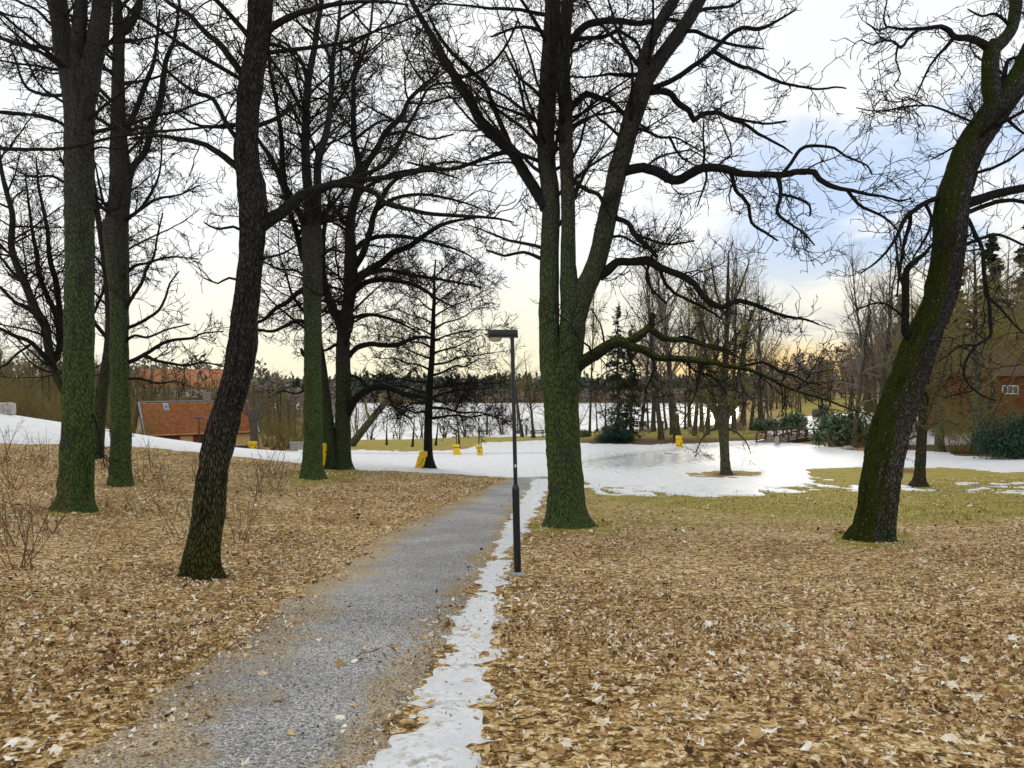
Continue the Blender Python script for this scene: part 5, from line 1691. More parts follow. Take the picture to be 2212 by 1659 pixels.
def build_cottage():
    th = math.radians(36)
    A = px(318, 972, 87)
    base = -6.45
    e = empty('cottage', (A[0], A[1], base), 'low ochre cottage with a red tiled roof and red shutters behind the snow crest', 'house', None, th)
    Lx, D, He, Hr = 12.2, 7.0, 2.45, 5.85
    m = MB()
    m.box((Lx / 2, 0.15, He / 2 + 0.2), (Lx, 0.3, He - 0.4))
    m.box((Lx / 2, D - 0.15, He / 2 + 0.2), (Lx, 0.3, He - 0.4))
    m.build('wall', M['plaster'], e)
    for x0, x1 in ((0.0, 0.3), (Lx - 0.3, Lx)):
        g = MB()
        V = [(x0, 0.31, 0.4), (x0, D - 0.31, 0.4), (x0, D - 0.31, He), (x0, D / 2, Hr - 0.12), (x0, 0.31, He)]
        V2 = [(x1, y, z) for (_, y, z) in V]
        idx = [(i, (i + 1) % 5, (i + 1) % 5 + 5, i + 5) for i in range(5)]
        g.add(V + V2, idx, [(0, 2, 1), (0, 3, 2), (0, 4, 3), (5, 6, 7), (5, 7, 8), (5, 8, 9)])
        g.build('gable_wall', M['gable'], e)
    MB().box((Lx / 2, D / 2, 0.1), (Lx + 0.08, D + 0.08, 1.0)).build('plinth', M['plinth'], e)
    ov = 0.35
    run, rise = D / 2 + ov, (Hr - He) * (D / 2 + ov) / (D / 2)
    tiled_slope(Lx + 0.5, run, rise, 42, 14, 'roof_tiles', e, Matrix.Translation((-0.25, D / 2, Hr)))
    tiled_slope(Lx + 0.5, run, rise, 42, 14, 'roof_tiles', e, Matrix.Translation((Lx + 0.25, D / 2, Hr)) @ Matrix.Rotation(math.pi, 4, 'Z'))
    m = MB()
    m.box((Lx / 2, D / 2, Hr + 0.14), (Lx + 0.6, 0.42, 0.10))
    m.build('ridge_cap', M['zinc'], e)
    sl = math.hypot(run, rise)
    ang = math.atan2(rise, run)
    for sgn in (1, -1):
        for x in (-0.30, Lx + 0.30):
            mm = MB()
            Mx = Matrix.Translation((x, D / 2, Hr + 0.02)) @ Matrix.Rotation(sgn * ang, 4, 'X')
            mm.box((0, -sgn * sl / 2, 0.06), (0.16, sl, 0.16), M=Mx)
            mm.build('verge_flashing', M['zinc'], e)
            mm = MB()
            mm.box((-0.10 if x < 0 else 0.10, -sgn * sl / 2, -0.10), (0.05, sl - 0.02, 0.30), M=Mx)
            mm.build('barge_board', M['wood_black'], e)
    for y in (-ov - 0.03, D + ov + 0.03):
        MB().tube([(-0.2, y, He - 0.32), (Lx + 0.2, y, He - 0.32)], 0.07, 8).build('gutter', M['wood_black'], e, True)
    c = MB().box((7.4, D / 2 + 0.1, Hr + 0.35), (0.75, 0.62, 1.5)).build('chimney', M['brick'], e)
    MB().box((7.4, D / 2 + 0.1, Hr + 1.15), (0.9, 0.76, 0.10)).build('chimney_cap', M['zinc'], c)
    Mx = Matrix.Translation((2.55, D / 2, Hr + 0.02)) @ Matrix.Rotation(ang, 4, 'X')
    h = MB().box((0, -0.85, 0.13), (0.62, 1.2, 0.10), M=Mx).build('roof_hatch', M['zinc'], e)
    MB().rbox((0, -0.95, 0.20), (0.16, 0.34, 0.06), 0.6, 10, 6, M=Mx).build('hatch_handle', M['wood_black'], h)
    for s in (2.4, 6.0):
        window(e, Matrix.Translation((s, -0.03, 1.62)), 0.98, 0.98, 3, M['frame_red'])
        for k in (-1, 1):
            sh = MB()
            sh.box((s + k * 0.80, -0.05, 1.62), (0.58, 0.05, 1.02))
            sh.box((s + k * 0.80, -0.085, 1.95), (0.50, 0.02, 0.07)).box((s + k * 0.80, -0.085, 1.30), (0.50, 0.02, 0.07))
            sh.build('shutter', M['shutter'], e)


build_cottage()


def build_manor():
    P = gp(390, 215)
    e = empty('manor_house', (P.x, P.y, P.z), 'long red roofed manor far off among the bare trees behind the cottage', 'house', None, math.radians(8))
    Lx, D = 34.0, 11.0
    He = 0.4 - P.z
    Hr = 5.9 - P.z
    MB().box((0, D / 2, He / 2), (Lx, D, He)).build('wall', M['gable'], e)
    r = MB()
    o = 0.5
    V = [(-Lx / 2 - o, -o, He), (Lx / 2 + o, -o, He), (Lx / 2 + o, D + o, He), (-Lx / 2 - o, D + o, He), (-Lx / 2 + 4, D / 2, Hr), (Lx / 2 - 4, D / 2, Hr)]
    r.add(V, [(0, 1, 5, 4), (2, 3, 4, 5)], [(1, 2, 5), (3, 0, 4), (0, 3, 2), (0, 2, 1)])
    ro = r.build('roof', M['tiles'], e)
    for x in (-9, 6):
        MB().box((x, D / 2, Hr + 0.3), (1.2, 0.9, 1.8)).build('chimney', M['brick'], ro)
    for i in range(9):
        window(e, Matrix.Translation((-Lx / 2 + 2.6 + i * 3.6, -0.03, He - 1.5)), 1.2, 1.6, 2, M['white'])


build_manor()


def build_red_cottage():
    P = gp(2235, 78)
    e = empty('wooden_cottage', (P.x, P.y, P.z), 'red brown wooden cottage with a white three-pane window behind the twigs at far right', 'house')
    Lx, D = 15.0, 7.0
    zc_ = 1.6 - 12.5 / F * 78 - P.z
    He = zc_ + 1.5
    n = 60
    MB().box((0, D / 2, He / 2), (Lx, D, He)).build('wall', M['falu'], e)
    for i in range(n):
        if i == 0:
            me = MB().box((0, 0, He / 2), (0.05, 0.03, He)).mesh('batten')
            me.materials.append(M['falu'])
        b_ = link('batten', me, None, e)
        b_.location = (-Lx / 2 + Lx * (i + 0.5) / n, -0.014, 0)
    r = MB()
    V = [(-Lx / 2 - .4, -.5, He - .1), (Lx / 2 + .4, -.5, He - .1), (Lx / 2 + .4, D + .5, He - .1), (-Lx / 2 - .4, D + .5, He - .1), (-Lx / 2 - .4, D / 2, He + 3.0), (Lx / 2 + .4, D / 2, He + 2.4)]
    r.add(V, [(0, 1, 5, 4), (2, 3, 4, 5), (0, 3, 2, 1)], [(1, 2, 5), (3, 0, 4)])
    r.build('roof', M['wood'], e)
    x = (2181 - 2235) / F * 78
    window(e, Matrix.Translation((x, -0.06, zc_)), 1.65, 0.88, 3, M['white'], depth=0.12)
    window(e, Matrix.Translation((x + 5.2, -0.06, zc_)), 1.65, 0.88, 3, M['white'], depth=0.12)


build_red_cottage()


def build_far_house(pxx, d, w, hh, label):
    P = gp(pxx, d)
    e = empty('lakeside_house', (P.x, P.y, P.z), label, 'house')
    MB().box((0, 4, hh / 2), (w, 8, hh)).build('wall', M['gable'], e)
    r = MB()
    V = [(-w / 2 - .4, -.4, hh), (w / 2 + .4, -.4, hh), (w / 2 + .4, 8.4, hh), (-w / 2 - .4, 8.4, hh), (-w / 2 - .4, 4, hh + 3.2), (w / 2 + .4, 4, hh + 3.2)]
    r.add(V, [(0, 1, 5, 4), (2, 3, 4, 5), (0, 3, 2, 1)], [(1, 2, 5), (3, 0, 4)])
    r.build('roof', M['wood_black'], e)
    for i in range(3):
        window(e, Matrix.Translation((-w / 2 + w * (i + .5) / 3, -0.03, hh * .6)), 1.3, 1.4, 2, M['white'])


build_far_house(1021, 486, 9, 6.5, 'pale house in front of the dark wood on the far lake shore')

# ------------------------------------------------------------------ street furniture
def near_lamp():
    g = gp(1118, 13.2)
    g = Vector((g.x, g.y, float(Hn([g.x], [g.y])[0])))
    e = empty('street_lamp', g, 'black lamp post with a flat box head standing between the snow strip and the leaves', 'street lamp')
    W_ = lambda x, y: np.array([(x - CX) / F * 13.2, 13.2, EYE - (y - CY) / F * 13.2]) - np.array(g)
    c0 = np.array([0, 0, -0.3])
    foot = MB().tube([(0, 0, -0.1), (0, 0, 0.03), (0.0, 0, 0.06)], [0.14, 0.13, 0.085], 24)
    foot.build('concrete_foot', M['concrete'], e, True)
    top_low = W_(1114.0, 1056)
    lowp = MB().tube([c0, np.array([0, 0, 0.1]), top_low * 0.5, top_low], 0.062, 24)
    lo = lowp.build('lower_pole', M['black'], e, True)
    MB().box((0.0, -0.060, 0.55), (0.055, 0.012, 0.24)).build('service_hatch', M['black'], lo)
    MB().box((top_low[0] * 1.12, -0.036, top_low[2] + 0.40), (0.03, 0.004, 0.05)).build('sticker', M['white'], lo)
    MB().tube([top_low - [0, 0, .03], top_low + [0, 0, 0.0], top_low + [-0.001, 0, 0.05], top_low + [-0.002, 0, .075]], [0.066, 0.066, 0.050, 0.037], 24).build('collar', M['black'], e, True)
    tp = W_(1106.5, 730)
    MB().tube([top_low, top_low * 0.5 + tp * 0.5, tp], 0.0345, 20).build('upper_pole', M['black'], e, True)
    a, b_ = W_(1053.7, 721), W_(1119, 721)
    w = b_[0] - a[0]
    c = (a + b_) / 2
    hb = MB()
    hb.rbox((c[0], 0.0, c[2] + 0.005), (w, 0.26, 0.125), 0.22, 28, 14)
    hd = hb.build('lamp_housing', M['black'], e, True)
    MB().box((c[0] + 0.0, 0, c[2] - 0.058), (w * 1.02, 0.27, 0.014)).build('housing_rim', M['black'], hd)
    L0, L1 = W_(1055, 729), W_(1084.5, 729)
    lm = MB()
    lm.rbox(((L0[0] + L1[0]) / 2, 0, L0[2] - 0.005), (L1[0] - L0[0], 0.22, 0.145), 0.85, 24, 12)
    lm.build('lamp_bowl', M['lamp_lens'], hd, True)


near_lamp()


def pole_lamp(x, d, top, label, r=0.05, head='top', pad_top=None, white=False):
    g = gp(x, d)
    h = EYE - (top - CY) / F * d - g.z
    e = empty('street_lamp', g, label, 'street lamp', 'small lamp posts further down the park')
    MB().tube([(0, 0, -0.2), (0, 0, 1.0), (0, 0, h - 0.1)], [r * 1.4, r * 1.3, r], 12).build('pole', M['black'], e, True)
    if head == 'top':
        hb = MB().tube([(0, 0, h - 0.3), (0, 0, h - 0.1), (0, 0, h)], [0.06, 0.11, 0.07], 12)
        hb.build('lamp_head', M['black'], e, True)
    elif head == 'disc':
        MB().tube([(0, 0, h - 0.16), (0, 0, h - 0.1), (0, 0, h - 0.02), (0, 0, h)], [0.10, 0.34, 0.36, 0.2], 16).build('lamp_shade', M['white'], e, True)
    else:
        MB().box((0.05, 0, h - 0.06), (0.95, 0.3, 0.13)).build('lamp_head', M['black'], e)
    return e


pole_lamp(1034.5, 75, 903, 'thin dark lamp pole rising from a yellow cushion just right of the direction sign')
pole_lamp(1466, 80, 890, 'lamp pole with a white disc shade above the lone yellow cushion', head='disc')
pole_lamp(430, 71, 901, 'dark lamp post with a T-shaped head in front of the cottage wall', head='arm')


def sign_post():
    g = gp(986, 75)
    e = empty('direction_sign', g, 'dark signpost with several direction boards rising from a yellow cushion on the ice', 'signpost')
    s = 75 / F
    h = (985 - 929) * s
    MB().tube([(0, 0, -0.2), (0, 0, h)], 0.045, 12).build('pole', M['black'], e, True)
    # each board: left px, right px, top, bottom from the pole
    for (x0, x1, y0, y1) in ((-8, -0.8, 931, 934), (0.8, 8, 932.5, 935.5), (-11, -0.8, 936.8, 939.5), (-6, -0.8, 939.8, 942.2), (-11, -0.8, 945, 947), (0.8, 11, 942, 945)):
        m = MB()
        z0, z1 = (985 - y1) * s, (985 - y0) * s
        xa, xb = x0 * s, x1 * s
        tip = 0.10 if x0 > 0 else -0.10
        o0, o1 = (xb, xa) if x0 > 0 else (xa, xb)
        V = []
        for y in (-0.02, 0.02):
            if x0 > 0:
                V += [(xa, y, z0), (xb - 0.1, y, z0), (xb, y, (z0 + z1) / 2), (xb - 0.1, y, z1), (xa, y, z1)]
            else:
                V += [(xb, y, z0), (xa + 0.1, y, z0), (xa, y, (z0 + z1) / 2), (xa + 0.1, y, z1), (xb, y, z1)]
        m.add(V, [(i, (i + 1) % 5, (i + 1) % 5 + 5, i + 5) for i in range(5)], [(0, 1, 2), (0, 2, 4), (2, 3, 4), (5, 7, 6), (5, 9, 7), (7, 9, 8)])
        m.build('direction_board', M['black'], e)


sign_post()


def crash_pad(loc, segs, label, strap_at=(), marks=(), yaw=0.0):
    """segs: (cx, cz, width, height, depth, tilt) stacked cushions, metres from loc"""
    e = empty('crash_cushion', loc, label, 'crash cushion', 'yellow crash cushions tied to trees and poles on the sledging slope', yaw)
    for (cx, cz, w, h, dp, tl) in segs:
        Mx = Matrix.Translation((cx, 0, cz)) @ Matrix.Rotation(tl, 4, 'Y')
        MB().rbox((0, 0, 0), (w, dp, h), 0.38, 28, 14, M=Mx).build('cushion', M['yellow'], e, True)
    for (cx, cz, w, dp, tl) in strap_at:
        Mx = Matrix.Translation((cx, 0, cz)) @ Matrix.Rotation(tl, 4, 'Y')
        MB().rbox((0, 0, 0), (w, dp, 0.05), 0.3, 20, 6, M=Mx).build('strap', M['strap'], e, True)
    for (cx, cz, w, h, y, tl) in marks:
        Mx = Matrix.Translation((cx, y, cz)) @ Matrix.Rotation(tl, 4, 'Y')
        MB().box((0, 0, 0), (w, 0.012, h), M=Mx).build('printed_mark', M['strap'], e)
    return e


g5 = gp(926, 40)
crash_pad(g5 + Vector((-0.26, -0.34, 0)), [(0.02, 0.80, 0.42, 0.32, 0.36, 0.03), (-0.10, 0.44, 0.42, 0.56, 0.38, 0.22), (-0.24, 0.10, 0.36, 0.24, 0.34, 0.42)],
          'bulky yellow cushion leaning on the foot of the slender tiered tree', [(-0.02, 0.66, 0.36, 0.30, 0.1)],
          [(0.055 - 0.045 * i, 0.58 - 0.075 * i, 0.05, 0.055, -0.195, 0.3 + 0.5 * (i % 2)) for i in range(5)])
g4 = gp(708, 37.4)
crash_pad(g4 + Vector((-0.13, -0.42, 0.25)), [(0.0, 0.84, 0.34, 0.42, 0.30, 0.0), (-0.06, 0.32, 0.36, 0.74, 0.32, 0.10), (-0.13, -0.06, 0.22, 0.16, 0.22, 0.2)],
          'narrow yellow cushion hung on the left stem of the double trunk', [(-0.01, 0.62, 0.31, 0.26, 0.05)])
gd = gp(550, 86)
crash_pad(gd + Vector((-0.02, -0.55, 0)), [(0.0, 1.02, 0.98, 0.46, 0.55, 0), (0.02, 0.56, 0.98, 0.48, 0.58, 0), (0.05, 0.16, 1.02, 0.32, 0.58, 0.03)],
          'wide stacked yellow cushion round the pale dead tree by the cottage', [(0.03, 0.33, 0.94, 0.52, 0.05)],
          [(-0.32, 0.58, 0.14, 0.22, -0.294, 0), (0.34, 0.60, 0.10, 0.22, -0.294, 0), (-0.02, 0.80, 0.16, 0.08, -0.28, 0)])
gs = gp(986, 75)
crash_pad(gs + Vector((0.0, -0.18, 0)), [(-0.02, 0.92, 0.70, 0.30, 0.5, 0), (0.0, 0.52, 0.66, 0.46, 0.5, 0.03), (0.10, 0.15, 0.80, 0.34, 0.55, 0.0)],
          'three part yellow cushion at the foot of the direction sign', [(-0.02, 0.76, 0.62, 0.46, 0.0)])
gl = gp(1034.5, 75)
crash_pad(gl + Vector((0.03, -0.18, 0)), [(-0.04, 0.96, 0.66, 0.28, 0.48, -0.05), (0.06, 0.50, 0.60, 0.62, 0.46, -0.06), (0.10, 0.12, 0.58, 0.28, 0.46, 0)],
          'upright yellow cushion at the foot of the thin dark lamp pole', [(0.0, 0.80, 0.62, 0.44, -0.04)], [(0.0, 0.52, 0.05, 0.30, -0.235, 0.15), (0.10, 0.46, 0.05, 0.16, -0.235, -0.3)])
gr_ = gp(1466, 80)
crash_pad(gr_ + Vector((0.02, -0.18, 0)), [(-0.06, 1.06, 0.62, 0.40, 0.48, 0.04), (0.0, 0.54, 0.66, 0.66, 0.48, 0), (0.02, 0.12, 0.70, 0.26, 0.5, 0)],
          'yellow cushion standing alone on the ice in front of the grassy bank', [(0.0, 0.25, 0.64, 0.46, 0.0)], [(0.12, 0.56, 0.05, 0.26, -0.245, 0.1), (0.12, 0.40, 0.14, 0.05, -0.245, 0)])


def build_bridge():
    a = px(1684, 959, 78)
    b_ = px(1792, 952, 85)
    v = b_ - a
    L = math.hypot(v[0], v[1])
    rz = math.atan2(v[1], v[0])
    za = max(a[2], h1(a[0], a[1])) + 0.02
    e = empty('footbridge', (a[0], a[1], za), 'wooden footbridge with cross braced railings beside the pale stone post', 'bridge', None, rz)
    Wd = 2.6
    arch = lambda s: 0.32 * math.sin(math.pi * s)
    nb = 44
    me = MB().box((0, Wd / 2, 0), (L / nb - 0.02, Wd + 0.1, 0.06)).mesh('plank')
    me.materials.append(M['wood_grey'])
    for i in range(nb):
        s = (i + 0.5) / nb
        p = link('plank', me, None, e)
        p.location = (s * L, 0, arch(s))
        p.rotation_euler = (0, -math.atan(0.32 * math.pi / L * math.cos(math.pi * s)), 0)
    for y in (0.15, Wd - 0.15):
        pts = [(L * k / 10, y, arch(k / 10) - 0.20) for k in range(11)]
        MB().tube(pts, 0.16, 8).build('beam', M['wood'], e)
    for y in (0.0, Wd):
        n = 7
        for k in range(n):
            s = k / (n - 1)
            MB().box((s * L, y, arch(s) + 0.36), (0.16, 0.14, 1.05)).build('post', M['wood'], e)
        for hz, r in ((0.90, 0.075), (0.22, 0.045)):
            MB().tube([(L * k / 12, y - 0.10, arch(k / 12) + hz) for k in range(13)], r, 8).build('handrail' if hz > .5 else 'lower_rail', M['wood'], e)
        for k in range(n - 1):
            s0, s1 = k / (n - 1), (k + 1) / (n - 1)
            MB().tube([(s0 * L, y + 0.03, arch(s0) + 0.2), (s1 * L, y + 0.03, arch(s1) + 0.86)], 0.035, 6).build('brace', M['wood'], e)
            MB().tube([(s0 * L, y + 0.07, arch(s0) + 0.86), (s1 * L, y + 0.07, arch(s1) + 0.2)], 0.035, 6).build('brace', M['wood'], e)
    g = gp(1678.5, 76.5)
    p = MB()
    p.rbox((0, 0, 0.38), (0.36, 0.36, 0.86), 0.18, 24, 12)
    o = p.build('stone_post', M['granite'], None, True)
    o.location = g
    tag(o, 'short pale square stone post at the near end of the footbridge', 'stone post')


build_bridge()


def rail_fence(x0, x1, d, top, label):
    g = gp((x0 + x1) / 2, d)
    e = empty('rail_fence', g, label, 'fence')
    s = d / F
    n = max(2, int((x1 - x0) / 20) + 1)
    for k in range(n):
        x = (x0 + (x1 - x0) * k / (n - 1) - (x0 + x1) / 2) * s
        z0 = h1(g.x + x, g.y) - g.z
        MB().box((x, 0, z0 + 0.42), (0.16, 0.16, 0.96)).build('post', M['wood'], e)
    MB().box((0, -0.09, 0.92), ((x1 - x0) * s + 0.4, 0.05, 0.17)).build('rail', M['wood'], e)


rail_fence(1368, 1432, 103, 915, 'single rail wooden fence on the far edge of the grassy bank, seen against the lake')
rail_fence(1655, 1700, 88, 938, 'low wooden rail fence leading to the far side of the footbridge')


def park_bench(x, d, label, rz=0.0, kind='park_bench'):
    g = gp(x, d)
    e = empty(kind, g, label, 'bench', None, rz)
    for i in range(3):
        MB().box((0, -0.22 + i * 0.16, 0.46), (1.7, 0.13, 0.05)).build('seat_slat', M['wood'], e)
    for i in range(2):
        MB().box((0, 0.26 + i * 0.03, 0.66 + i * 0.18), (1.7, 0.05, 0.12)).build('back_slat', M['wood'], e)
    for x_ in (-0.7, 0.7):
        m = MB()
        m.box((x_, -0.2, 0.2), (0.08, 0.08, 0.46)).box((x_, 0.24, 0.42), (0.08, 0.07, 0.9))
        m.build('leg_frame', M['wood'], e)


park_bench(1160, 92, 'wooden bench on the bank left of the three-stemmed trunk, facing the lake', math.pi)
park_bench(1046, 102, 'wooden bench by the shrubs on the lake shore', math.pi)


def simple_post(name, x, d, w, h, mat, label, cat):
    g = gp(x, d)
    m = MB()
    m.tube([(0, 0, -0.2), (0, 0, h * 0.9), (0, 0, h)], [w / 2, w / 2, w / 2 * 0.8], 12)
    o = m.build(name, mat, None, True)
    o.location = g
    tag(o, label, cat)


simple_post('bollard', 808, 125, 0.32, 1.5, M['wood'], 'short dark wooden post on the lake shore, left of the small fruit trees', 'bollard')
simple_post('bollard', 1137, 96, 0.25, 1.1, M['wood'], 'short reddish post on the bank beside the bench', 'bollard')


def litter_bin():
    g = gp(1707, 104)
    e = empty('litter_bin', g, 'small dark litter bin on a thin post behind the evergreen shrubs', 'litter bin')
    z = EYE - (905 - CY) / F * 104 - g.z
    MB().tube([(0, 0, -0.2), (0, 0, z + 0.9)], 0.03, 8).build('post', M['black'], e, True)
    MB().rbox((0, -0.14, z), (0.36, 0.3, 0.62), 0.2, 20, 10).build('bin_body', M['wood'], e, True)


litter_bin()


def boulder(x, d, s, label, mat='boulder', seed=1, name='boulder', e=0.6, dz=0.0):
    rng = np.random.RandomState(seed)
    g = gp(x, d)
    m = MB().rbox((0, 0, s[2] * 0.35), s, e, 22, 14)
    V = np.concatenate(m.V)
    n = fbm(V[:, 0] * 2.2 + seed, V[:, 2] * 2.2 + V[:, 1] * 1.7 + seed * 3, 3)
    V = V * (0.80 + 0.42 * n)[:, None]
    o = link(name, mesh_np(name, V, [np.concatenate(m.F4)], True), M[mat])
    o.location = (g.x, g.y, g.z + dz)
    o.rotation_euler = (0, 0, rng.rand() * 3)
    tag(o, label, 'boulder')


boulder(1764, 104, (1.3, 1.1, 1.3), 'rounded dark boulder beyond the footbridge', seed=2)
boulder(1780, 104, (1.1, 1.0, 1.8), 'taller upright dark boulder beside the rounded one beyond the footbridge', seed=5, e=0.4)
boulder(8, 49, (1.1, 0.9, 0.8), 'grey brown stone block on top of the snowy crest at the left edge', 'granite', 9, 'stone_block', 0.25, 0.1)
boulder(1833, 69, (1.0, 0.7, 0.4), 'flat snowy stone at the foot of the shrubs right of the footbridge', 'granite', 12, 'flat_stone', 0.7)
boulder(722, 86, (0.5, 0.4, 0.5), 'small white stone on the snow just right of the double trunk', 'granite', 14, 'white_stone', 0.8)


def low_wall():
    g = gp(650, 84)
    m = MB().box((0, 0, 0.35), (2.2, 0.6, 0.9)).box((0, 0, 0.84), (2.4, 0.75, 0.10))
    o = m.build('low_wall', M['concrete'])
    o.location = g
    tag(o, 'low grey masonry wall half hidden behind the straight green trunk', 'wall')


low_wall()


# ------------------------------------------------------------------ the walker on the lake
def walker():
    X = (850 - CX) / F * 153
    e = empty('person', (X, 153, EYE - 11.4), 'person in dark clothes striding across the frozen lake', 'person')
    pts = {'pel': (0, 0, 0.92), 'chest': (0.03, 0, 1.30), 'neck': (0.05, 0, 1.48), 'head': (0.07, 0, 1.62), 'crown': (0.07, 0, 1.74),
           'lh': (0.0, -0.09, 0.88), 'lk': (0.20, -0.10, 0.50), 'la': (0.30, -0.10, 0.08), 'lt': (0.48, -0.10, 0.03),
           'rh': (0.0, 0.09, 0.88), 'rk': (-0.10, 0.10, 0.48), 'ra': (-0.38, 0.10, 0.12), 'rt': (-0.26, 0.10, 0.02),
           'ls': (0.03, -0.19, 1.40), 'le': (-0.10, -0.24, 1.12), 'lw': (0.02, -0.24, 0.90), 'rs': (0.03, 0.19, 1.40), 're': (0.14, 0.24, 1.14), 'rw': (0.34, 0.22, 1.04)}
    rad = {'pel': .15, 'chest': .17, 'neck': .065, 'head': .10, 'crown': .085, 'lh': .10, 'lk': .065, 'la': .05, 'lt': .04, 'rh': .10, 'rk': .065, 'ra': .05, 'rt': .04,
           'ls': .08, 'le': .055, 'lw': .04, 'rs': .08, 're': .055, 'rw': .04}
    names = list(pts)
    ed = [('pel', 'chest'), ('chest', 'neck'), ('neck', 'head'), ('head', 'crown'), ('pel', 'lh'), ('lh', 'lk'), ('lk', 'la'), ('la', 'lt'), ('pel', 'rh'), ('rh', 'rk'), ('rk', 'ra'), ('ra', 'rt'),
          ('chest', 'ls'), ('ls', 'le'), ('le', 'lw'), ('chest', 'rs'), ('rs', 're'), ('re', 'rw')]
    me = bpy.data.meshes.new('body')
    me.from_pydata([pts[n] for n in names], [(names.index(a), names.index(b_)) for a, b_ in ed], [])
    o = link('body', me, M['cloth'], e)
    sk = o.modifiers.new('skin', 'SKIN')
    sv = me.skin_vertices[0].data if me.skin_vertices else None
    if sv is None:
        bpy.context.view_layer.objects.active = o
        sv = me.skin_vertices.new().data if hasattr(me.skin_vertices, 'new') else None
    if sv is not None:
        for i, n in enumerate(names):
            sv[i].radius = (rad[n], rad[n])
        sv[0].use_root = True
    ss = o.modifiers.new('sub', 'SUBSURF')
    ss.levels = ss.render_levels = 2
    MB().rbox((0.06, 0, 1.70), (0.23, 0.20, 0.17), 0.9, 14, 8).build('hair', M['hair'], e, True)
    MB().rbox((0.155, 0, 1.64), (0.05, 0.13, 0.15), 0.9, 12, 8).build('face', M['skin'], e, True)


walker()


# ------------------------------------------------------------------ trees and shrubs further off
def variant(J, trunk_mat, twig_mat, nm):
    T, Cc = J
    return [('trunk', with_mat(pair_mesh('trunk', T), trunk_mat), None), ('crown', with_mat(pair_mesh('crown', Cc), twig_mat), None)]


BF = M['bark_far']
V_broom = [variant(grow_tree(200 + i, 20, 0.30, 0.26, 'broom', 1.0, 1.0), BF, M[tw], 'broom') for i, tw in enumerate(('twig_grey', 'twig_grey', 'twig_olive'))]
V_spread = [variant(grow_tree(220 + i, 14, 0.26, 0.22, 'spread', 1.0, 1.1), BF, M[tw], 'spread') for i, tw in enumerate(('twig_brown', 'twig_olive', 'twig_grey', 'twig_brown'))]
V_red = [variant(grow_tree(240 + i, 12, 0.20, 0.18, 'wild', 1.0, 1.2), BF, M['twig_red'], 'red') for i in range(2)]  # red of the low backlight is put into the twig colour
V_multi = [variant(grow_tree(260 + i, 9, 0.15, 0.10, 'wild', 1.0, 1.2, multi=4), BF, M[tw], 'multi') for i, tw in enumerate(('twig_olive', 'twig_brown'))]
V_fruit = [variant(grow_tree(280 + i, 3.6, 0.13, 0.30, 'wild', 1.3, 0.55), M['bark_dark'], M['twig_red'], 'fruit') for i in range(3)]
SHR = []
for i, (h, sp, st, tw) in enumerate(((3.0, 1.3, 16, 'twig_grey'), (2.6, 1.6, 22, 'twig_brown'), (4.6, 1.5, 40, 'twig_olive'), (1.2, 1.6, 26, 'twig_brown'))):
    A_, B_ = grow_shrub(300 + i, h, sp, st, 1.4)
    SHR.append([('stems', with_mat(pair_mesh('stems', A_), M[tw]), None), ('twigs', with_mat(pair_mesh('twigs', B_), M[tw]), 'stuff')])
_r = random.Random(3)


def bare(var, x, d, label, group, s=1.0, name='bare_tree', cat='tree', lean=0.0):
    g = gp(x, d, -0.05)
    e = plant(name, var, label, cat, group, g, _r.uniform(0, 6.28), s)
    if lean:
        e.rotation_euler = (0, lean, _r.uniform(-0.3, 0.3))
    return e


# fruit trees on the grass island
for i, (x, d, s, lb) in enumerate(((835, 92, 1.0, 'small low fruit tree at the left end of the far grass island'),
                                   (891, 90, 1.15, 'small fruit tree with a forked trunk left of the tiered tree'),
                                   (941, 90, 1.05, 'small fruit tree on the grass island just right of the tiered tree'))):
    bare(V_fruit[i], x, d, lb, 'small fruit trees on the grass island', s, 'fruit_tree')
bare(V_spread[2], 992, 84, 'pale grey tree behind the direction sign', None, 0.52, 'bare_tree')
bare(V_spread[1], 1128, 94, 'dark leaning tree on the bank just right of the lamp post', None, 0.82, 'bare_tree', lean=-0.16)
bare(V_spread[3], 1153, 92, 'slimmer leaning tree on the bank next to the three-stemmed trunk', None, 0.74, 'bare_tree', lean=-0.12)
bare(V_broom[2], 1274, 92, 'tall thin tree on the bank just right of the three-stemmed trunk', None, (0.55, 0.55, 0.95), 'bare_tree')
GRP = 'bare trees in the clump on the grassy bank'
bare(V_broom[0], 1464, 88, 'thickest pale grey trunk in the clump on the grassy bank', GRP, (1.35, 1.35, 1.18))
for i, (x, d, sx, sz) in enumerate(((1428, 88, 0.95, 0.92), (1412, 98, 0.9, 0.98), (1453, 93, 0.9, 1.0), (1501, 91, 0.75, 0.95), (1516, 96, 0.8, 1.05), (1530, 92, 0.7, 0.85), (1548, 99, 0.85, 1.1), (1585, 97, 0.9, 1.05),
                                 (1606, 101, 0.75, 0.95), (1622, 95, 0.7, 0.8), (1645, 104, 0.8, 0.95), (1490, 104, 0.8, 0.9), (1385, 100, 0.75, 0.8))):
    bare(V_broom[i % 3], x, d, 'bare slender tree in the clump on the grassy bank', GRP, (sx * 1.15, sx * 1.15, sz * 1.05))
for i, (x, d, s) in enumerate(((1400, 104, .8), (1440, 101, .9), (1480, 100, .85), (1525, 102, .9), (1560, 104, .95), (1600, 106, .8), (1640, 108, .8), (1350, 101, .8), (1290, 104, .6))):
    bare(V_red[i % 2], x, d, 'young tree with twigs coloured backlit red, filling the clump on the grassy bank', 'rusty young trees on the grassy bank', s)

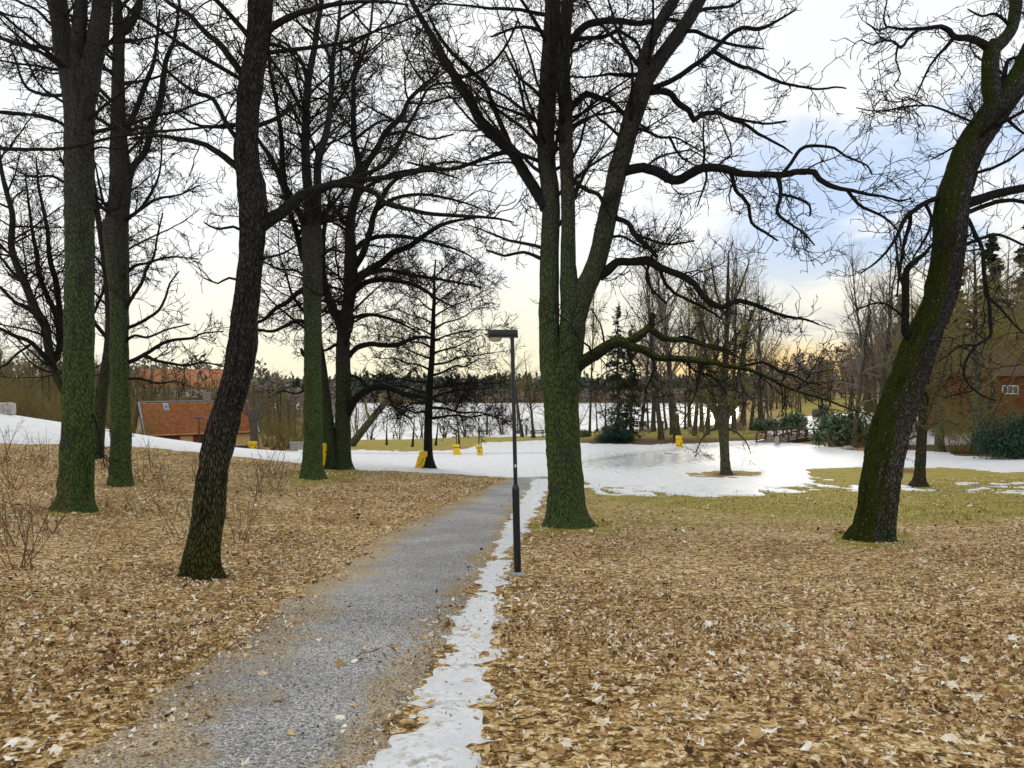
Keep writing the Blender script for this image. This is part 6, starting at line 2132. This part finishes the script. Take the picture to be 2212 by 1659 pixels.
for i, (x, d, s) in enumerate(((770, 112, .75), (800, 116, .8), (862, 118, .7), (912, 114, .8), (960, 112, .85), (1008, 110, .8), (1050, 112, .75), (1085, 110, .8), (1118, 112, .85), (1180, 108, .9), (1245, 106, .8), (1310, 108, .8))):
    bare((V_multi + V_fruit[:1])[i % 2], x, d, 'bare twiggy young tree on the near shore of the lake', 'young trees on the near lake shore', s, 'bare_tree')

# the leaning willow behind the double trunk
t = Tree('willow_tree', 'slanting olive willow trunk leaning right behind the double trunk', 757, 85.0, (BF, M['twig_olive'], M['twig_olive']), 131, dens=0.45)
t.trunk([(757, 964, 20), (760, 960, 17), (773, 943, 16), (786, 926, 15), (813, 893, 14), (836, 866, 12), (853, 846, 10), (873, 820, 7), (890, 800, 4)], S=18, rough=0.03)
for pts, k in (([(830, 873, 10), (850, 872, 9), (880, 868, 7), (910, 872, 5), (930, 880, 3)], 0.2), ([(820, 885, 7), (826, 860, 6), (826, 830, 4), (830, 800, 3)], 0.2), ([(845, 855, 7), (868, 850, 6), (895, 835, 4), (920, 820, 2)], -0.3),
               ([(775, 940, 6), (768, 915, 5), (770, 885, 4), (765, 860, 2)], 0.3), ([(800, 908, 6), (790, 880, 5), (795, 845, 3)], -0.3), ([(835, 868, 6), (862, 885, 5), (885, 905, 4), (900, 930, 2)], 0.1)):
    t.limb(pts, k, S=6, tw=0.8)

# the pale dead tree by the cottage
t = Tree('dead_tree', 'pale bleached dead tree with broken stems beside the cottage', 550, 86.0, (M['bark_dead'], M['bark_dead'], M['bark_dead']), 141, dens=0.1, fine=0)
t.trunk([(550, 972, 24), (550, 960, 20), (549, 940, 17), (547, 916, 17), (546, 905, 20)], S=20, rough=0.05)
for pts in ([(546, 912, 12), (538, 895, 9), (530, 875, 8), (529, 868, 6)], [(547, 908, 11), (546, 885, 8), (539, 862, 6), (535, 842, 4)], [(550, 910, 11), (557, 895, 8), (562, 875, 7), (567, 853, 5)],
            [(558, 893, 8), (566, 875, 6), (584, 864, 5), (604, 847, 4), (642, 827, 2)], [(553, 905, 8), (568, 897, 6), (569, 885, 4)], [(540, 898, 5), (528, 892, 4), (524, 884, 3)]):
    t.limb(pts, 0.1, tw=0, S=8)

# evergreens on the bank
for i, (x, d, h, r, tw) in enumerate(((1334, 86, 15.5, 2.9, 0), (1362, 88, 13.0, 2.5, 1))):
    T_, B_, L_ = grow_conifer(320 + i, h, r, 0.05, 4600, 0.17, 0.75)
    P_ = [('trunk', with_mat(pair_mesh('trunk', T_), BF), None), ('boughs', with_mat(pair_mesh('boughs', B_), BF), None),
          ('needles', with_mat(pair_mesh('needles', L_), M['needle'] if i == 0 else M['needle_brown']), 'stuff')]
    plant('spruce_tree', P_, ('thin dark spruce with drooping boughs on the grassy bank, right of the three-stemmed trunk', 'olive tinted ragged conifer close behind the dark spruce')[i], 'tree', None, gp(x, d, -0.05), i * 1.7)
T_, L_ = grow_bush(330, (2.6, 1.6, 1.7), 8000, 0.10, 40)
plant('yew_bush', [('stems', with_mat(pair_mesh('stems', T_), BF), None), ('leaves', with_mat(pair_mesh('leaves', L_), M['yew']), 'stuff')], 'dark green bush at the foot of the thin spruce', 'bush', None, gp(1332, 85, -0.1), 0.4, (1, 1, 0.8))
T_, L_ = grow_bush(331, (1.9, 1.5, 2.3), 9000, 0.075, 40)
plant('yew_bush', [('stems', with_mat(pair_mesh('stems', T_), BF), None), ('leaves', with_mat(pair_mesh('leaves', L_), M['yew']), 'stuff')], 'dark green branching bush at the right edge of the picture', 'bush', None, gp(2188, 55, -0.1), 2.0, (1.35, 1.35, 1.2))
T_, L_ = grow_bush(332, (1.7, 1.3, 1.5), 3600, 0.15, 30)
RH = [('stems', with_mat(pair_mesh('stems', T_), BF), None), ('leaves', with_mat(pair_mesh('leaves', L_), M['rhodo']), 'stuff')]
plant('evergreen_shrub', RH, 'large light green evergreen shrub hanging over the right end of the footbridge', 'bush', 'evergreen shrubs by the footbridge', gp(1820, 75, -0.1), 0.3, (1.7, 1.5, 1.9))
plant('evergreen_shrub', RH, 'rounded evergreen shrub behind the left railing of the footbridge', 'bush', 'evergreen shrubs by the footbridge', gp(1655, 94, -0.1), 2.3, (1.1, 1.1, 0.85))
plant('evergreen_shrub', RH, 'evergreen shrub behind the middle of the footbridge railing', 'bush', 'evergreen shrubs by the footbridge', gp(1714, 94, -0.1), 4.1, (1.35, 1.2, 1.05))
plant('evergreen_shrub', RH, 'small evergreen shrub at the foot of the tall thin tree on the bank', 'bush', None, gp(1262, 91, -0.1), 1.1, 0.5)
for i, (x, d, h) in enumerate(((2150, 112, 1.5), (2235, 104, 1.75), (2060, 125, 1.5), (2300, 118, 1.7), (1950, 150, 1.35))):
    if i == 0:
        T_, B_, L_ = grow_conifer(340, 16, 3.0, 0.35, 6000, 0.30, 0.6)
        PN = [('trunk', with_mat(pair_mesh('trunk', T_), BF), None), ('boughs', with_mat(pair_mesh('boughs', B_), BF), None), ('needles', with_mat(pair_mesh('needles', L_), M['needle']), 'stuff')]
    plant('pine_tree', PN, 'tall dark conifer rising behind the thicket at right', 'tree', 'tall conifers behind the right thicket', gp(x, d, -0.1), i * 1.3, h)

# two stout trunks on the brown bank at right
for (x, d, s, lb) in ((2113, 62, (1.7, 1.7, 1.2), 'stout trunk on the brown bank left of the dark green bush'), (2032, 64, (1.45, 1.45, 1.15), 'stout olive trunk on the brown bank right of the small spotted trunk')):
    bare(V_spread[1], x, d, lb, None, s)
# thicket at right
G2 = 'bare trees of the thicket at right'
for i in range(56):
    x = 1835 + _r.random() * 470
    d = 66 + _r.random() * 70
    v = (V_spread + V_multi)[i % 6]
    if 2140 < x < 2225 and d < 80:
        d += 16
    bare(v, x, d, 'bare twiggy tree in the brown thicket behind the leaning mossy tree', G2, _r.uniform(0.75, 1.25) * (1.35 if i % 6 > 3 else 1.0))
for i in range(16):
    bare(V_broom[i % 2], 1880 + _r.random() * 400, 95 + _r.random() * 60, 'tall grey tree rising out of the thicket at right', 'tall trees of the thicket at right', _r.uniform(0.8, 1.15))
for i in range(46):
    bare(SHR[(1, 3, 2)[i % 3]], 1850 + _r.random() * 400, 60 + _r.random() * 24, 'low brown leafless shrub on the bank at right', 'low shrubs on the bank at right', _r.uniform(0.7, 1.2), 'leafless_shrub', 'bush')
for i, (x, d, s) in enumerate(((1838, 71, 1.0), (1858, 72, 1.1), (1878, 70, 1.0), (1800, 72, 0.7), (1818, 70, 0.6), (1895, 74, 1.2))):
    bare(SHR[1 if i % 2 else 3], x, d, 'brown tangled shrub between the footbridge and the leaning mossy tree', 'tangled shrubs right of the footbridge', s, 'leafless_shrub', 'bush')
# trees on the far right slope towards the sunset
for i in range(60):
    bare((V_spread + V_red + V_broom)[i % 9], 1640 + _r.random() * 330, 150 + _r.random() * 130, 'bare tree on the far slope below the sunset glow', 'bare trees on the far slope below the sunset', _r.uniform(0.6, 0.95))
for i, (x, d, s) in enumerate(((1722, 118, .55), (1690, 122, .5), (1770, 112, .5), (1870, 110, .7), (1660, 112, .6))):
    bare(V_spread[i % 4], x, d, 'slim bare tree on the snowy slope beyond the footbridge', 'slim trees beyond the footbridge', s)
# brown wood behind the crest and the cottage
G3 = 'bare trees of the brown wood behind the snow crest'
for i in range(130):
    x = -150 + _r.random() * 830
    d = 92 + _r.random() * 100
    v = (V_multi + V_spread)[i % 6]
    bare(v, x, d, 'bare tree in the brown wood behind the snow crest and cottage', G3, _r.uniform(0.55, 0.85) * (1.2 if i % 6 < 2 else 0.8))
for i in range(110):
    bare(SHR[(2, 1, 2)[i % 3]], -120 + _r.random() * (420 if i % 2 else 760), (72 if i % 2 else 98) + _r.random() * 26, 'leafless shrub in the hedge behind the snow crest', 'leafless shrubs behind the snow crest', _r.uniform(0.8, 1.3), 'leafless_shrub', 'bush')
for i, (x, d, s) in enumerate(((590, 90, 1.1), (606, 88, 1.15), (622, 91, 1.1), (640, 89, 1.0), (575, 96, 1.1), (660, 92, .9), (690, 93, .8), (712, 94, .75), (730, 95, 0.7))):
    bare(SHR[2], x, d, 'olive brush like shrub between the dead tree and the straight green trunk', 'olive shrubs right of the dead tree', s, 'leafless_shrub', 'bush')
for i, x in enumerate(range(1002, 1180, 11)):
    bare(SHR[0], x + _r.uniform(-4, 4), 103 + _r.uniform(-2, 3), 'thin grey shrub in the row along the lake shore', 'thin shrubs along the lake shore', _r.uniform(0.6, 1.0), 'leafless_shrub', 'bush')
bare(SHR[3], 1087, 101, 'dense dark brown shrub in the row along the lake shore', None, 1.1, 'leafless_shrub', 'bush')
for i in range(40):
    bare(SHR[0], 1290 + _r.random() * 360, 90 + _r.uniform(0, 8), 'thin straggling shrub under the clump on the grassy bank', 'straggling shrubs on the grassy bank', _r.uniform(0.4, 0.8), 'leafless_shrub', 'bush')


# ------------------------------------------------------------------ wooded far shore
def far_forest():
    rng = np.random.RandomState(77)
    def wood(n, xr, dr, hr, cards, size, conif):
        X, D = [], []
        d = rng.uniform(dr[0], dr[1], n)
        x = (rng.uniform(xr[0], xr[1], n) - CX) / F * d
        z = H(x, d)
        h = rng.uniform(hr[0], hr[1], n) * (0.75 + 0.5 * fbm(x * 0.02, d * 0.02, 2))
        t = rng.rand(n, cards)
        if conif:
            rr = 0.17 * h[:, None] * (1.02 - t) ** 0.8
        else:
            rr = 0.24 * h[:, None] * np.sqrt(np.clip(1 - (2 * t - 0.95) ** 2, 0.05, 1))
        a = rng.rand(n, cards) * 6.28
        q = np.sqrt(rng.rand(n, cards))
        C = np.stack([x[:, None] + np.cos(a) * rr * q, d[:, None] + np.sin(a) * rr * q, z[:, None] + t * h[:, None]], -1).reshape(-1, 3)
        return leaf_cards(C, rng.randn(len(C), 3) * 0.8 + np.array([0, -0.3, 0.5]), size, rng)
    V, q = wood(900, (480, 1720), (466, 640), (9, 15), 46, 1.5, True)
    o = link('far_wood', mesh_np('far_wood', V, [q], False), M['far_wood'], None, 'stuff')
    tag(o, 'dark conifer wood along the far shore of the lake')
    V, q = wood(420, (560, 1700), (461, 480), (5, 9), 30, 1.2, False)
    o = link('bare_wood', mesh_np('bare_wood', V, [q], False), M['far_bare'], None, 'stuff')
    tag(o, 'grey leafless wood along the waterline of the far shore')
    V, q = wood(330, (-350, 740), (200, 330), (7, 12), 40, 0.9, False)
    o = link('bare_wood', mesh_np('bare_wood', V, [q], False), M['far_bare'], None, 'stuff')
    tag(o, 'brown leafless wood on the hillside far behind the cottage')
    V, q = wood(330, (1640, 2500), (190, 330), (8, 14), 40, 0.9, False)
    o = link('bare_wood', mesh_np('bare_wood', V, [q], False), M['far_bare'], None, 'stuff')
    tag(o, 'brown leafless wood on the rise at the far right')


far_forest()


# ------------------------------------------------------------------ shoots, leaves, sticks, gravel
def at_px(x, y, dz=0.0):
    p = hit(x, y)
    return Vector((p.x, p.y, float(Hn([p.x], [p.y])[0]) + dz))


SAP = []
for i in range(4):
    A_, B_ = grow_shrub(400 + i, 1.25, 0.75 + 0.2 * i, (4, 6, 9, 3)[i], 1.0 if i < 3 else 0.5)
    SAP.append([('stems', with_mat(pair_mesh('stems', A_), M['sapling']), None), ('twigs', with_mat(pair_mesh('twigs', B_), M['sapling']), 'stuff')])
for i, (x, y, v, s, lb) in enumerate((
        (55, 1228, 2, 1.3, 'many stemmed leafless shoot bush nearest the left edge'), (25, 1180, 1, 1.2, None), (100, 1150, 1, 1.1, None), (186, 1192, 3, 1.05, 'pair of upright shoots just right of the foot of the thick green trunk'),
        (270, 1195, 3, 0.8, None), (310, 1120, 1, 0.9, None), (385, 1160, 1, 1.15, 'upright shoots close against the left side of the dark leaning tree'), (396, 1120, 3, 1.2, None), (345, 1062, 2, 1.2, None), (510, 1180, 3, 1.5, 'tall dark shoot just right of the dark leaning tree'),
        (530, 1172, 1, 1.0, None), (560, 1075, 2, 1.5, None), (600, 1060, 2, 1.4, None), (300, 1040, 1, 1.4, None), (420, 1040, 2, 1.2, None), (30, 1060, 2, 1.5, None), (95, 1010, 2, 1.6, None), (15, 1000, 2, 1.7, None),
        (330, 1010, 1, 1.5, None), (580, 1030, 1, 1.6, None), (230, 1120, 3, 0.9, None), (120, 1090, 3, 1.2, None))):
    p = at_px(x, y, -0.02)
    plant('shoot_bush', SAP[v], lb or 'thin leafless shoots growing out of the leaf litter left of the path', 'shoots', 'leafless shoots in the leaf litter', p, i * 1.1, s)


def path_lr(Y):
    o = np.argsort(PW[:, 1])
    return np.interp(Y, PW[o, 1], PW[o, 0]), np.interp(Y, PW[o, 3], PW[o, 2]) if False else np.interp(Y, PW[np.argsort(PW[:, 3]), 3], PW[np.argsort(PW[:, 3]), 2])


def snow_lr(Y):
    o, p = np.argsort(SW[:, 1]), np.argsort(SW[:, 3])
    return np.interp(Y, SW[o, 1], SW[o, 0]), np.interp(Y, SW[p, 3], SW[p, 2])


MAPLE = np.array([(0, -1.0), (0.35, -0.45), (0.95, -0.35), (0.62, 0.05), (0.92, 0.62), (0.38, 0.48), (0, 1.12), (-0.38, 0.5), (-0.9, 0.6), (-0.6, 0.05), (-0.95, -0.38), (-0.35, -0.45)])
OVAL = np.array([(0, -1.0), (0.45, -0.55), (0.58, 0.1), (0.35, 0.7), (0, 1.05), (-0.35, 0.7), (-0.58, 0.1), (-0.45, -0.55)])
CHIP = np.array([(0, -1.0), (0.55, 0.0), (0.1, 1.0), (-0.55, 0.15)])


def leaf_geo(P, size, rng, shape, tilt, curl):
    n, k = len(P), len(shape)
    a = rng.rand(n) * 6.28
    sx = size * rng.uniform(0.7, 1.0, n)
    L = np.zeros((n, k + 1, 3))
    jr = rng.uniform(0.62, 1.18, (n, k))
    L[:, :k, 0] = shape[None, :, 0] * sx[:, None] * jr
    L[:, :k, 1] = shape[None, :, 1] * size[:, None] * jr
    c1 = rng.uniform(-0.2, 1.0, n) * curl
    c2 = rng.uniform(-0.6, 0.9, n) * curl
    L[:, :, 2] = (c1[:, None] * (L[:, :, 0] ** 2) + c2[:, None] * L[:, :, 1] ** 2) / size[:, None] + rng.randn(n, k + 1) * 0.08 * curl * size[:, None]
    tx = rng.randn(n) * tilt
    ty = rng.randn(n) * tilt
    x, y, z = L[..., 0], L[..., 1], L[..., 2]
    y, z = y * np.cos(tx)[:, None] - z * np.sin(tx)[:, None], y * np.sin(tx)[:, None] + z * np.cos(tx)[:, None]
    x, z = x * np.cos(ty)[:, None] + z * np.sin(ty)[:, None], -x * np.sin(ty)[:, None] + z * np.cos(ty)[:, None]
    ca, sa = np.cos(a)[:, None], np.sin(a)[:, None]
    V = np.stack([x * ca - y * sa, x * sa + y * ca, z], -1)
    V[:, :, 2] -= V[:, :, 2].min(1, keepdims=True) * 0.75
    V += P[:, None]
    i = np.arange(k)
    f = np.stack([np.full(k, k), i, (i + 1) % k], -1)
    return V.reshape(-1, 3), (f[None] + (np.arange(n) * (k + 1))[:, None, None]).reshape(-1, 3)


def litter():
    rng = np.random.RandomState(99)
    sets = []
    off = 0
    VV, FF, TT = [], [], []

    def put(Y0, Y1, dens, shape, smin, smax, curl, tilt, wid=0.80):
        nonlocal off
        area = (Y1 ** 2 - Y0 ** 2) * wid + (Y1 - Y0) * 2
        n = int(area * dens)
        Y = np.sqrt(rng.uniform(Y0 ** 2, Y1 ** 2, n))
        X = rng.uniform(-1, 1, n) * (Y * wid + 1.0)
        l, r = path_lr(Y)
        sl, sr = snow_lr(Y)
        wob = (fbm(X * 0.8, Y * 0.8, 3) - 0.5) * 0.9
        ins = np.minimum(X - l, r - X) + wob
        prob = np.clip(1.0 - (ins + 0.25) / 0.85, 0.012, 1)
        prob = np.where(X > r + 0.1, np.clip(1 - (ins + 0.10) / 0.35, 0, 1), prob)
        on_snow = np.minimum(X - sl, sr - X) + wob * 0.3
        prob *= np.where(on_snow > 0.0, 0.10, 1)
        dn = fbm(X * 0.45 + 50, Y * 0.45 + 20, 4)
        prob *= np.clip(0.45 + (dn - 0.35) * 2.2, 0.25, 1)
        left = X < l
        far = np.clip((Y - 9) / 16, 0, 1)
        prob *= np.where(left, 1.0, 1 - 0.75 * far)
        Z = Hn(X, Y)
        PX, PY = proj(X, Y, Z)
        sd = poly_sd(PX, PY, SNOW_POLY)
        prob = np.where(sd > -3, prob * 0.03, prob)
        k = rng.rand(n) < prob
        X, Y, Z, left = X[k], Y[k], Z[k], left[k]
        n = len(X)
        P = np.stack([X, Y, Z + rng.uniform(0.002, 0.028, n)], -1)
        size = rng.uniform(smin, smax, n) * np.where(rng.rand(n) < 0.12, 1.45, 1.0)
        V, f = leaf_geo(P, size, rng, shape, tilt, curl)
        tone = np.clip(rng.normal(0.50, 0.27, n) + (fbm(X * 0.6, Y * 0.6, 3) - 0.5) * 0.35 + np.where(rng.rand(n) < 0.04, 0.36, 0), 0.02, 1)
        VV.append(V)
        FF.append(f + off)
        TT.append(np.repeat(tone, len(shape) + 1))
        off += len(V)

    put(2.6, 9, 95, MAPLE, 0.020, 0.044, 0.9, 0.42)
    put(2.6, 9.5, 720, CHIP, 0.010, 0.030, 0.6, 0.60)
    put(9, 18, 85, OVAL, 0.022, 0.046, 0.55, 0.40)
    put(9.5, 19, 260, CHIP, 0.014, 0.034, 0.4, 0.45)
    put(18, 40, 45, CHIP, 0.035, 0.07, 0.5, 0.42, 0.74)
    me = mesh_np('leaf_litter', np.concatenate(VV), [np.concatenate(FF)], False, {'tone': np.concatenate(TT)})
    o = link('leaf_litter', me, M['leaf'], None, 'stuff')
    tag(o, 'dry brown and straw coloured fallen leaves covering the ground on both sides of the path')
    print('litter tris', sum(len(f) for f in FF))


litter()


def single_leaves():
    rng = np.random.RandomState(12)
    G = 'conspicuous leaves lying on the ground'
    ORD = [  # x, y, radius px, shape, tone, label
        (632, 1598, 17, 1, 0.62, 'orange brown oval leaf lying alone on the gravel near the bottom'), (735, 1563, 16, 0, 0.93, 'curled cream leaf in the middle of the gravel path'),
        (765, 1437, 15, 1, 1.0, 'narrow white leaf beside a brown one on the gravel'), (733, 1444, 16, 0, 0.45, 'brown leaf touching the narrow white leaf on the gravel'),
        (600, 1527, 18, 0, 0.36, 'dark brown curled leaf pair on the left half of the gravel path'), (821, 1438, 7, 1, 0.15, 'small dark leaf on the gravel right of the narrow white leaf'),
        (35, 1616, 26, 0, 1.0, 'big white leaf in the bottom left corner, upper of two'), (22, 1654, 24, 0, 1.0, 'big white leaf at the very bottom left corner'),
        (120, 1634, 30, 1, 0.88, 'long pale leaf at the bottom left, on the edge of the gravel'), (348, 1427, 11, 0, 1.0, 'small white leaf where the litter meets the gravel, left of the path'),
        (1656, 1597, 24, 0, 1.0, 'big white maple leaf near the bottom right of the middle'), (752, 1222, 11, 0, 0.12, 'dark curled leaf clump at the left edge of the path'),
        (915, 1345, 10, 1, 1.0, 'white leaf on the gravel close to the snow strip'), (928, 1535, 15, 0, 0.5, 'brown leaf lying on the wide lower part of the snow strip'),
        (1010, 1478, 14, 1, 0.66, 'tan leaf lying on the snow strip beside the leaves'), (2045, 1230, 12, 0, 0.95, 'pale leaf right of the foot of the leaning mossy tree'),
        (2108, 1093, 0, 1, 0.95, None)]
    for (x, y, rp, sh, tn, lb) in ORD:
        if lb is None:
            continue
        p = at_px(x, y, 0.02)
        s = rp / F * p.y
        V, f = leaf_geo(np.array([[0, 0, 0.0]]), np.array([s]), rng, MAPLE if sh == 0 else OVAL, 0.22, 0.6)
        V[:, 1] *= 1.25
        o = link('fallen_leaf', mesh_np('fallen_leaf', V, [f], False, {'tone': np.full(len(V), tn)}), M['leaf'])
        o.location = p
        tag(o, lb, 'leaf', G)
    for i in range(48):
        y = 1180 + (rng.rand() ** 0.7) * 470
        x = rng.uniform(1120, 2190) if i % 5 else rng.uniform(20, 330)
        p = at_px(x, y, 0.022)
        V, f = leaf_geo(np.array([[0, 0, 0.0]]), np.array([rng.uniform(0.03, 0.065)]), rng, MAPLE if i % 3 else OVAL, 0.35, 1.1)
        o = link('fallen_leaf', mesh_np('fallen_leaf', V, [f], False, {'tone': np.full(len(V), rng.uniform(0.84, 1.0))}), M['leaf'])
        o.location = p
        tag(o, 'pale dry leaf standing out on the brown leaf litter', 'leaf', 'pale leaves scattered on the leaf litter')
    # sticks
    for i, (x0, y0, x1, y1, w, lb) in enumerate(((1436, 981, 1466, 984, 1.6, 'crooked dark stick lying on the ice in front of the lone yellow cushion'), (395, 1366, 470, 1352, 3.5, 'dark stick in the leaf litter left of the gravel path'),
                                                 (210, 1462, 245, 1440, 3, 'short dark stick at the left edge of the gravel'), (1107, 1575, 1190, 1560, 3, 'dark stick just right of the snow strip near the bottom'),
                                                 (2140, 1348, 2200, 1352, 2, 'thin stick in the leaves at the right edge'), (2085, 1420, 2130, 1428, 2, 'thin dark stick in the leaves at far right'),
                                                 (1770, 1320, 1825, 1312, 2.2, 'thin dark stick in the leaves below the leaning mossy tree'), (1040, 1642, 1130, 1652, 3, 'curved stick in the leaves at the bottom edge'))):
        a, b_ = at_px(x0, y0, 0.03), at_px(x1, y1, 0.03)
        n = 7
        P = np.array([a.lerp(b_, k / (n - 1)) for k in range(n)])
        P[1:-1] += rng.randn(n - 2, 3) * np.array([0.04, 0.04, 0.012]) * (b_ - a).length
        P[:, 2] = np.maximum(Hn(P[:, 0], P[:, 1]) + (0.09 if i == 0 else 0.03), P[:, 2])
        c = P.mean(0)
        o = MB().tube(P - c, np.linspace(1, 0.5, n) * w / 2 / F * a.y, 7).build('fallen_stick', M['twig'], None, True)
        o.location = c
        tag(o, lb, 'stick')


single_leaves()


def gravel_and_grass():
    rng = np.random.RandomState(5)
    n = 13000
    Y = np.sqrt(rng.uniform(2.6 ** 2, 11 ** 2, n))
    l, r = path_lr(Y)
    X = l + (r - l) * rng.rand(n)
    s = rng.uniform(0.004, 0.011, n) * np.where(rng.rand(n) < 0.06, 1.7, 1)
    P = np.stack([X, Y, Hn(X, Y) + 0.014 + s * 0.3], -1)
    base = np.array([(1, 0, 0), (0, 1, 0), (-1, 0, 0), (0, -1, 0), (0, 0, 0.8)])
    V = P[:, None] + base[None] * s[:, None, None] * rng.uniform(0.6, 1.3, (n, 5, 3))
    f = np.array([(0, 1, 4), (1, 2, 4), (2, 3, 4), (3, 0, 4)])
    m, b = new_mat('loose_gravel', 0.9, 0.2)
    b.put(b.p.inputs['Base Color'], b.cramp(attr(b, 'tone'), [(0, (0.09, 0.085, 0.08)), (0.45, (0.27, 0.26, 0.24)), (0.85, (0.48, 0.46, 0.42)), (1, (0.72, 0.69, 0.63))]))
    me = mesh_np('gravel', V.reshape(-1, 3), [(f[None] + (np.arange(n) * 5)[:, None, None]).reshape(-1, 3)], False, {'tone': np.repeat(rng.rand(n), 5)})
    o = link('gravel', me, m, None, 'stuff')
    tag(o, 'loose grey gravel on the footpath')
    # grass blades
    n = 46000
    Y = rng.uniform(15, 37, n)
    X = rng.uniform(-0.35, 0.74, n) * Y
    Z = Hn(X, Y)
    PX, PY = proj(X, Y, Z)
    g = multi_sd(PX, PY, G_GRASS[:1] + G_GRASS[3:]) + (fbm(X * 1.2, Y * 1.2, 3) - 0.5) * 26
    k = (g > 0) & (poly_sd(PX, PY, SNOW_POLY) < -2)
    X, Y, Z = X[k], Y[k], Z[k]
    n = len(X)
    a = rng.rand(n) * 6.28
    h = rng.uniform(0.03, 0.085, n)
    w = 0.008
    V = np.stack([np.stack([X - np.cos(a) * w, Y - np.sin(a) * w, Z - 0.005], -1), np.stack([X + np.cos(a) * w, Y + np.sin(a) * w, Z - 0.005], -1),
                  np.stack([X + rng.randn(n) * 0.03, Y + rng.randn(n) * 0.03, Z + h], -1)], 1).reshape(-1, 3)
    o = link('grass', mesh_np('grass', V, [np.arange(3 * n).reshape(-1, 3)], False), M['grassblade'], None, 'stuff')
    tag(o, 'short straw coloured winter grass along the edge of the snow')


gravel_and_grass()
